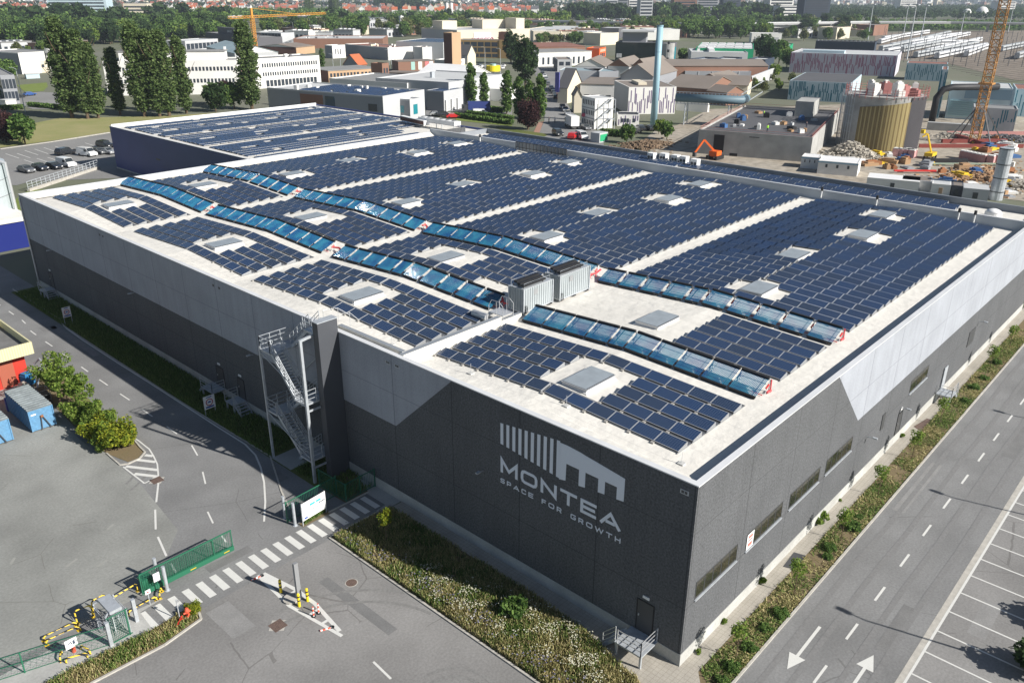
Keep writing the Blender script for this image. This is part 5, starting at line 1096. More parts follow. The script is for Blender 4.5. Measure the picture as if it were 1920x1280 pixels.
# --- near left trees
plant('near', -11.1, 59.6, 1.12, 'light green young tree behind the yard fence, farthest from the hatched marking')
plant('near', -10.9, 56.3, 1.0, 'light green young tree second along the strip beside the blue container')
plant('near_g', -11.3, 53.6, 1.15, 'green shrub in the middle of the planted strip', 'shrub')
plant('near_g', -10.9, 50.8, 1.2, 'green shrub with grey twigs leaning over the road', 'shrub')
plant('near_y', -11.4, 49.9, 1.05, 'yellow green shrub in the middle of the planted strip', 'shrub')
plant('near_y', -10.7, 47.6, 1.2, 'bright yellow green shrub at the tip of the planted strip', 'shrub')
plant('near_g', -11.6, 47.9, 0.9, 'low dark green shrub behind the bright yellow shrub', 'shrub')
sheet('soil_bed', [tuple(G(*p)[:2]) for p in ((240, 866), (262, 858), (270, 846), (255, 832), (225, 800), (100, 690), (60, 720), (140, 800), (200, 850))], 0.02, M['soil'])
kerb('kerb', [tuple(G(*p)[:2]) for p in ((200, 850), (225, 872), (240, 870), (262, 860), (272, 848), (262, 838), (243, 815))], 0.12, 0.1)
plant('sapling_g', -4.06, 20.89, 1.03, 'thin young tree with yellow green leaves at the top of the flower bed')
plant('bush', -3.2, 9.7, 1.5, 'round bright green bush in the middle of the flowery bed', 'bush')
plant('near_y', -16.45, 24.3, 0.38, 'small yellow green shrub beside the orange hydrant', 'shrub')
# --- right strip saplings and bushes
ordw = ['first', 'second', 'third', 'fourth', 'fifth', 'sixth', 'seventh', 'eighth']
for i, (x, y) in enumerate([(2.7, -2.1), (10.1, -2.15), (17.65, -2.1), (25.0, -1.95), (32.4, -2.0), (40.0, -1.85), (55.8, -1.9), (63.5, -1.9)]):
    plant('sapling', x, y, 1.0+0.05*rnd.random(), 'thin sparse street tree, %s from the near corner along the right wall' % ordw[i], 'tree', 'thin street trees along the right wall')
for i, (x, y, s) in enumerate([(1.9, -2.3, 0.9), (3.9, -2.3, 0.95), (6.0, -2.2, 0.8), (7.8, -2.35, 1.0), (0.6, -2.4, 0.8), (15.2, -2.2, 0.7), (16.2, -1.9, 0.9), (19.6, -2.2, 1.15), (21.2, -2.0, 0.6), (46.5, -2.2, 0.8), (50.0, -2.0, 1.0), (53.0, -2.1, 0.9), (58.0, -2.0, 1.0)]):
    plant('bush', x, y, s*0.85, 'low green bush in the planted strip, %s' % ['beside the first street tree', 'just beyond the first street tree', 'third bush from the corner', 'big one between the first two street trees', 'nearest the bottom of the photo', 'just before the third street tree, smaller', 'at the foot of the third street tree', 'biggest one beyond the third street tree', 'before the fourth street tree', 'near the side door platform', 'beyond the side door platform', 'before the seventh street tree', 'after the seventh street tree'][i], 'bush', 'low bushes in the right strip', sz=s*0.55)
for i, (x, y) in enumerate([(9.7, -0.12), (18.4, -0.15), (19.3, -0.12), (1.6, -0.3), (4.8, -0.15), (22.4, -0.12), (35.5, -0.15)]):
    plant('weed', x, y, [1.3, 1.5, 1.8, 0.8, 0.9, 0.6, 1.0][i], 'small weed tuft at the foot of the right wall, %s' % ordw[i] + ' one listed from any side' if False else 'small weed tuft growing along the foot of the sunlit right wall', 'weed', 'weeds at the foot of the right wall')
plant('round_b', 13.2, -15.0, 0.30, 'dark green bush overhanging the parking bays at the bottom right corner', 'bush', sz=0.17); plant('round_b', 18.5, -15.2, 0.3, 'dark green bush at the right edge beside the parking bays', 'bush', sz=0.17)
# --- grass and flowers
def blades(name, poly, n, hmin, hmax, wd, m, lab, cat, z=0.02, mask=None, lean=0.5):
    px = np.array(poly); x0, y0 = px.min(0); x1, y1 = px.max(0); X = rs.rand(n*3)*(x1-x0)+x0; Y = rs.rand(n*3)*(y1-y0)+y0
    ins = np.zeros(len(X), bool)
    for i in range(len(poly)):
        a, c = poly[i-1], poly[i]; cond = ((a[1] > Y) != (c[1] > Y)) & (X < (c[0]-a[0])*(Y-a[1])/(c[1]-a[1]+1e-12)+a[0]); ins ^= cond
    X, Y = X[ins], Y[ins]
    if mask is not None: k = mask(X, Y) > rs.rand(len(X)); X, Y = X[k], Y[k]
    X, Y = X[:n], Y[:n]; k = len(X); h = hmin+(hmax-hmin)*rs.rand(k); a = rs.rand(k)*np.pi
    C = np.stack([X, Y, z+h/2], 1); V = np.stack([(rs.rand(k)-.5)*lean*h, (rs.rand(k)-.5)*lean*h, h/2], 1); U = np.stack([np.cos(a)*wd/2, np.sin(a)*wd/2, np.zeros(k)], 1)
    o = quads(name, C, U, V, m); tag(o, lab, cat, kind='stuff'); return o
def nz(X, Y, f, ph=0): return 0.5+0.5*np.sin(X*f+1.3*np.sin(Y*f*0.7+ph))*np.cos(Y*f*0.9+1.1*np.sin(X*f*0.6+ph))
LF['drygrass'] = leafmat('dry_grass_blades', [(0.10, 0.10, 0.035), (0.20, 0.18, 0.08), (0.38, 0.32, 0.17), (0.14, 0.17, 0.05)], 0.3)
LF['grass'] = leafmat('green_grass_blades', [(0.04, 0.07, 0.015), (0.08, 0.13, 0.03), (0.14, 0.18, 0.05)], 0.3)
LF['flower'] = leafmat('white_petals', [(0.62, 0.60, 0.42), (0.75, 0.74, 0.62)], 0.2)
LF['lilac'] = leafmat('lilac_flower_spikes', [(0.16, 0.15, 0.24), (0.25, 0.24, 0.33)], 0.2)
bed = [(-6.2, 24.1), (-1.15, 23.9), (-1.15, 10), (-1.5, 5.6), (-2.4, 1.3), (-4.4, -2.5), (-6.2, -5)]
blades('dry_grass', bed, 42000, 0.12, 0.45, 0.035, LF['drygrass'], 'tall dry grass of the flower bed beside the forecourt', 'grass', mask=lambda X, Y: np.clip(nz(X, Y, 1.7, 2)*1.5-0.1, 0.15, 1))
blades('grass', bed, 24000, 0.1, 0.42, 0.04, LF['grass'], 'green grass patches of the flower bed beside the forecourt', 'grass', mask=lambda X, Y: np.clip(nz(X, Y, 0.9)*1.6-0.4, 0.05, 1))
fm = lambda X, Y: np.clip(np.exp(-((X+4.1)**2/1.6+(Y-11.0)**2/9))*1.0+np.exp(-((X+3.4)**2/1.2+(Y-4.5)**2/6))*1.3+np.exp(-((X+4.8)**2/1.3+(Y-15.5)**2/7))*0.5+np.exp(-((X+2.0)**2/0.8+(Y-8)**2/4))*0.5, 0, 1)*np.clip(nz(X, Y, 2.3)*2.2-0.9, 0, 1)
C = []; 
def flowers(name, n, mask, m, size, lab, zmin, zmax):
    px = np.array(bed); X = rs.rand(n*8)*5.2-6.3; Y = rs.rand(n*8)*29-4.5; k = (mask(X, Y) > rs.rand(len(X))) & (X > -6.15) & (X < -1.3-(np.clip(5-Y, 0, 20))*0.33); X, Y = X[k][:n], Y[k][:n]; q = len(X)
    a = rs.rand(q)*6.28; s = size*(0.6+0.8*rs.rand(q)); Cc = np.stack([X, Y, zmin+(zmax-zmin)*rs.rand(q)], 1); t = 0.35
    U = np.stack([np.cos(a), np.sin(a), t*(rs.rand(q)-.5)], 1)*s[:, None]; V = np.stack([-np.sin(a), np.cos(a), t*(rs.rand(q)-.5)], 1)*s[:, None]
    tag(quads(name, Cc, U, V, m), lab, 'flowers', kind='stuff')
flowers('daisies', 2700, fm, LF['flower'], 0.028, 'drifts of small white daisies in the flower bed', 0.32, 0.5)
flowers('lavender', 700, lambda X, Y: np.clip(np.exp(-((X+5.4)**2/0.5))*0.6*nz(X, Y, 1.5), 0, 1), LF['lilac'], 0.035, 'sparse grey lilac flower spikes near the bed kerb', 0.35, 0.6)
isl = [(-18.7, 24.6), (-16.2, 24.85), (-16.1, 24.4), (-16.6, 23.6), (-19.0, 23.15), (-23.1, 23.35), (-31, 21.1), (-31, 24.2), (-23.5, 25.0)]
blades('dry_grass', isl, 7000, 0.08, 0.3, 0.035, LF['drygrass'], 'dry grass strip in front of the turnstile', 'grass')
blades('grass', isl, 6000, 0.1, 0.35, 0.04, LF['grass'], 'green weeds strip in front of the turnstile', 'weeds', mask=lambda X, Y: np.clip(nz(X, Y, 1.3)*1.6-0.5, 0.0, 1))
blades('grass', [(-3.25, 37), (-0.05, 37), (-0.05, 95), (-3.3, 95)], 26000, 0.08, 0.35, 0.05, LF['grass'], 'rough grass strip in the shade along the left wall', 'grass')
blades('grass', [(-2.9, 27.3), (-0.1, 27.3), (-0.1, 33.7), (-3.0, 33.7)], 2500, 0.08, 0.4, 0.05, LF['grass'], 'weeds around the foot of the outside stair', 'weeds', mask=lambda X, Y: nz(X, Y, 1.5))
blades('weeds', [(-6.6, 26.9), (-4.7, 27.1), (-4.7, 27.5), (-6.6, 27.4)], 700, 0.08, 0.35, 0.04, LF['grass'], 'green weeds at the foot of the site map board', 'weeds')
strip = [(-0.9, -2.75), (70, -2.75), (70, -1.05), (0.6, -1.05)]
blades('dry_grass', strip, 11000, 0.04, 0.16, 0.05, LF['drygrass'], 'short dry ground cover in the strip along the right road', 'ground cover', lean=2.5, mask=lambda X, Y: np.clip(nz(X, Y, 1.1, 4)*1.8-0.5, 0.05, 1))
blades('ground_cover', strip, 11000, 0.03, 0.16, 0.05, LF['grass'], 'green ground cover patches in the strip along the right road', 'ground cover', mask=lambda X, Y: np.clip(nz(X, Y, 0.8, 1)*1.7-0.45, 0.02, 1), lean=2.0)
# ================================================================ background: grounds
A1 = lambda x, y: (x/3, y/3); A2 = lambda x, y: (480+x/3, y/3); A3 = lambda x, y: (960+x*.28125, y*.28125); A4 = lambda x, y: (1400+x*.328, y*.328)
def A(ox, oy, s): return lambda x, y: (ox+x*s, oy+y*s)
D1 = A(0, 80, .125); D2 = A(480, 60, .125); D3 = A(700, 60, .14061); D4 = A(960, 80, .17182); D5 = A(1240, 80, .13542); D6 = A(1640, 40, .14583); D7 = A(1280, 130, .16667); D8 = A(1560, 130, .15625); D9 = A(1700, 180, .18755)
def PG(f, pts): return [tuple(G(*f(*p))[:2]) for p in pts]
I_ = lambda x, y: (x, y)
M['site'] = mat('pale_site_ground', (0.36, 0.33, 0.28), 0.95, 0.1, n1=(0.06, 0.6, (0.27, 0.22, 0.16)), n2=(0.6, 0.25))
M['ballast'] = mat('rail_ballast', (0.20, 0.17, 0.14), 1, 0.1, n1=(0.02, 0.5, (0.25, 0.22, 0.18)), n2=(0.3, 0.3))
M['woodland'] = mat('woodland_floor', (0.04, 0.06, 0.025), 1, 0.1, n1=(0.02, 0.5, (0.07, 0.09, 0.03)))
sheet('car_park', PG(I_, [(-200, 322), (-200, 283), (0, 280), (130, 262), (205, 250), (330, 262), (420, 300), (330, 330), (200, 335), (60, 340), (30, 348)]), 0.02, M['asphalt_far'])
sheet('lawn', PG(I_, [(-300, 275), (0, 277), (130, 260), (205, 248), (520, 215), (520, 205), (300, 218), (110, 222), (60, 232), (-300, 240)]), 0.025, M['drygrass'])
kerb('kerb', PG(I_, [(-100, 283), (0, 280), (100, 266), (205, 249)]), 0.7, 0.15)
M['lawn2'] = mat('bright_lawn', (0.17, 0.22, 0.055), 1, 0.1, n1=(0.3, 0.6, (0.11, 0.16, 0.035)), n2=(3, 0.3, (0.24, 0.25, 0.1)))
sheet('lawn', [(6.8, 97), (40, 97), (40, 141), (19.5, 157), (7, 139)], 0.03, M['lawn2'])
sheet('soil_strip', [(2, 96.2), (41, 96.2), (41, 104), (4, 105)], 0.036, mat('brown_soil', (0.16, 0.11, 0.07), 1, 0.1, n1=(0.5, 0.3)))
sheet('street', PG(D4, [(290, 1000), (350, 860), (370, 700), (330, 480), (250, 340), (250, 260), (450, 200), (520, 330), (560, 600), (660, 760), (800, 900), (1000, 1000), (1000, 1200), (290, 1200)]), 0.03, M['asphalt_far'])
sheet('pavement', PG(D4, [(232, 985), (290, 870), (345, 860), (300, 985)]), 0.035, mat('red_pavers', (0.33, 0.19, 0.14), 0.9))
sheet('site_ground', PG(I_, [(1190, 275), (1235, 240), (1270, 235), (1330, 205), (1480, 200), (2100, 175), (2300, 420), (1500, 330), (1280, 300)]), 0.03, M['site'])
sheet('rail_yard', PG(I_, [(1640, 62), (2300, 50), (2500, 180), (1900, 150), (1780, 120), (1640, 110)]), 0.05, M['ballast'])
sheet('asphalt_lot', PG(D3, [(700, 1130), (1000, 1060), (1500, 1080), (1849, 1130), (1849, 1050), (1250, 950), (700, 1000)]), 0.03, M['asphalt_far'])
sheet('asphalt_lot', PG(D1, [(100, 850), (220, 780), (600, 740), (950, 760), (950, 1000), (500, 1000), (250, 930)]), 0.03, M['asphalt_far'])
sheet('lawn', PG(D1, [(250, 640), (700, 600), (720, 660), (650, 730), (380, 750)]), 0.04, M['lawn2'])
sheet('lawn', PG(D3, [(1100, 1120), (1849, 1180), (1849, 1260), (1100, 1180)]), 0.04, M['lawn2'])
sheet('lawn', PG(I_, [(930, 238), (1030, 252), (1010, 262), (960, 255)]), 0.04, M['grass'])
sheet('meadow', PG(I_, [(1640, 60), (1780, 56), (1900, 58), (2300, 48), (2300, 42), (1640, 48)]), 0.06, M['woodland'])
# ================================================================ building kit
def col_mat(name, c, rough=0.75, **k):
    if name in bpy.data.materials: return bpy.data.materials[name]
    return mat(name, c, rough, 0.35, n1=(0.08, 0.07), **k)
W_ = {'white': col_mat('white_render', (0.72, 0.71, 0.68)), 'cream': col_mat('cream_render', (0.62, 0.56, 0.44)), 'grey': col_mat('grey_cladding', (0.27, 0.28, 0.30)), 'lgrey': col_mat('light_grey_cladding', (0.45, 0.46, 0.47)),
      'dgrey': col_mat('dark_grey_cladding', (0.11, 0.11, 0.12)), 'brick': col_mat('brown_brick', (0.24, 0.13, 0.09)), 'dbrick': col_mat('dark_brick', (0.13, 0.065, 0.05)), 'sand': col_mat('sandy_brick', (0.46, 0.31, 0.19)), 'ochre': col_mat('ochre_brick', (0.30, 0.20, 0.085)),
      'blue': mat('navy_cladding', (0.035, 0.055, 0.20), 0.5, 0.4, n1=(0.2, 0.08)), 'navy': col_mat('dark_navy_cladding', (0.035, 0.05, 0.075)), 'orange': col_mat('orange_cladding', (0.75, 0.13, 0.03)), 'gstore': col_mat('green_store', (0.01, 0.28, 0.13)),
      'bglass': mat('black_glazing', (0.012, 0.02, 0.018), 0.08, 0.8), 'teal': col_mat('teal_cladding', (0.33, 0.50, 0.53)), 'conc': M['concrete'], 'lilac': col_mat('lilac_grey_cladding', (0.55, 0.52, 0.58)), 'tealw': col_mat('pale_teal_cladding', (0.44, 0.55, 0.60))}
R_ = {'grey': col_mat('grey_felt_roof', (0.25, 0.25, 0.245)), 'dark': col_mat('dark_felt_roof', (0.10, 0.10, 0.105)), 'light': col_mat('pale_roof', (0.50, 0.51, 0.51)), 'brown': col_mat('brown_fibre_cement', (0.21, 0.18, 0.155)), 'white': col_mat('white_roof', (0.72, 0.72, 0.72)), 'tile': col_mat('orange_tiles', (0.42, 0.12, 0.05)), 'teal': col_mat('teal_grey_roof', (0.25, 0.33, 0.36)), 'rust': col_mat('reddish_roof', (0.25, 0.12, 0.09))}
M['win'] = mat('window_pane', (0.04, 0.05, 0.065), 0.1, 0.7)
M['winteal'] = mat('teal_pane', (0.02, 0.20, 0.24), 0.1, 0.7)
class Site: pass
SN = [None]
def site(name, label, base, top, right, left=None, depth=None, wall='white', side=None, roof='grey', par=0.4, cat='building', h=None, z0=0.0, group=None):
    hx = h is not None; b = G(*base); h = h if h is not None else H(*base, *top)
    if base == top: b = G(*base, h)
    if h is not None and top != base and hx: b = G(*top, h)
    b = np.array([b[0], b[1], 0.0]); r = G(*right, h)
    ang = math.atan2(r[1]-b[1], r[0]-b[0])
    if SN[0] is not None: ang = R(SN[0])
    def reach(px, dx, dy):
        # distance along (dx,dy) from b at height h whose picture column is px
        k = (px-960)/FPX; V = np.array([b[0], b[1], h])-CAM; D_ = np.array([dx, dy, 0.0]); w_ = _r2-k*_f; den = D_@w_
        return float(-(V@w_)/den) if abs(den) > 1e-6 else 10.0
    L_ = reach(right[0], math.cos(ang), math.sin(ang))
    if L_ < 1 or L_ > 600: L_ = math.hypot(r[0]-b[0], r[1]-b[1]); print('L?', label)
    if left is not None:
        depth = reach(left[0], -math.sin(ang), math.cos(ang))
        if depth < 1 or depth > 110:
            ang = R(13); L_ = reach(right[0], math.cos(ang), math.sin(ang)); depth = reach(left[0], -math.sin(ang), math.cos(ang)); print('D?', label, depth, L_)
            if not 1 < depth < 150: depth = 20
    depth = max(2.0, depth); s = Site(); s.L, s.D, s.h = L_, depth, h
    s.o = empty(name, (float(b[0]), float(b[1]), z0), label, cat, group, ang); s.s = {}
    w_ = LB(); w_.box(0, 0, -0.1, L_, depth, h, 0); w_.m[-6:] = [0]*6
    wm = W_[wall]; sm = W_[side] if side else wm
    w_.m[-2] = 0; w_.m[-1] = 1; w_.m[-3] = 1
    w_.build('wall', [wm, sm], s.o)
    rb = LB(); e = 0.25 if par else -0.3
    if par is not None and par > 0:
        rb.box(e, e, h, L_-e, depth-e, h+0.05); rb.build('roof', R_[roof], s.o)
        pb = LB()
        pb.box(0, 0, h, L_, e, h+par); pb.box(0, depth-e, h, L_, depth, h+par); pb.box(0, e, h, e, depth-e, h+par); pb.box(L_-e, e, h, L_, depth-e, h+par); pb.build('parapet', wm, s.o)
    elif par == 0: rb.box(-0.2, -0.2, h, L_+0.2, depth+0.2, h+0.25); rb.build('roof', R_[roof], s.o)
    return s
_wm = {}
def wins(s, face, u0, u1, n, z0, z1, frac=0.6, m='win', name='window', d=0.06):
    tot = (s.L if face == 'f' else s.D); a, c = u0*tot, u1*tot; w_ = (c-a)/n*frac; key = (round(w_, 2), round(z1-z0, 2), m, name)
    if key not in _wm:
        b = LB(); b.box(-w_/2, -d, 0, w_/2, 0.02, z1-z0); me = b.build(name, M[m] if m in M else W_[m]); _wm[key] = me.data; bpy.data.objects.remove(me)
    for i in range(n):
        u = a+(c-a)*(i+0.5)/n; o = bpy.data.objects.new(name, _wm[key]); col.objects.link(o); o.parent = s.o
        if face == 'f': o.location = (u, 0, z0)
        else: o.location = (0, u, z0); o.rotation_euler = (0, 0, -math.pi/2)
def addbox(s, name, x0, y0, z0, x1, y1, z1, m):
    b = LB(); b.box(x0, y0, z0, x1, y1, z1); return b.build(name, m, s.o)
def gable(s, hr, m, axis='x', over=0.3, gm=None):
    L_, D, h = s.L, s.D, s.h; b = LB(); o = over; t = 0.15
    if axis == 'x':
        for q in (((-o, -o, h-0.1), (L_+o, -o, h-0.1), (L_+o, D/2, h+hr), (-o, D/2, h+hr)), ((L_+o, D+o, h-0.1), (-o, D+o, h-0.1), (-o, D/2, h+hr), (L_+o, D/2, h+hr))):
            b.face(q); b.face([(x, y, z-t) for x, y, z in q[::-1]])
            for i in range(4): j = (i+1) % 4; b.face([q[j], q[i], (*q[i][:2], q[i][2]-t), (*q[j][:2], q[j][2]-t)])
        g = LB(); g.face([(0.0, D, h), (0.0, 0, h), (0.0, D/2, h+hr-0.16)]); g.face([(L_, 0, h), (L_, D, h), (L_, D/2, h+hr-0.16)])
    else:
        for q in (((-o, D+o, h-0.1), (-o, -o, h-0.1), (L_/2, -o, h+hr), (L_/2, D+o, h+hr)), ((L_+o, -o, h-0.1), (L_+o, D+o, h-0.1), (L_/2, D+o, h+hr), (L_/2, -o, h+hr))):
            b.face(q); b.face([(x, y, z-t) for x, y, z in q[::-1]])
            for i in range(4): j = (i+1) % 4; b.face([q[j], q[i], (*q[i][:2], q[i][2]-t), (*q[j][:2], q[j][2]-t)])
        g = LB(); g.face([(0, 0.0, h), (L_, 0.0, h), (L_/2, 0.0, h+hr-0.16)]); g.face([(L_, D, h), (0, D, h), (L_/2, D, h+hr-0.16)])
    b.build('roof', R_[m], s.o); g.build('gable', gm or W_['white'], s.o)
def clutter(s, n, mats=('white', 'dgrey'), zz=None, smax=1.6):
    for i in range(n):
        x, y = rnd.uniform(0.1, 0.9)*s.L, rnd.uniform(0.15, 0.85)*s.D; a, c = rnd.uniform(0.5, smax), rnd.uniform(0.5, smax); z = (zz or s.h)+0.05
        addbox(s, 'roof_unit', x-a/2, y-c/2, z, x+a/2, y+c/2, z+rnd.uniform(0.5, 1.3), W_[mats[i % len(mats)]])
def rooflights(s, n, y0=0.15, y1=0.85, w_=1.2, m=None):
    for i in range(n):
        x = s.L*(i+0.5)/n; addbox(s, 'rooflight', x-w_/2, s.D*y0, s.h+0.05, x+w_/2, s.D*y1, s.h+0.35, m or R_['white'])
def words(txt, parent, loc, rot, size, m, name='lettering', sx=1.0):
    cu = bpy.data.curves.new(name, 'FONT'); cu.body = txt; cu.size = size; cu.extrude = 0.03; cu.align_x = 'CENTER'
    t = bpy.data.objects.new(name, cu); col.objects.link(t); me = bpy.data.meshes.new_from_object(t.evaluated_get(bpy.context.evaluated_depsgraph_get())); bpy.data.objects.remove(t)
    me.materials.clear(); me.materials.append(m); o = bpy.data.objects.new(name, me); col.objects.link(o); o.parent = parent; o.location = loc; o.rotation_euler = rot; o.scale = (sx, 1, 1); return o
def pvroof(s, rows, cols, x0=0.08, x1=0.92, y0=0.08, y1=0.92, hole=0.12, name='solar_panels'):
    b = LB(); dx = (x1-x0)*s.L/cols; dy = (y1-y0)*s.D/rows
    for i in range(cols):
        for j in range(rows):
            if rnd.random() < hole: continue
            x, y = x0*s.L+i*dx, y0*s.D+j*dy; z = s.h+0.15
            b.face([(x, y, z), (x+dx*0.94, y, z), (x+dx*0.94, y+dy*0.8, z+0.25), (x, y+dy*0.8, z+0.25)], 0, [(0, 0), (1, 0), (1, 1), (0, 1)])
            b.face([(x+dx*0.94, y+dy*0.8, z-0.1), (x, y+dy*0.8, z-0.1), (x, y+dy*0.8, z+0.25), (x+dx*0.94, y+dy*0.8, z+0.25)], 1)
    o = b.build(name, [M['pv'], M['alu']], s.o); o['kind'] = 'stuff'; return o
# ---------------- navy blue warehouse behind the main roof
nb = site('blue_warehouse', 'navy blue warehouse with a solar roof directly behind the main roof', (212.5, 312.5), (200, 234), (600, 199), depth=10, wall='blue', roof='light', par=0)
bpy.data.objects.remove(nb.o.children[0]); 
for c in list(nb.o.children): bpy.data.objects.remove(c)
nb.o.location = (40.4, 96.6, 0); nb.o.rotation_euler = (0, 0, 0); nb.L, nb.D, nb.h = 52.5, 69.5, 8.9
b = LB(); b.box(0, 0, 0.3, nb.L, nb.D, nb.h-0.6); b.build('wall', W_['blue'], nb.o)
b = LB(); b.box(-0.04, -0.04, -0.1, nb.L+0.04, nb.D+0.04, 0.3); b.build('plinth', M['plinth'], nb.o)
b = LB(); b.box(0.3, 0.3, nb.h-0.6, nb.L-0.3, nb.D-0.3, nb.h-0.35); b.build('roof', M['membrane'], nb.o)
b = LB(); b.box(0, 0, nb.h-0.6, 0.3, nb.D, nb.h); b.box(nb.L-0.3, 0, nb.h-0.6, nb.L, nb.D, nb.h); b.box(0.3, 0, nb.h-0.6, nb.L-0.3, 0.3, nb.h); b.build('parapet', W_['blue'], nb.o)
b = LB(); b.box(0.3, nb.D-0.3, nb.h-0.6, nb.L-0.3, nb.D, nb.h+0.35); b.box(-0.03, -0.03, nb.h, 0.33, nb.D, nb.h+0.05); b.build('coping', M['coping'], nb.o)
b = LB(); nrow = 0
for j in range(38):
    y = 3+j*1.7
    if j % 9 == 8: continue
    for i in range(28):
        x = 2.2+i*1.72; 
        if (i*7+j*3) % 29 == 0 or (j % 9 == 4 and i % 7 in (2, 3)) or (x > 39 and y < 22): continue
        z = nb.h-0.3+0.35*abs(((y/12) % 1)-0.5)*2*0.5
        b.face([(x, y, z), (x+1.6, y, z), (x+1.6, y+1.42, z+0.14), (x, y+1.42, z+0.14)], 0, [(0, 0), (1, 0), (1, 1), (0, 1)])
        b.face([(x, y-0.03, z), (x+1.6, y-0.03, z), (x+1.6, y-0.03, z+0.08), (x, y-0.03, z+0.08)], 1)
        b.face([(x+1.6, y+1.44, z-0.1), (x, y+1.44, z-0.1), (x, y+1.44, z+0.12), (x+1.6, y+1.44, z+0.12)], 1)
o = b.build('solar_panels', [M['pv'], M['alu']], nb.o); o['kind'] = 'stuff'
b = LB(); b.box(-0.08, 48, 4.4, -0.01, 49.6, 4.65); b.build('wall_lamp', M['dark'], nb.o)
# cooling units at the right end of the blue roof
o = empty('roof_chiller', (88, 100, 8.6), 'long white roof cooling unit on legs behind the main roof', 'cooling unit'); a = G(858, 236, 10.2); c = G(700+790*.14061, 60+1210*.14061, 10.2); a0 = G(700+640*.14061, 60+1150*.14061, 10.2)
o.location = (float(a0[0]), float(a0[1]), 8.6); d = Vector((c[0]-a0[0], c[1]-a0[1])); d2 = Vector((G(858, 232, 10.2)-a0)[:2]); o.rotation_euler = (0, 0, math.atan2(d2.y, d2.x)); L_ = d2.length
b = LB(); b.box(0, -0.9, 1.2, L_, 0.9, 2.0); b.build('casing', M['white'], o)
b = LB(); [b.tube([(L_*(i+0.5)/6, 0, 2.0), (L_*(i+0.5)/6, 0, 2.15)], 0.55, 12) for i in range(6)]; b.build('fan', M['alu_dull'], o)
b = LB(); [b.bar((x, y, 0), (x, y, 1.2), 0.12) for x in (0.2, L_/2, L_-0.2) for y in (-0.8, 0.8)]; b.build('leg', M['galv'], o)
a0 = G(700+380*.14061, 60+1120*.14061, 10.0); a1 = G(700+700*.14061, 60+1190*.14061, 10.0); d = Vector((a1-a0)[:2])
o = empty('roof_chiller', (float(a0[0]), float(a0[1]), 8.6), 'long roof unit with dark red grille left of the white cooling unit', 'cooling unit', rz=math.atan2(d.y, d.x)); L_ = d.length
b = LB(); b.box(0, -0.5, 0.5, L_, 0.5, 1.5); b.build('casing', M['white'], o); b = LB(); b.box(0.2, -0.54, 0.6, L_-0.2, -0.5, 1.35); b.build('grille', W_['dbrick'], o); b = LB(); [b.bar((x, 0, 0), (x, 0, 0.5), 0.1) for x in (0.3, L_-0.3)]; b.build('leg', M['galv'], o)
# ---------------- left side offices
s = site('office_block', 'long white three storey office with ribbon windows behind the poplars', A1(1335, 510), A1(1325, 345), A1(1795, 318), depth=14, wall='white', roof='grey')
wins(s, 'f', 0.3, 0.97, 24, s.h*0.72, s.h*0.86); wins(s, 'f', 0.3, 0.97, 24, s.h*0.42, s.h*0.55); wins(s, 'f', 0.33, 0.95, 14, 0.5, s.h*0.27, 0.8); addbox(s, 'stair_panel', 0.02*s.L, -0.12, 0, 0.1*s.L, -0.01, s.h, W_['brick']); clutter(s, 3)
s = site('office_block', 'white office wing with setback upper floor half hidden by the poplar group', A1(610, 540), A1(600, 352), A1(1325, 345), depth=16, wall='white', roof='grey')
wins(s, 'f', 0.05, 0.98, 34, s.h*0.72, s.h*0.84); wins(s, 'f', 0.05, 0.98, 34, s.h*0.36, s.h*0.48); addbox(s, 'upper_floor', s.L*0.1, 5, s.h, s.L*0.9, 14, s.h+3.2, W_['white']); addbox(s, 'upper_roof', s.L*0.09, 4.7, s.h+3.2, s.L*0.91, 14.3, s.h+3.4, R_['grey']); clutter(s, 4, zz=s.h+3.4)
s = site('office_block', 'white and grey office hall at the far left below the green trees', D1(270, 240), D1(270, 170), D1(830, 155), left=D1(-300, 160), wall='white', side='grey', roof='grey', h=9)
s = site('office_block', 'two storey office with grey side and white front left of the poplars', D1(530, 460), D1(495, 285), D1(830, 270), left=D1(50, 245), wall='cream', side='grey', roof='grey')
wins(s, 's', 0.05, 0.95, 12, s.h*0.6, s.h*0.8); wins(s, 's', 0.05, 0.6, 8, s.h*0.15, s.h*0.35); wins(s, 'f', 0.12, 0.5, 2, s.h*0.45, s.h*0.72); wins(s, 'f', 0.6, 0.95, 3, s.h*0.45, s.h*0.8, 0.9)
g = P2(*D1(885, 440)); o = MB().tube([(g[0], g[1], 0), (g[0], g[1], 11)], 4.2, 24).build('round_tower', W_['white']); tag(o, 'round white stair tower beside the left office front', 'tower'); b = MB(); [b.tube([(g[0], g[1], z), (g[0], g[1], z+1.2)], 4.26, 24) for z in (4.2, 7.6)]; b.build('window_band', M['win'], o)
s = site('glass_office', 'blue grey office with gridded windows cut by the left edge', D1(110, 830), D1(0, 510), D1(215, 500), left=D1(-200, 560), wall='grey', roof='grey', h=9)
wins(s, 'f', 0.0, 1.0, 4, 1, 4, 0.8); wins(s, 'f', 0.0, 1.0, 4, 5, 8, 0.8); wins(s, 's', 0.0, 1.0, 6, 1, 4, 0.8); wins(s, 's', 0.0, 1.0, 6, 5, 8, 0.8)
s = site('site_cabin', 'pale green container beside the left office drive', D1(400, 545), D1(395, 480), D1(590, 470), depth=3, wall='tealw', roof='light', par=0)
s = site('site_cabin', 'white box container near the left edge below the glass office', D1(95, 945), D1(90, 872), D1(235, 855), depth=3, wall='white', roof='light', par=0)
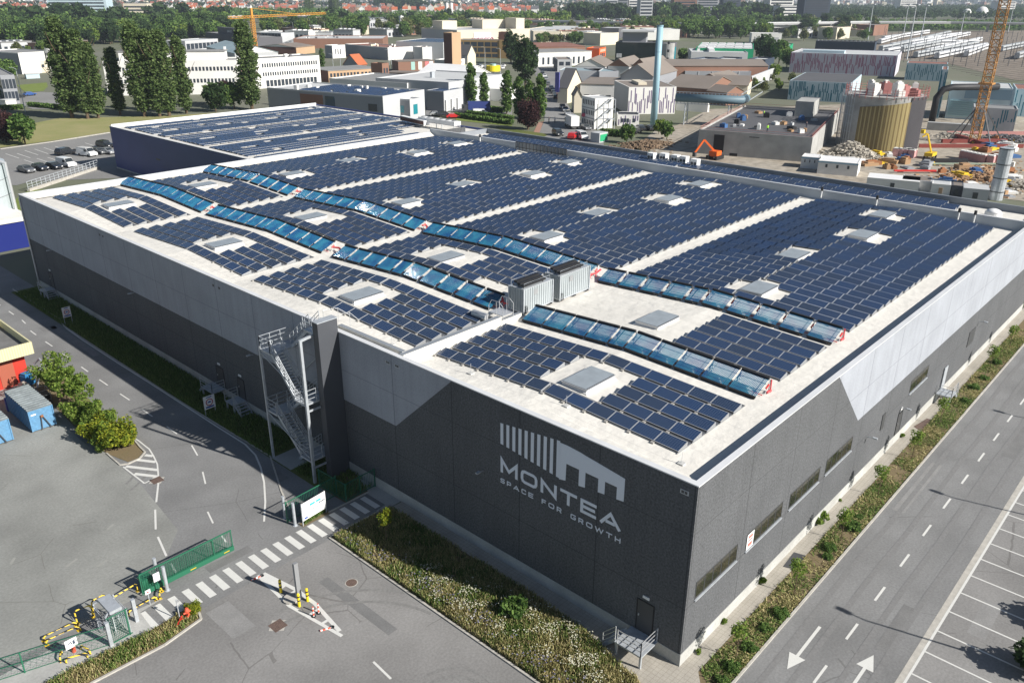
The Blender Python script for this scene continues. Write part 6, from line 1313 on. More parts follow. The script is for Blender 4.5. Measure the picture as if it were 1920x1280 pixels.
s = site('warehouse', 'brown brick warehouse with low pitched grey roof behind the white office', D2(610, 345), D2(600, 232), D2(880, 205), left=D2(35, 225), wall='sand', side='dbrick', roof='brown', par=None); gable(s, 1.6, 'brown', 'x')
s = site('warehouse', 'shed with pale teal roof left of the yellow crane', A1(1165, 310), A1(1160, 262), A1(1320, 300), depth=22, wall='lgrey', roof='teal', par=None, h=7); gable(s, 3.0, 'teal', 'x')
s = site('showroom', 'dark car showroom with a black sign box behind the poplars', A1(1155, 218), A1(1155, 185), A1(1440, 215), depth=18, wall='dgrey', roof='grey', h=8)
b = addbox(s, 'sign_box', s.L*0.22, 2, s.h, s.L*0.66, 5, s.h+4.6, W_['dgrey']); words('RENAULT', s.o, (s.L*0.46, 1.95, s.h+1.6), (math.pi/2, 0, 0), 1.9, M['white']); wins(s, 'f', 0, 1, 8, 1, 4.5, 0.9)
s = site('glass_hall', 'glazed steel frame hall at the right end of the dark showroom', A1(1440, 240), A1(1440, 185), A1(1580, 190), depth=14, wall='lgrey', roof='light'); wins(s, 'f', 0, 1, 8, 0.5, s.h-0.4, 0.88); 
s = site('shop_building', 'low grey and glass shop between the poplars and the showroom', A1(1050, 280), A1(1040, 235), A1(1225, 222), depth=16, wall='lgrey', roof='light', h=6); wins(s, 'f', 0.02, .98, 8, 1, 4.5, 0.85)
s = site('brick_building', 'low brick building with a poster on its dark end wall', D2(1095, 760), D2(1085, 590), D2(1850, 545), left=D2(785, 565), wall='sand', side='dbrick', roof='grey', par=0)
wins(s, 'f', 0.02, 0.6, 9, s.h*0.45, s.h*0.78); wins(s, 'f', 0.62, 0.98, 5, s.h*0.5, s.h*0.75); wins(s, 'f', 0.3, 0.98, 10, 0.4, s.h*0.3); 
p_ = addbox(s, 'poster', -0.1, s.D*0.55, s.h*0.3, -0.01, s.D*0.98, s.h*0.95, M['white']); addbox(s, 'poster_print', -0.13, s.D*0.58, s.h*0.35, -0.11, s.D*0.95, s.h*0.9, col_mat('poster_blue', (0.16, 0.30, 0.38)))
s = site('brick_tower', 'small brick stair tower at the right end of the low brick building', D2(1900, 740), D2(1890, 490), D2(1990, 480), depth=6, wall='brick', roof='grey', h=8.5); wins(s, 'f', 0.1, 0.9, 2, 5, 7)
s = site('house', 'house with orange tiled roof and dark gable behind the low brick building', D2(1530, 500), D2(1530, 495), D2(1660, 480), left=D2(1310, 510), wall='brick', side='grey', roof='tile', par=None, h=4); gable(s, 4.5, 'tile', 'x', gm=W_['grey'])
s = site('warehouse', 'large blue grey shed with white end wall and black slot windows', D2(1155, 400), D2(1150, 215), D2(1335, 205), left=D2(1030, 190), wall='white', side='grey', roof='light'); wins(s, 'f', 0.15, 0.7, 3, s.h*0.3, s.h*0.75, 0.35)
s = site('warehouse', 'long blue grey shed with white right face and red stained roof', D3(200, 380), D3(200, 220), D3(525, 205), left=D3(-380, 200), wall='white', side='grey', roof='rust'); clutter(s, 12, ('white', 'cream'))
s = site('warehouse', 'white faced shed block right of the red stained roof', D3(660, 385), D3(655, 215), D3(780, 210), left=D3(530, 200), wall='white', side='lgrey', roof='rust'); clutter(s, 3)
s = site('warehouse', 'white end block with tall narrow dark windows', D3(850, 330), D3(845, 185), D3(1075, 170), left=D3(790, 175), wall='white', side='grey', roof='light'); wins(s, 'f', 0.05, 0.4, 4, s.h*0.15, s.h*0.6, 0.5); wins(s, 'f', 0.62, 0.95, 4, s.h*0.2, s.h*0.65, 0.5)
s = site('warehouse', 'wide dark solar roofed shed behind the red stained roof', D3(300, 190), D3(300, 135), D3(930, 150), depth=40, wall='lgrey', roof='dark', h=9); pvroof(s, 10, 24)
s = site('warehouse', 'flat pale roofed sheds behind the brown brick warehouse', D2(560, 130), D2(560, 110), D2(1900, 110), depth=45, wall='brick', roof='light', h=6); clutter(s, 10)
s = site('brown_office', 'brown office block with three rows of big framed windows', D3(1100, 340), D3(1085, 115), D3(1680, 125), depth=14, wall='ochre', roof='grey')
wins(s, 'f', 0.03, 0.97, 6, s.h*0.68, s.h*0.93, 0.85); wins(s, 'f', 0.03, 0.97, 6, s.h*0.35, s.h*0.6, 0.85); wins(s, 'f', 0.4, 0.97, 4, s.h*0.05, s.h*0.25, 0.85)
addbox(s, 'end_wall', s.L, -0.3, 0, s.L+8, s.D, s.h+0.6, W_['ochre']); addbox(s, 'roof_house', s.L-1, 2, s.h+0.6, s.L+5, 8, s.h+5, W_['dbrick'])
s = site('brick_tower', 'square brick block rising left of the brown office', D3(1045, 190), D3(1045, 25), D3(1165, 40), left=D3(935, 15), wall='sand', side='dbrick', roof='grey', h=19)
s = site('shop', 'white shop with bright yellow framed entrance', D3(1035, 570), D3(1035, 390), D3(1270, 360), left=D3(815, 390), wall='white', side='lgrey', roof='light')
wins(s, 'f', 0.05, 0.95, 3, 0.2, s.h*0.42, 0.8); ym = col_mat('shop_yellow', (0.8, 0.65, 0.02)); addbox(s, 'yellow_frame', 0, -0.25, s.h*0.46, s.L, -0.02, s.h*0.62, ym); [addbox(s, 'yellow_post', s.L*u, -0.25, 0, s.L*u+0.6, -0.02, s.h*0.46, ym) for u in (0.0, 0.31, 0.62, 0.95)]; addbox(s, 'shop_sign', s.L*0.33, -0.12, s.h*0.78, s.L*0.62, -0.02, s.h*0.9, W_['grey'])
s = site('house', 'old house with dark hipped roof and cream end wall beside the yellow shop', D3(1260, 480), D3(1255, 310), D3(1365, 310), left=D3(1080, 330), wall='cream', side='grey', roof='dark', par=None, h=8); gable(s, 4.5, 'dark', 'y', gm=W_['cream'])
s = site('brick_building', 'row of low brick sheds with painted murals left of the yellow shop', D3(330, 480), D3(330, 400), D3(810, 385), depth=10, wall='brick', roof='brown', par=0, h=4.5)
for u, c in ((0.35, (0.35, 0.55, 0.5)), (0.55, (0.7, 0.7, 0.65)), (0.74, (0.6, 0.2, 0.2)), (0.86, (0.65, 0.68, 0.7))): addbox(s, 'mural', s.L*u, -0.1, 0.5, s.L*(u+0.11), -0.01, 4.3, col_mat('mural_%d' % int(u*100), c))
s = site('brick_building', 'low brick workshop with a blue poster above the long grey roof', D3(160, 640), D3(155, 545), D3(660, 560), depth=9, wall='dbrick', roof='brown', par=0, h=4); addbox(s, 'poster', 0.5, -0.1, 0.5, s.L*0.1, -0.01, 3.6, col_mat('poster_azure', (0.03, 0.16, 0.4)))
# yellow drum (digester-like cabin)
g = P2(*D3(1600, 590)); o = MB().tube([(*g, 2.2), (*g, 4.6)], 3.2, 20).build('yellow_drum', ym); tag(o, 'round yellow drum sign on a pole behind the poplar tops', 'sign'); b = MB(); b.tube([(*g, 0), (*g, 2.2)], 0.5, 8); b.build('post', M['galv'], o); b = MB(); b.tube([(*g, 4.6), (*g, 5.4)], 1.4, 12); b.build('cap', W_['teal'], o)
# grey solar building
SN[0] = 13
s = site('solar_office', 'long grey office with solar panels and dark corner glazing behind the blue roof', D3(-60, 1100), D3(125, 890), D3(125, 889), depth=4, wall='grey', roof='light') if False else None
s = site('grey_hall', 'long grey clad hall with many solar panels left of the loading docks', D2(1895, 1200), D2(1900, 985), (795.5, 171), left=D2(165, 890), wall='lgrey', side='grey', roof='light', h=8)
pvroof(s, 34, 9, 0.05, 0.9, 0.02, 0.75, 0.15); addbox(s, 'brown_band', -0.1, s.D*0.50, 0, -0.01, s.D*0.7, s.h*0.92, W_['brick']); addbox(s, 'corner_glazing', -0.14, s.D*0.40, 0, -0.01, s.D*0.48, s.h*0.9, mat('blue_glazing', (0.01, 0.05, 0.10), 0.08, 0.8)); wins(s, 's', 0.05, 0.12, 1, 4, 6, 1.0); wins(s, 's', 0.54, 0.66, 2, 4.5, 6.5, 0.4, 'winteal'); clutter(s, 8, ('white',))
s = site('grey_hall', 'grey annex with teal windows in front of the long solar hall', D3(490, 1120), D3(485, 920), D3(630, 905), left=D3(130, 910), wall='lgrey', side='grey', roof='light', h=6.5); wins(s, 'f', 0.3, 0.68, 1, 2.5, 5.3, 1.0, 'winteal'); wins(s, 's', 0.2, 0.45, 1, 3, 5, 0.8, 'winteal')
s = site('loading_dock_hall', 'grey hall with three loading dock doors and solar roof', D3(945, 1065), D3(935, 810), D3(1195, 765), left=D3(705, 800), wall='lgrey', side='grey', roof='light'); pvroof(s, 8, 6, 0.05, 0.95, 0.1, 0.9, 0.2)
wins(s, 'f', 0.05, 0.95, 3, 0.6, s.h*0.55, 0.6, 'lgrey', 'dock_door'); [addbox(s, 'dock_frame', s.L*u, -0.6, 0.0, s.L*u+0.5, -0.02, s.h*0.6, W_['white']) for u in (0.04, 0.34, 0.64)]
s = site('grey_hall', 'low white and blue grey hall with pale roof behind the loading docks', D3(1010, 850), D3(1003, 690), D3(1745, 690), depth=30, wall='lgrey', roof='light', h=8); addbox(s, 'lower_front', s.L*0.72, -6, 0, s.L*0.98, 0, 4.2, W_['white']); 
s = site('grey_hall', 'long low hall with grey roof and white front between the halls', D3(455, 760), D3(450, 700), D3(1005, 690), depth=34, wall='white', roof='grey', h=7); addbox(s, 'chimney', s.L*0.55, -0.6, 0, s.L*0.62, 0.2, s.h+3, M['galv'])
s = site('pyramid_hall', 'hall with large ribbed pale pitched roof beyond the loading docks', D3(1240, 620), D3(1200, 600), D3(1560, 600), depth=22, wall='white', roof='white', par=None, h=6); gable(s, 3.5, 'white', 'y')
SN[0] = None
# cream food factory
s = site('cream_factory', 'large cream factory complex with a white company sign', D3(1400, 110), A2(1130, 175), A2(1540, 165), depth=50, wall='cream', side='lgrey', roof='light', h=12)
for u0, u1, y0, hh in ((0.1, 0.3, 30, 9), (0.55, 0.9, 20, 10), (0.86, 0.98, 5, 12)): addbox(s, 'upper_block', s.L*u0, y0, s.h, s.L*u1, y0+14, s.h+hh*0.6, W_['cream'])
addbox(s, 'sign_board', s.L*0.22, -0.3, 2.5, s.L*0.45, -0.02, 10.5, W_['white']); words('viangro', s.o, (s.L*0.34, -0.35, 4.6), (math.pi/2, 0, 0), 6.0, col_mat('sign_magenta', (0.25, 0.02, 0.12)))
s = site('cream_factory', 'low cream office wing with ribbon windows right of the factory', A2(1560, 240), A2(1555, 180), A2(1710, 180), depth=22, wall='cream', roof='light'); wins(s, 'f', 0.05, 0.95, 8, s.h*0.55, s.h*0.75, 0.9)
s = site('cream_factory', 'cream warehouse wing at the right end of the factory', A2(1715, 225), A2(1715, 180), A2(1880, 150), depth=40, wall='cream', roof='light'); wins(s, 'f', 0.1, 0.9, 4, s.h*0.5, s.h*0.7, 0.9)
for i, (px, c) in enumerate((((1075, 110), 'white'), ((1100, 110), 'white'), ((820, 150), 'white'))):
    g = P2(*A2(px[0]-0, px[1]+25)); hh = 24 if i < 2 else 14; o = MB().tube([(*g, 0), (*g, hh)], 2.4, 12).build('silo', W_['white']); tag(o, ['white silo, left one of the far pair beyond the factory', 'white silo, right one of the far pair beyond the factory', 'single white silo left of the factory'][i], 'silo'); b = MB(); b.tube([(*g, hh), (*g, hh+0.8)], 1.0, 12); b.build('cap', W_['lgrey'], o)
# sheds, orange shop, black office
s = site('shed_row', 'long low white shed with grey roof behind the street', D4(290, 230), D4(285, 110), D4(870, 95), depth=24, wall='white', roof='grey', par=0, h=7); wins(s, 'f', 0.05, 0.9, 9, 1, 4.5, 0.4)
s = site('shed_row', 'low shed with reddish roof behind the white shed', D4(270, 70), D4(270, 50), D4(800, 45), depth=40, wall='brick', roof='rust', par=0, h=8)
s = site('orange_shop', 'bright orange shop building beside the black glass office', D4(950, 170), D4(935, 75), D4(1025, 60), left=D4(810, 50), wall='orange', roof='grey', par=0.6); wins(s, 'f', 0.1, 0.9, 3, 0.3, s.h*0.5, 0.8); addbox(s, 'sign_board', s.L*0.1, -0.15, s.h*0.65, s.L*0.9, -0.02, s.h*0.95, col_mat('sign_pink', (0.8, 0.35, 0.25)))
s = site('black_office', 'black glass office block behind the pale blue chimney', A3(685, 425), A3(683, 288), A3(955, 292), depth=24, wall='bglass', roof='dark')
addbox(s, 'roof_pavilion', s.L*0.15, 4, s.h, s.L*0.75, 18, s.h+5.5, W_['grey']); addbox(s, 'roof_pavilion_top', s.L*0.1, 2, s.h+5.5, s.L*0.95, 19, s.h+6.4, R_['light']); wins(s, 'f', 0.03, 0.17, 3, s.h*0.3, s.h*0.5, 0.8, 'lgrey', 'pale_window')  # pale grey panes set on the black front
g = P2(*A3(1032, 440)); b = MB(); hs_ = H(*A3(1032, 432), *A3(1032, 283)); b.tube([(*g, 0), (*g, hs_)], 3.4, 20); o = b.build('stair_tower', M['concrete']); tag(o, 'round concrete stair tower at the right end of the black office', 'tower'); b = MB(); [b.box(g[0]-3.7, g[1]-3.0, z, g[0]-3.2, g[1]-1.8, z+1.4) for z in (3, 7, 11)]; b.build('opening', M['dark'], o)
s = site('steel_annex', 'narrow glazed steel annex right of the round concrete tower', A3(1060, 425), A3(1060, 290), A3(1100, 288), depth=16, wall='dgrey', roof='light'); wins(s, 'f', 0.1, 0.9, 2, 2, s.h-2, 0.8, 'winteal')
s = site('house', 'grey flat roofed house with purple windows at the street bend', D4(495, 320), D4(490, 195), D4(655, 195), left=D4(455, 170), wall='lgrey', side='dgrey', roof='brown'); wins(s, 'f', 0.05, 0.95, 2, s.h*0.55, s.h*0.88, 0.7)
s = site('factory', 'low grey and white factory with window band beside the street', D4(510, 400), D4(510, 310), D4(950, 320), depth=14, wall='lgrey', roof='teal', par=0.3, h=8); wins(s, 'f', 0.45, 0.95, 8, 3.2, 4.4, 0.7)
s = site('factory', 'dark grey factory block right of the window band factory', D4(955, 400), D4(955, 325), D4(1164, 320), depth=16, wall='grey', roof='teal', par=0.3, h=8)
s = site('house', 'cream gabled house with dark tiled roof and a blue banner beside the street', D4(600, 665), D4(595, 495), D4(770, 500), left=D4(500, 400), wall='cream', side='cream', roof='dark', par=None); gable(s, 6.0, 'dark', 'y', gm=W_['cream']); addbox(s, 'banner', -0.5, 3, s.h*0.7, -0.1, 4.6, s.h+5, col_mat('banner_blue', (0.10, 0.10, 0.35)))
s = site('house', 'small cream house between the gabled house and the container offices', D4(640, 710), D4(680, 590), D4(765, 590), left=D4(655, 510), wall='cream', roof='brown', par=None, h=5); gable(s, 2.5, 'brown', 'y', gm=W_['cream'])
s = site('shed_row', 'white shed with large brown roof behind the gabled house', D4(750, 520), D4(745, 455), D4(1115, 465), depth=26, wall='white', roof='brown', par=0, h=6); wins(s, 'f', 0.1, 0.95, 4, 1.2, 2.6, 0.7)
s = site('container_office', 'white three storey container office with outside stair', D4(895, 945), D4(895, 620), D4(1110, 610), left=D4(765, 515), wall='white', side='white', roof='light', par=0.2)
for z in (s.h/3, 2*s.h/3): addbox(s, 'joint', -0.06, -0.06, z-0.12, s.L+0.02, s.D, z+0.12, W_['grey'])
for z in (0.35, s.h/3+0.35, 2*s.h/3+0.35): wins(s, 's', 0.05, 0.95, 7, z+0.5, z+1.8, 0.45)
b = LB(); 
for k in range(3):
    z0 = s.h/3*k; b.bar((0.2+s.L*0.05, -1.0, z0), (s.L*0.7, -1.0, z0+s.h/3), 0.25, 0.3); b.box(s.L*0.7, -1.6, z0+s.h/3-0.1, s.L*0.95, -0.1, z0+s.h/3)
[b.bar((x, -1.6, 0), (x, -1.6, s.h), 0.12) for x in (0.2, s.L*0.35, s.L*0.7, s.L*0.95)]; b.build('outside_stair', M['galv'], s.o)
def stripes(s, face, cols, n, m, zmin=0.3):
    b = LB(); tot = s.L if face == 'f' else s.D; q = 0
    for i in range(n):
        u = (i+0.5)/n*tot+rnd.uniform(-0.15, 0.15); hh = s.h*rnd.uniform(0.4, 0.6); z0 = rnd.choice([zmin, s.h-hh-0.1, rnd.uniform(zmin, s.h-hh-0.1)]); q += 1
        if face == 'f': bb = LB(); bb.box(u-0.14, -0.05, z0, u+0.14, -0.005, z0+hh)
        else: bb = LB(); bb.box(-0.05, u-0.14, z0, -0.005, u+0.14, z0+hh)
        bb.build('stripe', m, s.o)
pur = col_mat('purple_stripe', (0.16, 0.12, 0.22)); tea = col_mat('teal_stripe', (0.03, 0.16, 0.22)); mag = col_mat('magenta_stripe', (0.30, 0.06, 0.13))
s = site('striped_plant', 'white plant building with purple vertical stripes behind the chimney', A3(770, 762), A3(770, 585), A3(1097, 583), left=A3(683, 545), wall='white', side='lgrey', roof='brown', par=0.15)
stripes(s, 'f', 0, 26, pur); addbox(s, 'rooflight', s.L*0.3, s.D*0.3, s.h+0.1, s.L*0.48, s.D*0.75, s.h+0.9, W_['cream'])
s2 = site('striped_plant', 'low striped annex with windows left of the chimney foot', A3(700, 840), A3(697, 768), A3(850, 770), depth=7, wall='white', roof='dark', par=0.15); stripes(s2, 'f', 0, 9, pur); wins(s2, 'f', 0.15, 0.55, 3, s2.h*0.35, s2.h*0.7, 0.8); wins(s2, 'f', 0.7, 0.82, 1, s2.h*0.35, s2.h*0.7, 1.0)
# chimney
g = P2(*A3(942, 838)); hh = H(*A3(942, 838), *A3(986, 168)); wr = 5.6/FPX*math.hypot(g[0]-CAM[0], g[1]-CAM[1])
o = MB().tube([(*g, 0), (*g, hh*0.5), (*g, hh)], [wr*1.1, wr*1.0, wr*0.98], 28).build('chimney', mat('pale_blue_steel', (0.27, 0.43, 0.50), 0.5, 0.4, n1=(0.2, 0.06)), smooth=True); tag(o, 'tall pale blue cylindrical chimney beside the striped plant', 'chimney')
b = MB(); b.tube([(*g, hh*0.74), (*g, hh*0.745)], wr*1.02, 28); b.tube([(*g, hh*0.985), (*g, hh*1.0)], wr*1.03, 28); b.build('collar', mat('collar_blue', (0.22, 0.36, 0.43)), o)
b = MB(); b.tube([(*g, hh), (*g, hh+0.05)], wr*0.8, 20); b.build('flue', M['black'], o)
# mid sheds
s = site('shed', 'dark grey shed with bright white flat roof behind the brown roofs', D5(320, 520), D5(315, 400), D5(1245, 405), left=D5(205, 345), wall='grey', side='dgrey', roof='white', par=0.2); [addbox(s, 'downpipe', s.L*u, -0.2, 0, s.L*u+0.35, -0.02, s.h, W_['lgrey']) for u in (0.2, 0.41, 0.81)]; clutter(s, 4, ('white',))
for i, (b0, t0, r0, d0, hr, ax, lab) in enumerate(((D5(60, 640), D5(60, 600), D5(640, 640), 26, 3.2, 'x', 'brown pitched roof shed behind the pipe bridge, left'), (D5(420, 560), D5(420, 530), D5(900, 560), 20, 3.0, 'y', 'brown pitched roof shed in the middle of the old sheds'), (D5(650, 600), D5(650, 570), D5(1200, 590), 18, 2.6, 'x', 'long brown roofed shed with cream wall beside the ramp'), (D5(640, 690), D5(640, 660), D5(910, 690), 9, 1.8, 'x', 'small brown roofed house beside the ruined red wall'))):
    s = site('shed', lab, b0, t0, r0, depth=d0, wall='cream' if i == 2 else 'brick', roof='brown', par=None, h=4.5); gable(s, hr, 'brown', ax, gm=W_['brick'])
s = site('shed', 'wide low brown roofed shed behind the white roofed shed', D5(0, 345), D5(0, 320), D5(1480, 320), depth=22, wall='brick', roof='brown', par=None, h=6); gable(s, 2.0, 'brown', 'x')
s = site('shed', 'large dark shed with brown pitched roof left of the chimney', A3(730, 520), A3(725, 500), A3(940, 510), depth=30, wall='grey', roof='brown', par=None, h=8); gable(s, 4, 'brown', 'y', gm=W_['grey'])
for i, (x0, x1) in enumerate(((420, 620), (640, 780), (800, 900))):
    s = site('shed', ['old shed with low brown gable, left one below the black office', 'old shed with low brown gable, middle one below the black office', 'old shed with low brown gable, right one below the black office'][i], A3(x0, 455), A3(x0, 440), A3(x1, 445), depth=26, wall='lgrey', roof='brown', par=None, h=5.5); gable(s, 3.2, 'brown', 'y', gm=W_['white'] if i == 0 else W_['brick'])
s = site('shed', 'modern pale grey shed with sloping white rooflight ridge', D5(420, 220), D5(415, 140), D5(1200, 150), depth=30, wall='lgrey', roof='light', h=8); addbox(s, 'ridge_light', s.L*0.32, 3, s.h, s.L*0.42, 26, s.h+1.6, R_['white']); clutter(s, 6)
for i, (x0, x1) in enumerate(((380, 560), (740, 1010), (1200, 1440))):
    s = site('shed', ['shed with curved white fascia, left one of three', 'shed with curved white fascia, middle one of three', 'shed with curved white fascia, right one of three'][i], D5(x0, 300), D5(x0, 245), D5(x1, 255), depth=16, wall='navy', roof='light', par=0.7, h=7)
s = site('green_store', 'green store with rows of white rooflights beyond the dark trees', D5(560, 140), D5(480, 85), D5(1280, 100), depth=55, wall='gstore', roof='light', h=9)
for j in range(3):
    for i in range(6): addbox(s, 'rooflight', s.L*(0.03+i*0.16), 4+j*17, s.h+0.05, s.L*(0.03+i*0.16+0.13), 9+j*17, s.h+1.0, R_['white'])
s = site('green_store', 'bright green end wall block of the store above the dark trees', D5(1760, 165), D5(1745, 70), D5(1825, 30), left=D5(1610, 75), wall='gstore', roof='light', par=0.8)
s = site('white_hall', 'small white hall with grey bays beyond the green store', A3(1600, 248), A3(1600, 226), A3(1800, 228), depth=16, wall='white', roof='light', h=7); wins(s, 'f', 0.05, 0.95, 3, 0.5, 4.5, 0.75, 'lgrey', 'bay_door')
s = site('red_block', 'salmon red block with glazing among the far trees', A3(1185, 212), A3(1180, 168), A3(1245, 162), left=A3(1120, 165), wall='sand', side='dbrick', roof='grey', cat='building')
s = site('white_hall', 'white canopy hall left of the salmon block', A3(900, 228), A3(900, 200), A3(1120, 200), depth=26, wall='white', roof='light', h=8)
s = site('grey_hall', 'dark grey hall left of the black office roof', A3(590, 222), A3(590, 190), A3(712, 192), depth=30, wall='dgrey', roof='light', h=8); 
s = site('cream_hall', 'cream white box hall right of the cream factory', A3(590, 270), A3(590, 228), A3(712, 222), depth=16, wall='cream', roof='light', h=8)
SN[0] = -74
# ---------------- works site: concrete block, cylinder, striped halls
s = site('concrete_building', 'unfinished concrete building with dark doorway and cluttered flat roof', D7(160, 945), D7(175, 700), D7(1460, 800), left=D7(700, 405), wall='conc', roof='dark', par=0.5)
CB = s; CBz = s.h
lastang = s.o.rotation_euler.z
o = addbox(s, 'doorway', s.L*0.145, -0.06, s.h*0.15, s.L*0.24, -0.01, s.h*0.92, M['black']); addbox(s, 'low_opening', s.L*0.3, -0.05, 0, s.L*0.37, -0.01, 0.7, M['black']); addbox(s, 'slot', s.L*0.46, -0.05, s.h*0.9, s.L*0.55, -0.01, s.h*0.94, M['dark'])
b = LB()
for y in (0.3, s.D-0.4):
    for z in (0.6, 1.1): b.bar((0.2, y, s.h+z), (s.L-0.2, y, s.h+z), 0.06)
for x in (0.2, s.L-0.2):
    for z in (0.6, 1.1): b.bar((x, 0.3, s.h+z), (x, s.D-0.4, s.h+z), 0.06)
b.build('safety_rail', col_mat('rail_redwhite', (0.45, 0.18, 0.15)), s.o)
addbox(s, 'plant_room', s.L*0.62, s.D*0.72, s.h, s.L*0.8, s.D*0.95, s.h+4, M['concrete'])
ca, sa = math.cos(lastang), math.sin(lastang)
def onroof(u, v): x, y = u*CB.L, v*CB.D; return CB.o.location.x+x*ca-y*sa, CB.o.location.y+x*sa+y*ca
pal = [('white', W_['white']), ('timber', col_mat('timber', (0.35, 0.22, 0.12))), ('blue', col_mat('tarp_blue', (0.05, 0.13, 0.3))), ('grey', W_['lgrey']), ('black', M['black'])]
places = ['near the front edge', 'at the left side', 'in the middle', 'near the right edge', 'towards the back', 'beside the plant room']
for i in range(22):
    u, v = rnd.uniform(0.12, 0.9), rnd.uniform(0.06, 0.8)
    if 0.58 < u < 0.84 and v > 0.66: v = 0.4
    x, y = onroof(u, v); nm_, mm = pal[i % 5]; a, c, hh = rnd.uniform(0.8, 2.2), rnd.uniform(0.7, 1.5), rnd.uniform(0.5, 1.6)
    o = MB().box(x-a/2, y-c/2, CBz+0.05, x+a/2, y+c/2, CBz+0.05+hh*0.8, rz=rnd.uniform(0, 1.5)).build('material_stack', mm); tag(o, '%s stack of building material %s of the unfinished roof' % (nm_, places[0 if v < 0.2 else (1 if u < 0.35 else (3 if u > 0.75 else (4 if v > 0.5 else 2)))]), 'material stack', 'material stacks on the unfinished roof')
    b = MB(); b.box(x-a*0.4, y-c*0.4, CBz+0.05+hh*0.8, x+a*0.25, y+c*0.3, CBz+0.05+hh, rz=0.4); b.build('top_layer', mm, o)
# cylinder digester clad in brown / gold cassettes
bl = D8(90, 900); br = D8(1010, 965); tl = D8(170, 250); hh = 15.0
pl, pr = G(*bl), G(*br); cen = (pl+pr)/2; dist = math.hypot(cen[0]-CAM[0], cen[1]-CAM[1]); half = math.hypot(pr[0]-pl[0], pr[1]-pl[1])/2
vd = np.array([cen[0]-CAM[0], cen[1]-CAM[1]])/dist; CX, CY = cen[0]+vd[0]*half*0.25, cen[1]+vd[1]*half*0.25; rad = half*1.02
hh = H(*D8(540, 1000), *D8(560, 350)); hh = max(10, min(20, hh))
rot0 = math.atan2(-vd[1], -vd[0])      # direction from the cylinder to the camera
TKc = empty('round_silo', (CX, CY, 0), 'huge round concrete silo under construction clad in gold and grey cassettes', 'silo')
b = MB(); b.tube([(CX, CY, 0), (CX, CY, hh)], rad, 64); b.build('shell', M['concrete'], TKc)
goldm = mat('gold_cassettes', (0.20, 0.15, 0.06), 0.6, 0.4, n1=(0.3, 0.15)); greym = mat('grey_cassettes', (0.05, 0.048, 0.055), 0.6, 0.4, n1=(0.3, 0.1)); gold2 = mat('pale_gold_cassettes', (0.36, 0.29, 0.13), 0.6, 0.4)
b = MB(); b2 = MB(); b3 = MB(); n = 56
for i in range(n):
    a0 = rot0-0.62+i*2.02/n; a1 = a0+2.02/n*0.93; t = (a0-rot0)
    top = hh*(0.80+0.12*i/n*1.6) if i < 36 else hh*1.0; top = min(hh+0.0, top); r = rad+0.18
    # camera sees angle increasing to the right side as +direction
    bb = (b2 if i % 3 == 2 else b) if i < 22 else ((b if i % 3 == 2 else b2) if i < 36 else b3)
    z0 = 0.2 if i > 3 else 0.2+(3-i)*0.3; p0 = (CX+r*math.cos(a0), CY+r*math.sin(a0)); p1 = (CX+r*math.cos(a1), CY+r*math.sin(a1)); q0 = (CX+rad*math.cos(a0), CY+rad*math.sin(a0)); q1 = (CX+rad*math.cos(a1), CY+rad*math.sin(a1))
    bb.prism([p0, p1, q1, q0], z0, top)
b.build('gold_cladding', goldm, TKc); b2.build('pale_gold_cladding', gold2, TKc); b3.build('grey_cladding', greym, TKc)
b = MB()
for k in range(3):
    z = hh+0.4+0.6*k; n = 36
    for i in range(n): a0, a1 = 2*math.pi*i/n, 2*math.pi*(i+1)/n; b.bar((CX+(rad+0.4)*math.cos(a0), CY+(rad+0.4)*math.sin(a0), z), (CX+(rad+0.4)*math.cos(a1), CY+(rad+0.4)*math.sin(a1), z), 0.07)
for i in range(36): a0 = 2*math.pi*i/36; b.bar((CX+(rad+0.4)*math.cos(a0), CY+(rad+0.4)*math.sin(a0), hh-0.5), (CX+(rad+0.4)*math.cos(a0), CY+(rad+0.4)*math.sin(a0), hh+2.2), 0.1)
b.build('scaffold_rail', col_mat('scaffold_red', (0.36, 0.15, 0.14)), TKc)
for i in range(16):
    a, q = rnd.uniform(0, 6.28), rnd.uniform(0.1, 0.75)*rad; x, y = CX+q*math.cos(a), CY+q*math.sin(a); w1 = rnd.uniform(0.6, 1.5); h1 = rnd.uniform(0.8, 3.0)
    mm = W_['white'] if i % 4 else col_mat('scaffold_red', (0, 0, 0)); o = MB().box(x-w1, y-w1*0.7, hh+0.01, x+w1, y+w1*0.7, hh+h1, rz=a).build('material_stack', mm); tag(o, '%s on top of the round silo' % ('white wrapped pallet' if i % 4 else 'red formwork stack'), 'material stack', '%s on the round silo' % ('white wrapped pallets' if i % 4 else 'red formwork stacks'))
    b = MB(); b.box(x-w1*0.6, y-w1*0.4, hh+h1, x+w1*0.5, y+w1*0.5, hh+h1+0.3, rz=a); b.build('top_layer', mm, o)
b = MB()
for i in range(10):
    a0 = rot0-0.75-i*0.09; x, y = CX+(rad+1.0)*math.cos(a0), CY+(rad+1.0)*math.sin(a0); b.bar((x, y, 0), (x, y, hh+1), 0.09)
    if i:
        for z in range(2, int(hh), 2): b.bar((x, y, z), (xp, yp, z), 0.07)
    xp, yp = x, y
b.build('scaffold', M['galv'], TKc)
s = site('striped_hall', 'pale hall with magenta and purple stripes behind the round silo', A4(240, 415), A4(250, 302), A4(865, 355), depth=34, wall='lilac', roof='light', par=0.2); stripes(s, 'f', 0, 74, mag); addbox(s, 'roof_strip', s.L*0.1, 4, s.h, s.L*0.5, 10, s.h+1.2, W_['tealw'])
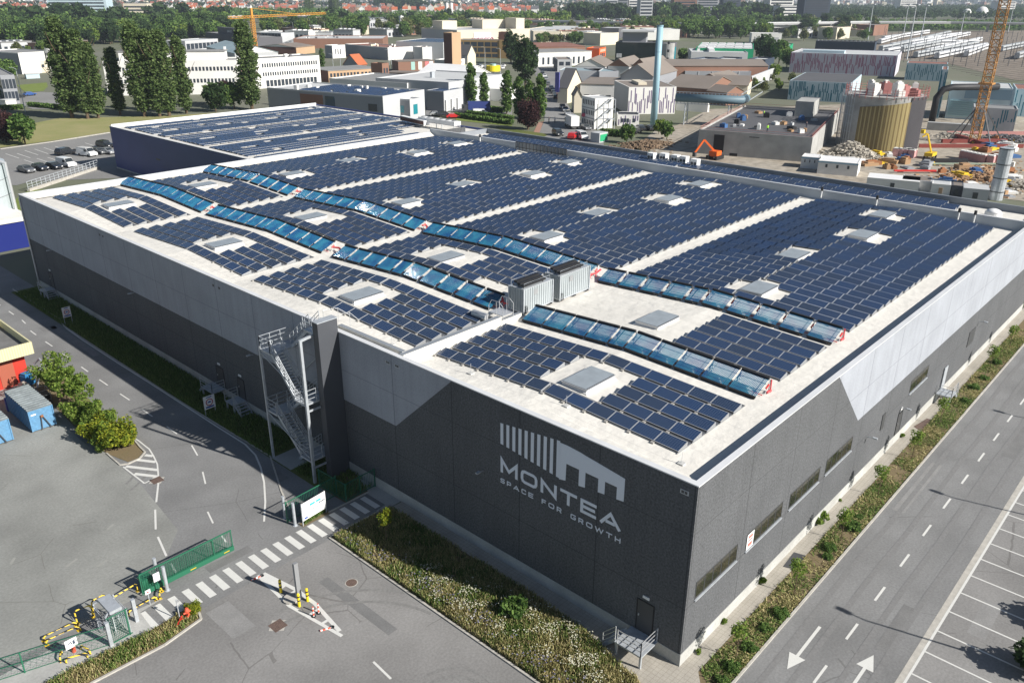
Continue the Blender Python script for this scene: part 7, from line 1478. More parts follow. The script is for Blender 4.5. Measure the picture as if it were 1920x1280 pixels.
s = site('striped_hall', 'pale blue hall with teal stripes and dark roof beside the silo', A4(232, 570), A4(255, 462), A4(600, 482), depth=38, wall='tealw', roof='dark', par=0.1); stripes(s, 'f', 0, 44, tea)
s = site('navy_hall', 'dark navy hall with toothed roof edge near the rail yard', (1526, 105), A4(385, 238), A4(735, 245), depth=14, wall='navy', roof='dark')
for i in range(14): addbox(s, 'tooth', s.L*(i+0.2)/14, -0.1, s.h+0.4, s.L*(i+0.6)/14, 0.3, s.h+1.2, W_['lgrey'])
s = site('striped_hall', 'flat hall with brown roof and blue window strip by the tracks', (1695, 150), D6(370, 540), D6(940, 575), depth=14, wall='tealw', roof='rust', par=0.2); stripes(s, 'f', 0, 22, tea)
s = site('striped_hall', 'pale teal tower block right of the silo', (1748, 222), D6(765, 625), D6(945, 625), depth=14, wall='tealw', roof='rust', par=0.2); stripes(s, 'f', 0, 9, tea)
s = site('teal_plant', 'glazed teal plant hall with horizontal ribs right of the silo', (1771, 222), (1769, 162), (1900, 171), depth=18, wall='tealw', roof='light', par=0.2)
for k in range(8): addbox(s, 'rib', s.L*0.03, -0.4, 1.0+k*0.6, s.L*0.7, -0.02, 1.3+k*0.6, W_['teal'])
addbox(s, 'upper_wall', s.L*0.25, -0.1, s.h*0.66, s.L, -0.03, s.h*0.97, col_mat('blue_grey_cladding', (0.22, 0.33, 0.42)))
s = site('striped_hall', 'small teal striped building at the foot of the orange crane', D9(625, 350), D9(640, 120), D9(1115, 140), depth=9, wall='lgrey', roof='grey', par=0.3); stripes(s, 'f', 0, 16, tea); wins(s, 'f', 0.4, 0.52, 1, 0.5, 3.4, 1.0, 'lgrey', 'door'); wins(s, 'f', 0.78, 0.92, 1, 0.5, 3.0, 1.0, 'lgrey', 'door')
s = site('striped_hall', 'teal striped hall cut by the right edge', (1894, 218), (1897, 168), (1990, 175), depth=18, wall='tealw', roof='rust', par=0.3); stripes(s, 'f', 0, 16, tea)
s = site('retaining_wall', 'long low concrete wall in front of the teal plant', D9(195, 340), D9(195, 265), D9(640, 300), depth=2, wall='conc', roof='light', par=0.1, cat='wall')
# big black duct
a = P2(*D9(250, 260)); zt = 10
b = MB(); p1 = G(1850, 155, zt); b.tube([(a[0], a[1], 0), (a[0], a[1], zt-3), (a[0]+0.9*1.2, a[1]-1.2, zt-0.6), (a[0]+3, a[1]-3, zt), (a[0]+14, a[1]-12.5, zt)], 0.95, 14); o = b.build('duct', M['black'], smooth=True); tag(o, 'thick black duct bending over between the silo and the teal plant', 'duct'); b = MB(); b.tube([(a[0]+10, a[1]-9, zt), (a[0]+10, a[1]-9, 6), (a[0]+8, a[1]-9, 4)], 0.4, 8); b.build('branch', M['black'], o)
# pipe bridge
p0 = G(*D5(200, 760), 7.5); p1 = G(*D5(1100, 800), 7.5); p2 = G(*D5(1400, 700), 7.5)
o = MB().tube([tuple(p0), tuple(p1), tuple(p1+(p2-p1)*0.25+0.01)], 1.2, 14).build('pipeline', mat('blue_grey_pipe', (0.13, 0.20, 0.24), 0.5), smooth=True); tag(o, 'fat blue grey pipe on trestles crossing behind the building site', 'pipeline')
b = MB(); n = 18
for dz in (1.6, -1.6): b.bar(tuple(p0+[0, 0, dz]), tuple(p1+[0, 0, dz]), 0.15); b.bar(tuple(p1+[0, 0, dz]), tuple(p2+[0, 0, dz+2]), 0.18)
for i in range(n): q0 = p0+(p1-p0)*i/n; q1 = p0+(p1-p0)*(i+1)/n; b.bar(tuple(q0+[0, 0, 1.6]), tuple((q0+q1)/2+[0, 0, -1.6]), 0.1); b.bar(tuple((q0+q1)/2+[0, 0, -1.6]), tuple(q1+[0, 0, 1.6]), 0.1)
for t in (0.18, 0.85):
    q = p0+(p1-p0)*t
    for dx in (-1, 1): b.bar((q[0]+dx, q[1], 0), (q[0]+dx*0.7, q[1], 6), 0.22)
    for k in range(4): b.bar((q[0]-1, q[1], k*1.5), (q[0]+1, q[1], k*1.5+1.5), 0.1)
b.build('trestle', M['galv'], o)
q0 = G(*D5(960, 750)); q1 = G(*D5(1570, 490)); o = MB().bar((q0[0], q0[1], 2.2), (q1[0], q1[1], 2.2), 0.5, 4.4).build('ramp_wall', W_['lgrey']); tag(o, 'long pale ramp wall rising between the old sheds and the striped hall', 'wall'); b = MB(); b.bar((q0[0], q0[1], 4.5), (q1[0], q1[1], 4.5), 0.8, 0.3); b.build('coping', M['coping'], o)
s = site('white_wall_shed', 'long white wall below the pipe bridge', D5(200, 940), D5(200, 810), D5(650, 830), depth=2, wall='white', roof='light', par=0.05, cat='wall')
for i, (px, lb) in enumerate((((1035, 560), 'white shed wall'),)): pass
# ================================================================ cranes
def lattice(b, p, q, w_, n, t=0.12):
    p, q = Vector(p), Vector(q); d = (q-p).normalized(); up = Vector((0, 0, 1)) if abs(d.z) < 0.9 else Vector((1, 0, 0)); r = d.cross(up).normalized(); u = r.cross(d)
    cs = [r*w_/2+u*w_/2, r*w_/2-u*w_/2, -r*w_/2-u*w_/2, -r*w_/2+u*w_/2]
    for c in cs: b.bar(p+c, q+c, t*1.5)
    for i in range(n):
        a, e = p+(q-p)*i/n, p+(q-p)*(i+1)/n
        for k in range(4):
            c0, c1 = cs[k], cs[(k+1) % 4]; b.bar(a+c0, e+c1, t); b.bar(a+c0, a+c1, t)
M['crane_o'] = mat('crane_orange', (0.42, 0.21, 0.06), 0.6); M['crane_y'] = mat('crane_yellow', (0.55, 0.25, 0.03), 0.6)
g = P2(*D9(670, 470)); o = empty('tower_crane', (g[0], g[1], 0), 'rusty orange lattice tower crane mast rising out of the frame at the right', 'crane')
b = MB(); lattice(b, (g[0], g[1], 0.5), (g[0], g[1], 46), 2.0, 26, 0.13); b.build('mast', M['crane_o'], o)
b = MB(); b.box(g[0]-1.6, g[1]-1.6, 14.5, g[0]+1.6, g[1]+1.6, 14.9); b.build('platform', M['crane_o'], o)
b = MB(); [b.bar((g[0]+dx*1.0, g[1]+dy*1.0, 8.5), (g[0]+dx*5.2, g[1]+dy*5.2, 0.4), 0.22) for dx, dy in ((1, 1), (1, -1), (-1, 1), (-1, -1))]; b.build('brace', M['dark'], o)
b = MB(); b.bar((g[0]-6, g[1]-6, 0.5), (g[0]+6, g[1]+6, 0.5), 0.9, 1.0); b.bar((g[0]-6, g[1]+6, 0.5), (g[0]+6, g[1]-6, 0.502), 0.9, 0.99); b.build('base_beam', col_mat('oxide_red', (0.22, 0.05, 0.04)), o)
b = MB(); lattice(b, (g[0], g[1], 46), (g[0]+10, g[1]-40, 46), 1.4, 20, 0.1); b.build('jib', M['crane_o'], o)
g = P2(*A1(1440, 300)); zt = H(*A1(1440, 300), *A1(1410, 105)); o = empty('tower_crane', (g[0], g[1], 0), 'slim yellow orange tower crane with a level jib behind the white office', 'crane')
b = MB(); lattice(b, (g[0], g[1], 0), (g[0], g[1], zt), 2.0, 16, 0.16); b.build('mast', M['crane_y'], o); dj = G(*A1(1830, 75), zt+1); dl = G(*A1(1300, 78), zt+1)
v = Vector((dj[0]-g[0], dj[1]-g[1], 0)); b = MB(); lattice(b, (g[0]-v.x*0.25, g[1]-v.y*0.25, zt+1), (g[0]+v.x, g[1]+v.y, zt+1), 1.2, 30, 0.13); b.build('jib', M['crane_y'], o); b = MB(); b.bar((g[0], g[1], zt), (g[0], g[1], zt+6), 1.2); b.bar((g[0], g[1], zt+6), (g[0]+v.x*0.5, g[1]+v.y*0.5, zt+2), 0.2); b.build('head', M['crane_y'], o)
# ================================================================ vehicles
def wheel_pair(b, x, y, r=0.32, w_=0.22):
    b.tube([(x, y-w_/2, r), (x, y+w_/2, r)], r, 12)
_cars = {}
def make_car(kind, m):
    L_, W, Hh = {'car': (4.3, 1.8, 1.45), 'suv': (4.6, 1.9, 1.7), 'van': (4.9, 1.95, 1.95)}[kind]
    o = empty('parked_car' if kind != 'van' else 'parked_van', (0, 0, 0), None, 'car' if kind != 'van' else 'van'); b = LB(); hw = W/2
    if kind == 'van': prof = [(-L_/2, 0.35), (-L_/2, Hh-0.1), (-L_/2+0.15, Hh), (L_/2-1.5, Hh), (L_/2-0.75, 1.15), (L_/2-0.05, 0.9), (L_/2, 0.35)]
    elif kind == 'suv': prof = [(-L_/2, 0.4), (-L_/2, 1.0), (-L_/2+0.35, Hh-0.1), (-L_/2+0.6, Hh), (0.45, Hh), (1.05, 1.12), (L_/2-0.1, 0.98), (L_/2, 0.4)]
    else: prof = [(-L_/2, 0.33), (-L_/2, 0.85), (-L_/2+0.35, 0.95), (-L_/2+0.85, Hh-0.05), (0.25, Hh), (0.95, 0.95), (L_/2-0.1, 0.78), (L_/2, 0.33)]
    n = len(prof); V0 = [(x, -hw*(0.86 if z > 1.0 else 1), z) for x, z in prof]; V1 = [(x, hw*(0.86 if z > 1.0 else 1), z) for x, z in prof]
    b.face(V0); b.face(V1[::-1])
    for i in range(n): j = (i+1) % n; b.face([V0[j], V0[i], V1[i], V1[j]])
    b.build('body', m, o); g = LB()
    if kind == 'van': g.face([(L_/2-1.45, -hw*0.8, Hh-0.05), (L_/2-0.78, -hw*0.86, 1.2), (L_/2-0.78, hw*0.86, 1.2), (L_/2-1.45, hw*0.8, Hh-0.05)]); g.box(0.35, -hw*0.99, 1.15, 1.1, hw*0.99, 1.65)
    else:
        z1 = Hh-0.12; a, c = (-L_/2+0.7, 0.35) if kind == 'suv' else (-L_/2+0.95, 0.2); g.box(a, -hw*0.93, 1.0, c, hw*0.93, z1); t = (0.47, 1.03, Hh-0.03, 1.15) if kind == 'suv' else (0.28, 0.92, Hh-0.03, 0.98)
        g.face([(t[0]+0.03, -hw*0.78, t[2]), (t[1]+0.03, -hw*0.84, t[3]), (t[1]+0.03, hw*0.84, t[3]), (t[0]+0.03, hw*0.78, t[2])])
        e = -L_/2+(0.38 if kind == 'suv' else 0.42); g.face([(e-0.04, hw*0.8, 1.0), (e-0.04, -hw*0.8, 1.0), (-L_/2+(0.55 if kind == 'suv' else 0.8), -hw*0.75, Hh-0.06), (-L_/2+(0.55 if kind == 'suv' else 0.8), hw*0.75, Hh-0.06)])
    g.build('windows', M['glass_dark'], o)
    for x in (-L_*0.31, L_*0.32):
        for y in (-hw+0.1, hw-0.1): q = LB(); wheel_pair(q, x, y); q.build('wheel', M['black'], o)
    q = LB(); q.box(L_/2-0.06, -hw*0.85, 0.6, L_/2+0.015, -hw*0.5, 0.75); q.build('headlight', M['white'], o); q = LB(); q.box(L_/2-0.06, hw*0.5, 0.6, L_/2+0.015, hw*0.85, 0.75); q.build('headlight', M['white'], o)
    return o
CARM = {'dark': mat('car_dark', (0.02, 0.022, 0.026), 0.25, 0.6, coat=0.6), 'silver': mat('car_silver', (0.42, 0.43, 0.44), 0.3, 0.5, 0.4, coat=0.5), 'white': mat('car_white', (0.75, 0.75, 0.74), 0.3, 0.5, coat=0.5), 'blue': mat('car_blue', (0.03, 0.08, 0.25), 0.3, 0.5, coat=0.5), 'red': mat('car_red', (0.5, 0.02, 0.02), 0.3, 0.5, coat=0.5), 'grey': mat('car_grey', (0.12, 0.125, 0.13), 0.3, 0.5, coat=0.5)}
def car(kind, c, px, rz, lab, grp=None, sc_=1.0):
    k = (kind, c); new = k not in _cars
    if new: _cars[k] = make_car(kind, CARM[c])
    o = _cars[k] if new else copy_tree(_cars[k])
    if not new and 'group' in o: del o['group']
    x, y = P2(*px); o.location = (x, y, 0.05); o.rotation_euler = (0, 0, rz); o.scale = (sc_,)*3; o['label'] = lab
    if grp: o['group'] = grp
K = A(0, 160, .26558)
pl_ = R(-80)
for kind, c, px, rz, lb in (('suv', 'dark', K(468, 490), R(20), 'black pickup parked in the left car park'), ('van', 'white', K(618, 500), R(-75), 'white panel van parked left of the navy warehouse'), ('car', 'grey', K(700, 485), R(-75), 'dark grey car between the white van and the navy warehouse'), ('suv', 'dark', K(745, 440), R(-75), 'black car behind the silver one beside the navy warehouse'), ('car', 'silver', K(762, 485), R(-75), 'silver car touching the edge of the navy warehouse'),
    ('car', 'grey', K(190, 615), R(-80), 'dark grey car behind the railing, leftmost of four'), ('car', 'dark', K(285, 600), R(-80), 'black car behind the railing, second of four'), ('car', 'dark', K(385, 590), R(-80), 'black car behind the railing, left of the white van'), ('van', 'white', K(472, 575), R(-80), 'white van behind the railing, rightmost of four')):
    car(kind, c, px, rz, lb, 'vehicles in the left car park')
for (px, c, lb) in (((155, 138), 'dark', 'black car left of two on the far left office drive'), ):
    car('car', 'dark', D1(290, 830), R(10), 'black car parked below the glass office, nearer one'); car('car', 'blue', D1(450, 800), R(10), 'dark blue car parked right of the black one below the glass office')
for i, (px, c) in enumerate(((D4(425, 510), 'silver'), (D4(437, 530), 'grey'), (D4(452, 555), 'dark'), (D4(465, 585), 'grey'), (D4(475, 610), 'dark'), (D4(355, 380), 'white'), (D4(370, 410), 'silver'), (D4(390, 465), 'grey'), (D4(330, 350), 'dark'))):
    car('car', c, px, R(45), '%s car in the line along the street, %s' % (c, ['far end', 'second', 'third', 'fourth', 'nearest the red car', 'white one higher up the street', 'beyond the bend, silver', 'beyond the bend, grey', 'farthest dark one'][i]), 'cars parked along the street')
car('van', 'red', D4(515, 615), R(-135), 'red van parked on the street beside the cream gabled house'); car('car', 'dark', D4(550, 720), R(-135), 'dark car in the shade below the red van'); car('car', 'silver', D4(580, 750), R(-135), 'silver car in the shade, upper one of two'); car('car', 'silver', D4(605, 790), R(-135), 'silver car in the shade directly behind the white lorry')
car('suv', 'dark', D4(500, 1015), R(-120), 'black car driving on the street near the annex roof'); car('suv', 'red', D4(670, 1050), R(20), 'red van roof just behind the annex roof edge'); car('van', 'white', D4(760, 1050), R(-120), 'white van just behind the annex roof edge'); car('car', 'grey', D4(805, 950), R(-120), 'grey car beside the container office below the round sign')
for i, (x, c) in enumerate(((785, 'silver'), (850, 'dark'), (915, 'dark'), (965, 'grey'))): car('car', c, A3(x, 868), R(60), ['silver car left of the chimney foot', 'dark car directly left of the chimney foot', 'dark car at the chimney foot', 'grey car right of the chimney foot'][i], 'cars at the chimney foot')
car('suv', 'dark', A3(825, 890), R(10), 'dark green car on the pale site ground below the chimney')
car('van', 'white', D3(1430, 1110), R(-35), 'white van beside the hedge left of the copper tree'); car('car', 'silver', D3(840, 1120), R(-35), 'silver car in front of the loading hall'); car('suv', 'dark', D3(950, 1130), R(-35), 'dark car in front of the loading hall'); car('car', 'red', D3(1065, 1150), R(-35), 'red car right of the loading hall cars')
for i in range(9): car('car', ['white', 'silver', 'dark', 'white', 'red'][i % 5], D3(1390+rnd.uniform(0, 380), 440+rnd.uniform(0, 60)), R(rnd.uniform(0, 90)), '%s car in the dealer lot below the brown office' % ['white', 'silver', 'dark', 'white', 'red'][i % 5], 'cars in the dealer lot, %s' % ['white', 'silver', 'dark', 'white', 'red'][i % 5])
# lorries
def lorry(px, rz, boxc, cabc, lab, L_=7.0):
    x, y = P2(*px); o = empty('lorry', (x, y, 0.05), lab, 'lorry', rz=rz); b = LB(); b.box(-L_/2, -1.2, 0.9, L_/2-1.9, 1.2, 3.5); b.build('cargo_box', boxc, o)
    b = LB(); b.prism([(L_/2-1.8, -1.1), (L_/2, -1.05), (L_/2, 1.05), (L_/2-1.8, 1.1)], 0.5, 2.6); b.build('cab', cabc, o); b = LB(); b.box(L_/2-0.6, -1.12, 1.6, L_/2+0.03, 1.12, 2.35); b.build('windscreen', M['glass_dark'], o)
    for xx in (-L_/2+1.2, L_/2-1.0):
        for yy in (-1.0, 1.0): b = LB(); b.tube([(xx, yy-0.15, 0.45), (xx, yy+0.15, 0.45)], 0.45, 12); b.build('wheel', M['black'], o)
    b = LB(); b.box(-L_/2, -1.0, 0.6, L_/2-1.9, 1.0, 0.9); b.build('chassis', M['dark'], o)
lorry(D4(650, 930), R(-125+180), M['white'], M['white'], 'white box lorry parked on the street beside the round sign'); lorry(D3(1370, 1080), R(140), W_['blue'], M['dark'], 'dark blue lorry with dark cab in front of the poplars', 9)
# ================================================================ people (small figures)
def person(x, y, z, rz, top, leg, lab, stride=0.25):
    o = empty('person', (x, y, z), lab, 'person', rz=rz)
    J = {'pel': (0, 0, 0.93), 'chest': (0, 0, 1.3), 'neck': (0, 0, 1.5), 'head': (0.02, 0, 1.62), 'top': (0.02, 0, 1.74), 'ls': (0, 0.2, 1.42), 'le': (-0.05, 0.26, 1.15), 'lh': (0.08, 0.26, 0.92), 'rs': (0, -0.2, 1.42), 're': (0.02, -0.26, 1.15), 'rh': (0.14, -0.24, 0.95), 'lk': (stride*0.5, 0.1, 0.5), 'lf': (stride*0.7, 0.1, 0.06), 'lt': (stride*0.7+0.16, 0.1, 0.04), 'rk': (-stride*0.2, -0.1, 0.5), 'rf': (-stride*0.8, -0.1, 0.08), 'rt': (-stride*0.8+0.16, -0.1, 0.04)}
    E_ = [('pel', 'chest'), ('chest', 'neck'), ('neck', 'head'), ('head', 'top'), ('neck', 'ls'), ('ls', 'le'), ('le', 'lh'), ('neck', 'rs'), ('rs', 're'), ('re', 'rh'), ('pel', 'lk'), ('lk', 'lf'), ('lf', 'lt'), ('pel', 'rk'), ('rk', 'rf'), ('rf', 'rt')]
    rd = {'pel': .15, 'chest': .16, 'neck': .06, 'head': .1, 'top': .07, 'ls': .07, 'le': .05, 'lh': .035, 'rs': .07, 're': .05, 'rh': .035, 'lk': .07, 'lf': .045, 'lt': .035, 'rk': .07, 'rf': .045, 'rt': .035}
    ks = list(J); me = bpy.data.meshes.new('body'); me.from_pydata([J[k] for k in ks], [(ks.index(a), ks.index(c)) for a, c in E_], []); me.update(); me.materials.append(leg)
    bo = bpy.data.objects.new('body', me); col.objects.link(bo); bo.parent = o; md = bo.modifiers.new('skin', 'SKIN'); bo.modifiers.new('sub', 'SUBSURF').levels = 1
    for i, k in enumerate(ks): me.skin_vertices[0].data[i].radius = (rd[k], rd[k])
    if not me.skin_vertices: pass
    me.skin_vertices[0].data[0].use_root = True
    dg = bpy.context.evaluated_depsgraph_get(); m2 = bpy.data.meshes.new_from_object(bo.evaluated_get(dg)); bo.modifiers.clear(); bo.data = m2
    m2.materials.clear(); [m2.materials.append(q) for q in (leg, top, mat_skin)]
    for p in m2.polygons: cz = p.center.z; p.material_index = 2 if cz > 1.52 or (abs(p.center.y) > 0.22 and cz < 1.0) else (1 if cz > 0.98 else 0); p.use_smooth = True
    b = LB(); b.tube([(0.0, 0, 1.7), (-0.01, 0, 1.79), (-0.01, 0, 1.82)], [0.105, 0.09, 0.03], 10); b.build('hair', M['black'], o)
mat_skin = mat('skin', (0.5, 0.3, 0.22), 0.6); hv = mat('hi_vis', (0.35, 0.75, 0.05), 0.7); whs = mat('white_shirt', (0.7, 0.7, 0.7)); dkt = mat('dark_trousers', (0.03, 0.035, 0.06)); dks = mat('dark_jacket', (0.05, 0.05, 0.06))
def tryp(*a, **k):
    try: person(*a, **k)
    except Exception as ex: print('person failed', ex)
g = P2(*D4(467, 880)); tryp(g[0], g[1], 0.04, 0.5, whs, dkt, 'person in a white shirt walking on the shaded street')
g = P2(*D4(403, 880)); tryp(g[0], g[1], 0.04, 2.5, dks, dkt, 'person in dark clothes walking on the street left of the white shirted one')
x, y = onroof(0.57, 0.12); tryp(x, y, CBz+0.05, 1.0, hv, dkt, 'worker in a yellow green vest near the front edge of the concrete roof', stride=0.1)
x, y = onroof(0.35, 0.62); tryp(x, y, CBz+0.05, 2.0, hv, dkt, 'worker in a yellow green vest at the back of the concrete roof', stride=0.1)
x, y = onroof(0.86, 0.3); tryp(x, y, CBz+0.05, 2.0, dks, dkt, 'worker in dark clothes near the right edge of the concrete roof', stride=0.1)
# ================================================================ works site details
M['exc'] = mat('excavator_orange', (0.75, 0.13, 0.02), 0.45)
g = P2(*D7(360, 1010)); o = empty('excavator', (g[0], g[1], 0), 'orange excavator with raised arm in front of the concrete building', 'excavator')
p = lambda q, z: tuple(G(*q, 0)*0+np.array([*(G(*q, z)[:2]), z]))
b = MB(); b.box(g[0]-1.1, g[1]-1.0, 0.7, g[0]+1.1, g[1]+1.0, 1.9); b.build('house', M['exc'], o); b = MB(); b.box(g[0]-1.7, g[1]-1.4, 0, g[0]+1.7, g[1]-0.8, 0.9); b.box(g[0]-1.7, g[1]+0.8, 0, g[0]+1.7, g[1]+1.4, 0.9); b.build('track', M['black'], o)
b = MB(); b.bar((g[0], g[1], 1.6), (g[0]-1.9, g[1]+2.1, 4.4), 0.42); b.bar((g[0]-1.9, g[1]+2.1, 4.4), (g[0]-3.3, g[1]+3.4, 1.5), 0.4); b.build('arm', M['exc'], o); b = MB(); b.box(g[0]-3.7, g[1]+3.1, 0.6, g[0]-3.0, g[1]+3.8, 1.6); b.build('bucket', M['dark'], o)
g = P2(*D9(230, 625)); o = empty('telehandler', (g[0], g[1], 0), 'yellow boom lift with raised boom beside the round silo', 'boom lift')
b = MB(); b.box(g[0]-2.2, g[1]-1.2, 0.8, g[0]+2.2, g[1]+1.2, 1.8); b.build('chassis', M['yellow'], o); b = MB(); [b.tube([(g[0]+dx, g[1]+dy-0.2, 0.5), (g[0]+dx, g[1]+dy+0.2, 0.5)], 0.5, 12) for dx in (-1.5, 1.5) for dy in (-1.2, 1.2)]; b.build('wheel', M['black'], o)
b = MB(); b.bar((g[0]+0.5, g[1], 1.6), (g[0]-1.5, g[1]+1.5, 7.0), 0.4); b.build('boom', M['yellow'], o); b = MB(); b.bar((g[0]-1.5, g[1]+1.5, 7.0), (g[0]-2.6, g[1]+2.6, 6.2), 0.35); b.box(g[0]-3.2, g[1]+2.2, 7.2, g[0]-1.8, g[1]+3.2, 8.2); b.bar((g[0]-1.5, g[1]+1.5, 7.0), (g[0]-2.4, g[1]+2.8, 7.5), 0.3); b.build('basket', M['yellow'], o)
o.scale = (0.75, 0.75, 0.8)
# cabins
SN[0] = -74
cabs = [(D7(1320, 1110), D7(1330, 985), D7(1540, 1000), 4.5, 'small white site cabin left of the big white cabin'), (A4(400, 992), A4(405, 920), A4(640, 960), 7, 'big white site cabin with small windows behind the annex roof')]
for b0, t0, r0, d0, lb in cabs:
    s = site('site_cabin', lb, b0, t0, r0, depth=d0, wall='white', roof='white', par=0.12, cat='site cabin'); wins(s, 'f', 0.08, 0.9, 3, s.h*0.55, s.h*0.8, 0.2); addbox(s, 'trim', -0.03, -0.03, s.h-0.25, s.L+0.03, -0.003, s.h+0.0, col_mat('trim_blue', (0.2, 0.35, 0.45)))
for i, (x0, x1, y0, wl_, rf, lb) in enumerate(((690, 990, 1050, 'white', 'white', 'low white cabin with pale roof right of the big cabin'), (890, 1060, 1060, 'lgrey', 'brown', 'grey container with open dark door behind the annex roof'), (1060, 1170, 1085, 'white', 'light', 'pale container with a yellow window behind the annex roof'), (1175, 1240, 1095, 'dgrey', 'brown', 'dark painted container behind the annex roof'), (1240, 1390, 1110, 'lgrey', 'light', 'pale blue grey container with litter on its roof'))):
    s = site('site_cabin', lb, A4(x0, y0+30), A4(x0, y0-35), A4(x1, y0-25), depth=5, wall=wl_, roof=rf, par=0.05, cat='container', h=2.7)
    wins(s, 'f', 0.3, 0.7, 1, 0.4 if i == 1 else 1.0, 2.1, 0.5 if i != 0 else 0.2, 'win' if i != 2 else 'sand')
SN[0] = None
g0 = G(*A4(1420, 1140)); b = MB(); b.tube([(float(g0[0]), float(g0[1]), 0), (float(g0[0]), float(g0[1]), 9.5)], 1.2, 16); o = b.build('steel_stack', M['galv']); tag(o, 'upright ribbed steel cylinder among the rubble at the right', 'steel stack'); b = MB(); [b.tube([(float(g0[0]), float(g0[1]), z), (float(g0[0]), float(g0[1]), z+0.15)], 1.27, 16) for z in (1.5, 4, 6.5, 9.3)]; b.build('band', M['dark'], o)
# rubble heap (uncountable)
def heap(px, r, h, n, m, lab, sx=1.0):
    g = P2(*px); C = []; 
    x = rs.normal(size=n)*r*0.45*sx; y = rs.normal(size=n)*r*0.45; z = np.clip(h*np.exp(-((x/sx)**2+y**2)/(r*r*0.35)), 0.05, None)*rs.rand(n)**0.3
    b = MB()
    for i in range(n):
        s_ = rnd.uniform(0.15, 0.5); b.box(g[0]+x[i]-s_, g[1]+y[i]-s_*0.6, z[i]-s_*0.4, g[0]+x[i]+s_, g[1]+y[i]+s_*0.6, z[i]+s_*0.4, rz=rnd.uniform(0, 3))
    o = b.build('rubble_heap', m); tag(o, lab, 'rubble', kind='stuff')
rub = mat('rubble', (0.38, 0.35, 0.30), 0.95, n1=(0.5, 0.3))
heap(A4(590, 890), 7, 3.4, 700, rub, 'heap of pale rubble in front of the round silo', 1.3); heap(A3(880, 975), 6, 1.5, 500, col_mat('earth', (0.20, 0.14, 0.09)), 'brown earth mound behind the annex roof', 1.8); heap(D9(1000, 440), 8, 1.2, 260, col_mat('slabs', (0.13, 0.13, 0.14)), 'dark slab debris right of the crane foot', 1.5); heap(D9(700, 790), 9, 0.8, 380, col_mat('earth2', (0.36, 0.22, 0.12)), 'orange brown earth and litter behind the containers', 2.2); heap(D9(1060, 900), 6, 1.0, 260, rub, 'litter and timber heap at the right edge', 1.5); heap(D9(470, 400), 5, 0.9, 200, rub, 'scattered timber left of the crane foot', 1.5)
brk = mat('wrapped_bricks', (0.50, 0.25, 0.24), 0.7, n1=(1.5, 0.3, (0.6, 0.5, 0.5)))
k = 0
for row, (a0, a1, n) in enumerate(((D9(540, 620), D9(770, 670), 6), (D9(810, 680), D9(910, 660), 2), (D9(-10, 600), D9(60, 620), 3), (A4(840, 890), A4(960, 900), 5))):
    q0, q1 = G(*a0), G(*a1)
    for i in range(n):
        x, y = (q0+(q1-q0)*(i+0.5)/n)[:2]; o = MB().box(x-0.8, y-0.7, 0, x+0.8, y+0.7, 1.7).build('brick_pallet', brk); tag(o, ['red and white wrapped brick pallet in the long row before the crane', 'red and white wrapped brick pallet of the pair right of the long row', 'red and white wrapped brick pallet at the boom lift', 'red and white wrapped brick pallet at the foot of the silo'][row], 'pallet', 'wrapped brick pallets, ' + ['long row', 'pair', 'by the boom lift', 'by the silo'][row]); b = MB(); b.box(x-0.7, y-0.6, 1.7, x+0.7, y+0.6, 1.9); b.build('wrap', W_['white'], o); k += 1
for i, (q, w2, c, lb) in enumerate(((D9(380, 670), 10, 'black', 'long black roll of membrane on the site ground'), (D9(640, 520), 26, 'ox', 'long oxide red steel beam in front of the crane foot'), (D9(800, 390), 22, 'ox2', 'pink primed steel beams behind the crane foot'), (D9(600, 700), 16, 'gr', 'bundle of pale green bars on the site ground'), (D9(80, 770), 9, 'rd', 'red steel bars beside the site cabins'))):
    g = P2(*q); m_ = {'black': M['black'], 'ox': col_mat('oxide_red', (0.2, 0.05, 0.04)), 'ox2': col_mat('primer_pink', (0.45, 0.22, 0.2)), 'gr': col_mat('bar_green', (0.3, 0.36, 0.28)), 'rd': M['red']}[c]
    d = Vector((_r2[0], _r2[1], 0)).normalized(); o = MB().bar(Vector((*g, 0.5))-d*w2/2, Vector((*g, 0.5))+d*w2/2, 1.0 if c == 'black' else 0.5, 0.9 if c[0] in 'bo' else 0.3).build('steel_beam' if c != 'black' else 'membrane_roll', m_); tag(o, lb, 'beam' if c != 'black' else 'roll'); b = MB(); b.bar(Vector((*g, 0.1))-d*w2/3, Vector((*g, 0.1))-d*w2/3+Vector((0.3, 0.3, 0)), 1.2, 0.2); b.build('support_block', M['dark'], o)
cl_ = [('white', W_['white']), ('blue', pal[2][1]), ('rusty', bpy.data.materials['rust']), ('timber', pal[1][1]), ('grey', W_['grey']), ('yellow', M['yellow'])]
for i in range(64):
    px, py = rnd.uniform(1760, 1915), rnd.uniform(262, 372)
    if i > 44: px, py = rnd.uniform(1590, 1760), rnd.uniform(290, 318)
    x, y = P2(px, py); nm_, mm = cl_[i % 6]; a, c, hh_ = rnd.uniform(0.5, 2.4), rnd.uniform(0.4, 1.1), rnd.uniform(0.3, 1.1); q = rnd.uniform(0, 3)
    o = MB().box(x-a, y-c, 0, x+a, y+c, hh_, rz=q).build('material_pile', mm); tag(o, '%s pile of site material on the open ground %s' % (nm_, 'around the crane' if i < 45 else 'before the silo'), 'material pile', '%s piles %s' % (nm_, 'around the crane' if i < 45 else 'before the silo')); b = MB(); b.box(x-a*0.6, y-c*0.6, hh_, x+a*0.5, y+c*0.5, hh_*1.4, rz=q+0.2); b.build('top_layer', mm, o)
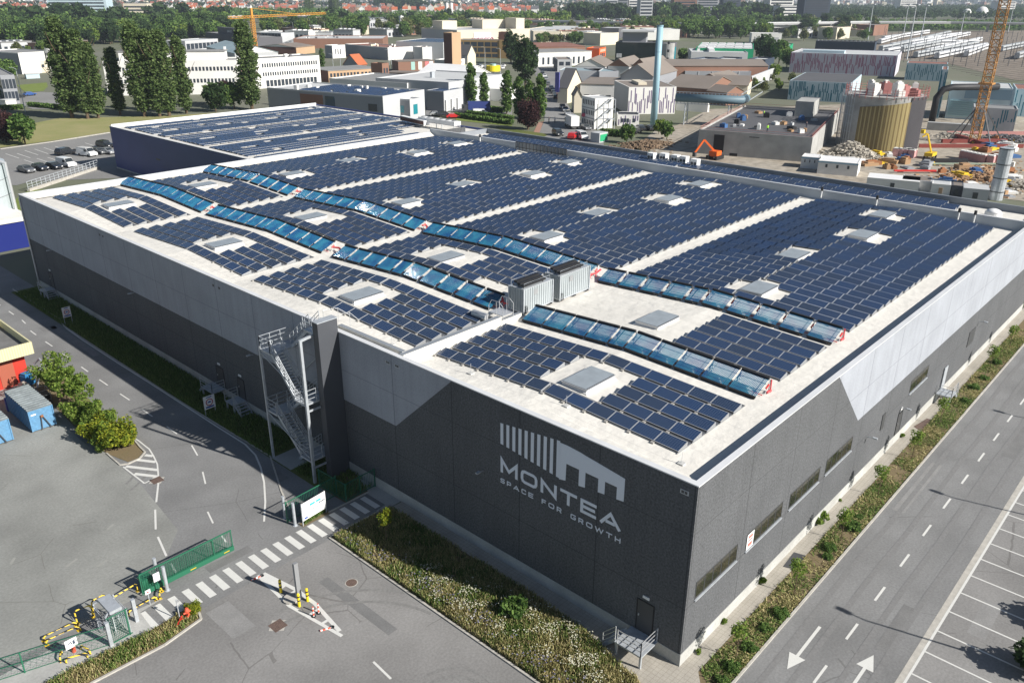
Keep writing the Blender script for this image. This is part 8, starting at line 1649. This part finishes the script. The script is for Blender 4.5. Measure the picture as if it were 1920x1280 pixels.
# green cabinet, round sign
g = P2(*D4(950, 1080)); o = MB().box(g[0]-1.8, g[1]-1.4, 0, g[0]+1.8, g[1]+1.4, 2.4).build('kiosk', W_['lgrey']); tag(o, 'small grey kiosk with bright green side behind the annex roof', 'kiosk'); b = MB(); b.box(g[0]-1.5, g[1]-1.46, 0.3, g[0]+1.5, g[1]-1.4, 2.0); b.build('green_panel', col_mat('panel_green', (0.02, 0.35, 0.15)), o)
g = P2(*D4(775, 915)); o = MB().tube([(*g, 0), (*g, 3.0)], 0.06, 6).build('road_sign', M['galv']); tag(o, 'round red road sign on a pole beside the white lorry', 'road sign'); b = MB(); b.tube([(g[0]-0.05, g[1]-0.05, 3.2), (g[0]+0.02, g[1]+0.02, 3.2)], 0.55, 16); b.build('disc', col_mat('sign_rosy', (0.5, 0.1, 0.15)), o)
# street lamps & masts
def lamp(px, h, lab, double=False):
    g = P2(*px); o = MB().tube([(*g, 0), (*g, h)], [0.14, 0.08], 6).build('street_lamp', M['galv']); tag(o, lab, 'street lamp', 'street lamps in the background'); b = MB()
    d = Vector((_r2[0], _r2[1], 0)); 
    for s_ in ((-1, 1) if double else (-1,)): b.tube([Vector((*g, h)), Vector((*g, h+0.4))+d*s_*0.8, Vector((*g, h+0.4))+d*s_*2.0], 0.07, 5)
    b.build('arm', M['galv'], o)
for q, h, lb in ((D1(380, 1040), 13, 'tall grey lamp post below the glass office at the left'), (D3(215, 500), 9, 'lamp post above the brick workshop, left of three'), (D3(245, 500), 9, 'lamp post above the brick workshop, middle of three'), (D3(295, 500), 9, 'lamp post above the brick workshop, right of three'), (D3(975, 560), 10, 'lamp post left of the yellow shop entrance'), (D3(1030, 560), 12, 'lamp post in front of the yellow shop'), (D3(1490, 530), 11, 'lamp post below the brown office, left'), (D3(1695, 560), 11, 'lamp post below the brown office, right'), (D2(1160, 530), 6, 'curved lamp post right of the white office'), (D2(1270, 520), 7, 'lamp post left of the orange roofed house'), ((212, 70), 12, 'lamp post over the trees left of the yellow crane')): lamp(q, h, lb)
for i, q in enumerate(((60, 380), (225, 320), (375, 380), (540, 375), (665, 300))): lamp((540+q[0]*.1875, q[1]*.1875), 12, 'motorway lamp before the tree belt, %s from the left' % ordn[i])
# floodlight masts over the rail yard
for i, (bx, by, tx, ty) in enumerate(((1627, 75, 1636, 8), (1693, 70, 1704, 8), (1700, 112, 1717, 8), (1725, 80, 1737, 10), (1800, 68, 1808, 22), (1890, 60, 1897, 10))):
    g = P2(bx, by); hh_ = H(bx, by, tx, ty); o = MB().tube([(*g, 0), (*g, hh_)], [0.5, 0.2], 6).build('floodlight_mast', M['galv']); tag(o, 'tall slim floodlight mast over the rail yard, %s from left' % ordn[i], 'mast', 'floodlight masts over the rail yard'); b = MB(); b.box(g[0]-1.6, g[1]-1.6, hh_-0.6, g[0]+1.6, g[1]+1.6, hh_); b.build('head', M['galv'], o)
# catenary masts
k = 0
for r_ in range(9):
    for c_ in range(11):
        px = 1655+c_*26+r_*7+rnd.uniform(-4, 4); py = 66+r_*8.5+rnd.uniform(-1, 1); g = P2(px, py)
        if px > 1935 or py > 130: continue
        b = MB(); b.tube([(*g, 0), (*g, 8.5)], 0.18, 4); o = b.build('catenary_mast', M['dark']); tag(o, 'thin dark catenary mast in the rail yard', 'mast', 'catenary masts in the rail yard')
# trains
def train(p0, p1, lab, c, n):
    q0, q1 = G(*p0), G(*p1); d = Vector((q1-q0)[:2]); L_ = d.length; o = empty('train', (float(q0[0]), float(q0[1]), 0), lab, 'train', 'trains in the rail yard', math.atan2(d.y, d.x)); cl = L_/n
    for i in range(n):
        b = LB(); x0 = i*cl+0.4; x1 = (i+1)*cl-0.4; b.prism([(x0, -1.45), (x1, -1.45), (x1, 1.45), (x0, 1.45)], 0.9, 3.4); b.box(x0+0.2, -1.1, 3.4, x1-0.2, 1.1, 3.9); b.build('carriage', c, o)
        w2 = LB(); w2.box(x0+1, -1.49, 2.1, x1-1, -1.45, 2.9); w2.build('window_band', M['win'], o)
tw = mat('train_white', (0.62, 0.63, 0.64), 0.4, n1=(0.1, 0.1)); tg = mat('train_grey', (0.42, 0.44, 0.45), 0.4)
T = [((1690, 88), (1780, 66)), ((1648, 84), (1690, 72)), ((1705, 93), (1816, 68)), ((1650, 98), (1700, 88)), ((1660, 104), (1745, 88)), ((1750, 86), (1833, 84.5)), ((1715, 110), (1832, 88)), ((1755, 112), (1848, 91)), ((1810, 108), (1850, 93)), ((1905, 112), (1990, 85)), ((1655, 78), (1740, 64)), ((1735, 79), (1800, 69)), ((1690, 100), (1790, 80)), ((1670, 92), (1760, 77)), ((1735, 104), (1838, 79)), ((1875, 98), (1950, 82))]
for i, (a, c) in enumerate(T): train(a, c, 'pale passenger train in the rail yard, %s counted from the far side' % ordn[i], tw if i % 3 else tg, max(2, int(np.linalg.norm(G(*c)-G(*a))/24)))
# rails
b = MB(); rm = mat('rails', (0.10, 0.085, 0.075), 0.6, 0.4, 0.3)
for i in range(26):
    y0 = 68+i*2.6; a = G(1650+i*9, y0+22, 0.12); c = G(1860+i*16, y0*0.82+6, 0.12); b.bar(tuple(a), tuple(c), 0.35, 0.1)
o = struct(b.build('rails', rm))
# ================================================================ viaducts
def deck(pts, z, w_, lab, lamps=0):
    o = empty('viaduct', (float(G(*pts[0], z)[0]), float(G(*pts[0], z)[1]), 0), lab, 'viaduct'); b = MB(); Q = [G(*p, z) for p in pts]
    for a, c in zip(Q, Q[1:]): b.bar((a[0], a[1], z-0.8), (c[0], c[1], z-0.8), w_, 1.2)
    b.build('deck', mat('viaduct_concrete', (0.36, 0.36, 0.36)) if 'viaduct_concrete' not in bpy.data.materials else bpy.data.materials['viaduct_concrete'], o); b = MB()
    for a, c in zip(Q, Q[1:]):
        L_ = math.hypot(c[0]-a[0], c[1]-a[1]); n = max(1, int(L_/45)); d = Vector((c-a)[:2]).normalized(); nn = Vector((-d.y, d.x))*w_/2
        b2_ = None
        for i in range(n): q = a+(c-a)*(i+0.5)/n; b.box(q[0]-1, q[1]-1, 0, q[0]+1, q[1]+1, z-1.4)
    b.build('pier', M['concrete'], o); b = MB()
    for a, c in zip(Q, Q[1:]):
        d = Vector((c-a)[:2]).normalized(); nn = Vector((-d.y, d.x))*w_/2
        for s_ in (-1, 1): b.bar((a[0]+s_*nn.x, a[1]+s_*nn.y, z+0.3), (c[0]+s_*nn.x, c[1]+s_*nn.y, z+0.3), 0.3, 0.9)
    b.build('barrier', M['alu'], o)
deck([(400, 32), (470, 30), (560, 31), (640, 33), (800, 35), (1000, 39), (1180, 42), (1300, 45), (1500, 44)], 8, 14, 'long motorway viaduct crossing the middle distance at the left')
deck([(1440, 44), (1640, 41.5), (1780, 42), (1930, 44)], 9, 12, 'long pale viaduct deck crossing behind the rail yard')
deck([(1360, 50), (1440, 50), (1540, 48)], 6, 10, 'short concrete bridge below the main viaduct')
# gas spheres
for i, (px, py, r_) in enumerate(((1811, 28, 5.5), (1838, 32, 8.0))):
    g = P2(px, py+6); dist_ = math.hypot(g[0]-CAM[0], g[1]-CAM[1]); rr = r_*1.1/FPX*dist_*1.0; b = MB()
    b.tube([(g[0], g[1], rr*0.2+rr*(1+math.sin(t))) for t in np.linspace(-1.5, 1.5, 11)], [max(0.05, rr*math.cos(t)) for t in np.linspace(-1.5, 1.5, 11)], 20); o = b.build('gas_sphere', W_['white'], smooth=True); tag(o, ['smaller white gas sphere on the left of two at the top right', 'bigger white gas sphere on the right of two at the top right'][i], 'gas sphere')
    b = MB(); [b.bar((g[0]+rr*0.8*math.cos(a), g[1]+rr*0.8*math.sin(a), 0), (g[0]+rr*0.8*math.cos(a), g[1]+rr*0.8*math.sin(a), rr), 0.6) for a in (0, 1.57, 3.14, 4.71)]; b.build('leg', W_['lgrey'], o)
# ================================================================ high-rises
def tower(x0, x1, yb, h, d, wall, lab, fl=14, nw=10):
    yb = max(yb, 18); s = site('apartment_tower', lab, (x0, yb), (x0, yb), (x1, yb), depth=d, wall=wall, roof='grey', h=0.01, par=None, cat='apartment tower')
    for c in list(s.o.children): bpy.data.objects.remove(c)
    s.h = h; g = G(x0, yb); g2 = G(x1, yb); s.o.location = (float(g[0]), float(g[1]), 0); s.L = float(np.linalg.norm(g2-g)); b = LB(); b.box(0, 0, 0, s.L, d, h); b.build('wall', W_[wall], s.o); b = LB(); b.box(-0.3, -0.3, h, s.L+0.3, d+0.3, h+1); b.build('roof', R_['grey'], s.o)
    for k in range(fl):
        b = LB(); z = 2+k*(h-3)/fl; b.box(0.06*s.L, -0.4, z, 0.94*s.L, -0.01, z+(h-3)/fl*0.5); b.build('window_band', M['win'], s.o)
for q in (((1136, 1157, 32, 60, 18, 'lgrey', 'grey apartment tower, leftmost of the far row')), (1158, 1176, 32, 55, 18, 'grey', 'darker apartment tower, second of the far row'), (1178, 1198, 32, 60, 18, 'white', 'white apartment tower beside the dark one in the far row'), (1199, 1222, 42, 62, 20, 'lgrey', 'slim apartment tower standing nearer than the far row'), (1262, 1304, 34, 60, 20, 'brick', 'wide brownish apartment slab in the far row'), (1305, 1345, 33, 58, 20, 'grey', 'wide blue grey apartment slab in the far row'), (1354, 1386, 32, 55, 20, 'navy', 'dark blue apartment slab in the far row'), (1440, 1484, 38, 60, 24, 'white', 'white stepped tower above the rail yard trees'), (1504, 1552, 44, 34, 24, 'navy', 'black low office tower beyond the rail yard')): tower(*q)
for (x0, x1, y, h, lb) in ((1425, 1460, 36, 16, 'white mid rise block, left one below the white tower'), (1460, 1503, 40, 20, 'white mid rise block, right one below the white tower'), (95, 205, 40, 55, 'long pale green office slab at the top left'), (210, 238, 38, 14, 'low cream block right of the pale green slab'), (236, 280, 42, 22, 'cream block with windows right of the pale green slab'), (100, 138, 42, 20, 'low cream block in front of the pale green slab'), (1686, 1716, 22, 26, 'white block on the far horizon left of the spheres'), (1870, 1900, 30, 24, 'white block on the far horizon right of the spheres')):
    s = site('office_block', lb, (x0, y), (x0, y), (x1, y), depth=25, wall='white', h=0.01, par=None)
    for c in list(s.o.children): bpy.data.objects.remove(c)
    g = G(x0, y); g2 = G(x1, y); s.o.location = (float(g[0]), float(g[1]), 0); s.L = float(np.linalg.norm(g2-g)); s.h = h; wm = 'cream' if 'cream' in lb else ('tealw' if 'green' in lb else 'white'); b = LB(); b.box(0, 0, 0, s.L, 25, h); b.build('wall', W_[wm], s.o); b = LB(); b.box(0.3, 0.3, h, s.L-0.3, 24.7, h+0.6); b.build('roof', R_['grey'], s.o)
    for k in range(max(2, int(h/4))): b = LB(); b.box(0.04*s.L, -0.3, 1.5+k*4, 0.96*s.L, -0.01, 3.2+k*4); b.build('window_band', M['win'], s.o)
s = site('pavilion', 'dark flat pavilion with a red sign among the trees at the top left', (168, 47), (168, 38), (245, 39), depth=30, wall='dgrey', roof='light', h=6); addbox(s, 'sign', s.L*0.45, -0.3, s.h, s.L*0.7, 0, s.h+2.5, col_mat('sign_crimson', (0.4, 0.03, 0.12)))
s = site('billboard', 'blue billboard on posts before the motorway tree belt', (610, 72), (609, 58), (628, 59), depth=2, wall='teal', roof='light', cat='billboard', par=0.05, h=6)
s = site('white_hall', 'long pale blue flat hall beyond the tree belt', (670, 46), (668, 38), (770, 42), depth=60, wall='white', roof='light', h=7)
s = site('warehouse', 'grey warehouse pair beyond the viaduct near the rail yard', (1535, 62), (1535, 52), (1570, 53), depth=30, wall='cream', roof='brown', h=9); s = site('warehouse', 'low grey depot right of the pair near the rail yard', (1605, 60), (1605, 47), (1640, 48), depth=30, wall='brick', roof='grey', h=9)
# ================================================================ red roofed houses
def house_mesh(wm, rm, w_, d, h, hr):
    b = LB(); b.box(0, 0, 0, w_, d, h, 0)
    b.face([(-0.2, -0.3, h), (w_+0.2, -0.3, h), (w_+0.2, d/2, h+hr), (-0.2, d/2, h+hr)], 1); b.face([(w_+0.2, d+0.3, h), (-0.2, d+0.3, h), (-0.2, d/2, h+hr), (w_+0.2, d/2, h+hr)], 1)
    b.face([(0, d, h), (0, 0, h), (0, d/2, h+hr)], 0); b.face([(w_, 0, h), (w_, d, h), (w_, d/2, h+hr)], 0); b.box(w_*0.2, d*0.45, h+hr*0.6, w_*0.2+0.8, d*0.45+0.8, h+hr+1.2, 0)
    for i in range(3):
        for k in range(2): b.box(w_*(0.15+0.28*i), -0.08, 1+k*3, w_*(0.15+0.28*i)+1.1, -0.01, 2.6+k*3, 2)
    return b.build('town_house', [wm, rm, M['win']])
tile2 = col_mat('red_tiles', (0.34, 0.11, 0.07)); hs = [house_mesh(W_['white'], R_['tile'], 9, 10, 7, 4), house_mesh(W_['brick'], tile2, 8, 10, 8, 4), house_mesh(W_['cream'], tile2, 10, 10, 7, 4.5), house_mesh(W_['sand'], R_['brown'], 9, 11, 8, 4), house_mesh(W_['white'], R_['dark'], 9, 10, 9, 4)]
hn = ['white walled town house with orange roof', 'brick town house with red roof', 'cream town house with red roof', 'sandy brick town house with brown roof', 'white town house with dark roof']; used_ = [False]*5; nh = 0
def house(px, py, i, sc_=1.0, zone='beyond the motorway'):
    global nh
    o = hs[i] if not used_[i] else copy_tree(hs[i]); used_[i] = True; g = P2(px, py); o.location = (*g, 0); o.rotation_euler = (0, 0, rnd.choice([-0.75, -0.7, -0.8, 0.8])+rnd.uniform(-0.1, 0.1)); o.scale = (sc_, sc_, sc_*rnd.uniform(0.9, 1.15)); tag(o, hn[i]+' '+zone, 'house', hn[i]+' '+zone); nh += 1
for zone, xa, xb, ya, yb, n in (('in the far rows beyond the motorway', 640, 1000, 17, 31, 110), ('in the far rows at the top left', 230, 560, 8, 26, 90), ('near the top left corner', 0, 110, 10, 24, 22), ('right of the far tree belt', 1010, 1120, 20, 34, 16)):
    for i in range(n): house(rnd.uniform(xa, xb), rnd.uniform(ya, yb), rnd.choice([0, 0, 1, 1, 2, 3, 4]), 1.1, zone)
# uncountable distant town to the horizon
b = MB(); wm_ = [W_['white'], W_['cream'], W_['brick'], R_['tile'], W_['grey'], R_['grey']]
for i in range(2600):
    px = rnd.uniform(-60, 1980); py = 1.5+rnd.random()**1.4*17-7; g = G(px, max(py, -7.5)); d = math.hypot(g[0], g[1]); s_ = rnd.uniform(5, 12); hh_ = rnd.uniform(6, 14) if rnd.random() < 0.93 else rnd.uniform(20, 45)
    b.box(g[0]-s_, g[1]-s_*0.7, 0, g[0]+s_, g[1]+s_*0.7, hh_, rnd.choice([0, 1, 2, 4]), rz=rnd.uniform(0, 1.5), top=rnd.choice([3, 3, 5, 2]))
o = b.build('distant_town', wm_); tag(o, 'dense distant town of small houses below the horizon', 'town', kind='stuff')
# ================================================================ trees of the background
for i, (px, py, kd, s_, lb) in enumerate((((136, 222, 'poplar', 1.05, 'tallest poplar at the left end of the poplar row')), (165, 223, 'poplar_b', 1.0, 'second poplar from the left of the row'), (185, 222, 'poplar', 0.8, 'third poplar from the left, lower and narrow'), (226, 216, 'poplar_b', 0.78, 'poplar standing alone between the two groups'), (272, 219, 'poplar', 1.0, 'left poplar of the middle group'), (300, 219, 'poplar_b', 0.98, 'central poplar of the middle group'), (318, 218, 'poplar', 0.92, 'third poplar of the middle group'), (350, 213, 'poplar_b', 0.9, 'right poplar of the middle group with thin foliage'), (473, 206, 'poplar', 1.0, 'big single poplar right of the others'))):
    plant(kd, *P2(px, py), s_*1.22, lb, 'tree', 'tall poplars behind the blue roof', sz=s_*1.03)
for i, (px, py, s_) in enumerate(((884, 196, 1.15), (907, 200, 0.95), (950, 212, 1.1), (972, 218, 1.0), (993, 222, 0.95), (1013, 222, 1.1))):
    plant('column', *P2(px, py+2), s_, 'dark columnar tree in the line near the street, %s from left' % ordn[i], 'tree', 'columnar trees near the street')
plant('copper', *P2(990, 243), 1.05, 'dark copper leaved tree at the street corner'); plant('copper', *P2(12, 268), 1.0, 'dark copper leaved tree at the left edge above the car park'); plant('copper', *P2(35, 262), 0.8, 'smaller copper leaved shrub right of the one at the left edge'); plant('round', *P2(48, 272), 0.8, 'green shrub among the copper trees at the left edge')
plant('conifer', *P2(985, 165), 1.25, 'tall dark pine at the bend of the street'); plant('conifer', *P2(958, 120), 1.1, 'dark round topped tree left of the street beyond the hall'); plant('round_c', *P2(944, 95), 1.4, 'bright green tree right of the brown office')
for i, (px, py, k_, s_, lb) in enumerate(((535, 198, 'column', 0.55, 'small conical tree before the grey hall'), (735, 215, 'round', 0.6, 'small tree before the grey annex'), (395, 195, 'round_c', 0.8, 'bright green tree right of the poplars, left one'), (425, 185, 'copper', 0.8, 'small copper tree before the white office'), (440, 205, 'round', 0.9, 'green shrub beside the single poplar'), (405, 210, 'round_b', 0.9, 'dark shrub left of the single poplar'), (605, 128, 'column', 0.8, 'narrow conical tree at the end of the white office'), (1250, 262, 'round', 0.5, 'green shrub behind the annex roof, left'), (1235, 252, 'round_c', 0.5, 'green shrub behind the annex roof, right'), (1175, 268, 'round', 0.5, 'low shrub before the kiosk'),
    (1440, 118, 'round_b', 1.3, 'dark tree left one behind the dark shed'), (1425, 112, 'round_b', 1.4, 'darkest tree at the green store'), (1460, 120, 'round', 1.3, 'broad green tree right of the darkest one'), (1475, 128, 'round', 1.0, 'green tree beside the striped hall'), (1452, 148, 'round_c', 0.8, 'light green tree above the ramp'), (1280, 118, 'round', 0.8, 'green tree right of the concrete tower'), (20, 150, 'round', 0.9, 'tree before the glass office, left'), (18, 190, 'round', 0.7, 'tree at the left edge before the glass office'))):
    plant(k_, *P2(px, py), s_, lb)
def belt(n, xa, xb, ya, yb, kinds, smin, smax, zone, pw=1.0):
    for i in range(n):
        px = rnd.uniform(xa, xb); py = ya+(yb-ya)*rnd.random()**pw; k_ = rnd.choice(kinds); kn = {'round': 'green', 'round_b': 'dark green', 'round_c': 'bright green', 'olive': 'olive', 'far': 'green', 'far_b': 'dark green', 'far_c': 'bright green', 'poplar_b': 'poplar', 'copper': 'copper'}[k_]
        plant(k_, *P2(px, py), rnd.uniform(smin, smax), '%s tree in the %s' % (kn, zone), 'tree', '%s trees in the %s' % (kn, zone))
belt(44, -10, 130, 78, 94, ['round', 'round', 'round_c', 'round_b'], 1.3, 1.8, 'bright belt above the left office')
belt(40, 100, 260, 62, 84, ['round', 'round_b', 'round_c'], 1.2, 1.8, 'belt behind the left poplars')
belt(40, 250, 430, 56, 72, ['round', 'round_b', 'round_c'], 1.2, 1.9, 'belt left of the dark showroom')
belt(60, -10, 240, 44, 62, ['far', 'far_b', 'far'], 1.3, 2.0, 'upper wood at the top left')
belt(40, 240, 430, 36, 52, ['far', 'far_b', 'far_c'], 1.3, 1.9, 'upper belt above the showroom')
belt(60, 480, 790, 52, 72, ['round', 'round_c', 'round', 'olive'], 1.2, 1.7, 'belt before the motorway')
belt(22, 780, 880, 50, 70, ['round', 'olive', 'round_c'], 1.1, 1.6, 'belt left of the cream factory')
belt(14, 560, 640, 22, 28, ['poplar_b'], 0.9, 1.3, 'far poplar screen')
belt(34, 700, 800, 15, 21, ['far_b'], 1.4, 2.0, 'far hill wood')
belt(60, 1060, 1260, 30, 40, ['far_b', 'far', 'far_b'], 1.3, 2.0, 'wood below the apartment towers')
belt(60, 1230, 1470, 30, 42, ['far_b', 'far'], 1.3, 2.0, 'wood below the apartment slabs')
belt(60, 1240, 1440, 56, 74, ['round', 'round_c', 'round'], 1.1, 1.6, 'belt beyond the green store')
belt(34, 1440, 1640, 48, 62, ['olive', 'round', 'round_b'], 1.1, 1.6, 'belt left of the rail yard')
belt(26, 1180, 1250, 44, 66, ['olive', 'round'], 1.0, 1.4, 'trees behind the black office')
belt(24, 930, 1090, 42, 52, ['far', 'far_c'], 1.0, 1.4, 'trees right of the cream factory')
belt(18, 1010, 1090, 78, 84, ['round', 'olive'], 0.6, 0.9, 'row before the cream offices')
belt(46, 130, 350, 68, 88, ['round', 'round_b', 'round_c'], 1.1, 1.6, 'belt behind the white office')
belt(20, 340, 470, 62, 74, ['round', 'round_c'], 1.1, 1.5, 'belt beside the yellow crane')
belt(26, 1000, 1240, 56, 68, ['round', 'olive', 'round_c'], 0.9, 1.3, 'strip beyond the orange shop')
belt(34, 1250, 1500, 46, 56, ['round', 'far', 'round_c'], 1.1, 1.5, 'belt before the viaduct')
belt(30, 1460, 1640, 62, 78, ['round', 'olive'], 0.7, 1.1, 'scrub beyond the navy hall')
belt(26, 480, 1060, 40, 50, ['far', 'far_c', 'far_b'], 1.1, 1.6, 'belt along the viaduct')
belt(16, -10, 330, 92, 104, ['round_c', 'olive', 'round'], 0.5, 0.8, 'yard behind the left offices')
belt(30, 20, 560, 60, 78, ['far', 'far_c', 'far_b'], 1.0, 1.4, 'wood edge at the left')
belt(24, 640, 1000, 44, 58, ['far', 'far_c', 'far_b'], 0.8, 1.2, 'strip behind the cream factory')
belt(12, 1380, 1500, 150, 175, ['olive', 'round_c'], 0.3, 0.5, 'scrub beside the ramp wall')
# low industrial sheds filling the middle distance
cfs = [('white', 'light', 'white shed'), ('lgrey', 'grey', 'grey shed'), ('brick', 'brown', 'brick shed'), ('cream', 'rust', 'cream shed')]; pr = []
for wm, rm, nm_ in cfs:
    b = LB(); b.box(-12, -8, 0, 12, 8, 6, 0, top=1); b.box(-12.3, -8.3, 6, 12.3, 8.3, 6.4, 1)
    for i in range(5): b.box(-10+i*4.4, -8.1, 1, -7.5+i*4.4, -8.0, 3.6, 2)
    for i in range(4): b.box(-9+i*5.4, -3, 6.4, -7+i*5.4, 3, 7.0, 0)
    pr.append(b.build('shed', [W_[wm], R_[rm], M['win']]))
us = [0]*4
for zone, xa, xb, ya, yb, n in (('below the viaduct on the left', 490, 800, 60, 78, 14), ('beyond the cream factory', 960, 1180, 46, 60, 17), ('beyond the green store', 1290, 1500, 50, 62, 14), ('near the motorway at the centre', 560, 900, 42, 56, 20), ('left of the rail yard', 1500, 1640, 52, 74, 10), ('left of the green store', 1180, 1290, 58, 76, 6), ('beyond the left offices', 0, 130, 92, 98, 4), ('above the street bend', 1030, 1150, 66, 78, 5)):
    for _ in range(n):
        i = rnd.randrange(4); o = pr[i] if not us[i] else copy_tree(pr[i]); us[i] = 1; o.location = (*P2(rnd.uniform(xa, xb), rnd.uniform(ya, yb)), 0); o.rotation_euler = (0, 0, R(rnd.choice([-74, 13, -45])+rnd.uniform(-4, 4))); o.scale = (rnd.uniform(0.5, 1.3), rnd.uniform(0.6, 1.2), rnd.uniform(0.8, 1.4)); tag(o, cfs[i][2]+' '+zone, 'shed', cfs[i][2]+' '+zone)
# two lamps beyond the right edge whose shadows cross the road
for i, (x, y) in enumerate(((14.4, -19.3), (32.2, -19.3), (50.0, -19.3))):
    o = MB().tube([(x, y, 0), (x, y, 8.4)], [0.1, 0.06], 8).build('street_lamp', M['galv']); tag(o, 'street lamp beyond the parking bays, %s from the near end' % ordn[i], 'street lamp'); b = MB(); b.tube([(x, y, 8.4), (x, y+1.0, 8.5)], 0.05, 6); b.box(x-0.16, y+0.7, 8.45, x+0.16, y+1.5, 8.58); b.build('lamp_head', M['galv'], o)
# far woods as one mass each
def wood(xa, xb, ya, yb, n, m, lab, hmax=13, sz=1.6):
    px = xa+(xb-xa)*rs.rand(n); py = ya+(yb-ya)*rs.rand(n); P_ = np.array([G(a, c)[:2] for a, c in zip(px, py)]); k = 14
    C = np.repeat(P_, k, 0); r = 5.0; d = rdir(n*k); rr = r*(0.5+0.5*rs.rand(n*k))[:, None]; C3 = np.concatenate([C, np.full((n*k, 1), hmax*0.62)], 1)+d*rr*np.array([1, 1, 0.9]); o = quads('far_wood', *leafset(C3, sz), m); tag(o, lab, 'wood', kind='stuff')
wood(1480, 1960, 16, 40, 1500, LF['dark'], 'wide dark wood behind the rail yard'); wood(1640, 1960, 49, 57, 260, LF['broad'], 'green scrub between viaduct and rail yard', 7, 1.2); wood(-40, 1480, 4, 16, 1500, LF['dark'], 'far woods among the distant houses', 13, 2.2); wood(1000, 1480, 14, 30, 900, LF['dark'], 'wood in front of the far apartment towers'); wood(-30, 640, 26, 44, 700, LF['broad'], 'far woods at the top left', 12, 1.8); wood(640, 1060, 30, 42, 300, LF['broad'], 'green scrub along the motorway', 9, 1.5)
wood(1650, 1960, -2, 8, 500, LF['dark'], 'farthest wood at the top right horizon', 13, 2.6)
# hedges
def hedge(p0, p1, h, lab):
    q0, q1 = G(*p0), G(*p1); n = 2500; t = rs.rand(n); C = np.stack([q0[0]+(q1[0]-q0[0])*t+rs.normal(size=n)*0.4, q0[1]+(q1[1]-q0[1])*t+rs.normal(size=n)*0.4, h*rs.rand(n)**0.6], 1); cx, cy = (q0+q1)[:2]/2
    C[:, 0] -= cx; C[:, 1] -= cy; o = quads('hedge', *leafset(C, 0.22), LF['broad']); o.location = (cx, cy, 0); tag(o, lab, 'hedge')
hedge(D3(1100, 1140), D3(1849, 1240), 1.4, 'long clipped hedge in front, behind the solar roof'); hedge(D3(1270, 1110), D3(1849, 1180), 1.4, 'long clipped hedge behind the front one'); hedge(D3(1480, 1050), D3(1740, 1080), 1.6, 'dark hedge below the columnar trees'); hedge(A3(600, 900), A3(750, 915), 1.6, 'hedge behind the annex roof beside the kiosk'); hedge(D1(20, 1010), D1(330, 1000), 1.4, 'hedge at the left edge above the copper trees'); hedge(D1(440, 960), D1(900, 1000), 1.4, 'dark hedge left of the poplars')
# railing of the left car park
o = empty('railing', (15, 160, 0), 'long grey railing on a white kerb wall before the four parked cars', 'railing'); b = MB(); a, c = np.array([19.0, 155.5, 0]), G(*K(695, 590)); c[2] = 0
for z in (0.9, 1.4, 1.9): b.bar((a[0], a[1], z), (c[0], c[1], z), 0.09)
for i in range(18): q = a+(c-a)*i/17; b.bar((q[0], q[1], 0.5), (q[0], q[1], 1.95), 0.09)
b.build('rail', M['galv'], o); b = MB(); b.bar((a[0], a[1], 0.25), (c[0], c[1], 0.25), 0.6, 0.6); b.build('kerb_wall', M['kerb'], o)
paint('parking_lines', [seg(P2(*K(x, y)), P2(*K(x+95, y+32)), 0.2) for x, y in ((40, 485), (120, 483), (175, 462), (245, 453), (310, 442), (390, 434), (170, 528), (260, 518), (335, 510), (410, 520), (520, 480), (600, 408))], 0.05)
for k_, (o_, u_) in list(_protos.items()):
    if not u_:
        for c in list(o_.children): bpy.data.objects.remove(c)
        bpy.data.objects.remove(o_)
for i, u_ in enumerate(used_):
    if not u_: bpy.data.objects.remove(hs[i])
# ================================================================ haze
b = MB(); b.box(-700, -700, -1.2, 9000, 9000, 95); hz_ = b.build('haze', None); hz_.data.materials.clear()
m = bpy.data.materials.new('haze_air'); m.use_nodes = True; t = m.node_tree; t.nodes.remove(t.nodes['Principled BSDF']); v = t.nodes.new('ShaderNodeVolumePrincipled')
v.inputs['Color'].default_value = (0.75, 0.85, 1.0, 1); v.inputs['Density'].default_value = 0.00012; v.inputs['Anisotropy'].default_value = 0.2
t.links.new(v.outputs[0], t.nodes['Material Output'].inputs['Volume']); hz_.data.materials.append(m); tag(hz_, 'thin pale air haze over the whole place', 'haze', kind='stuff')
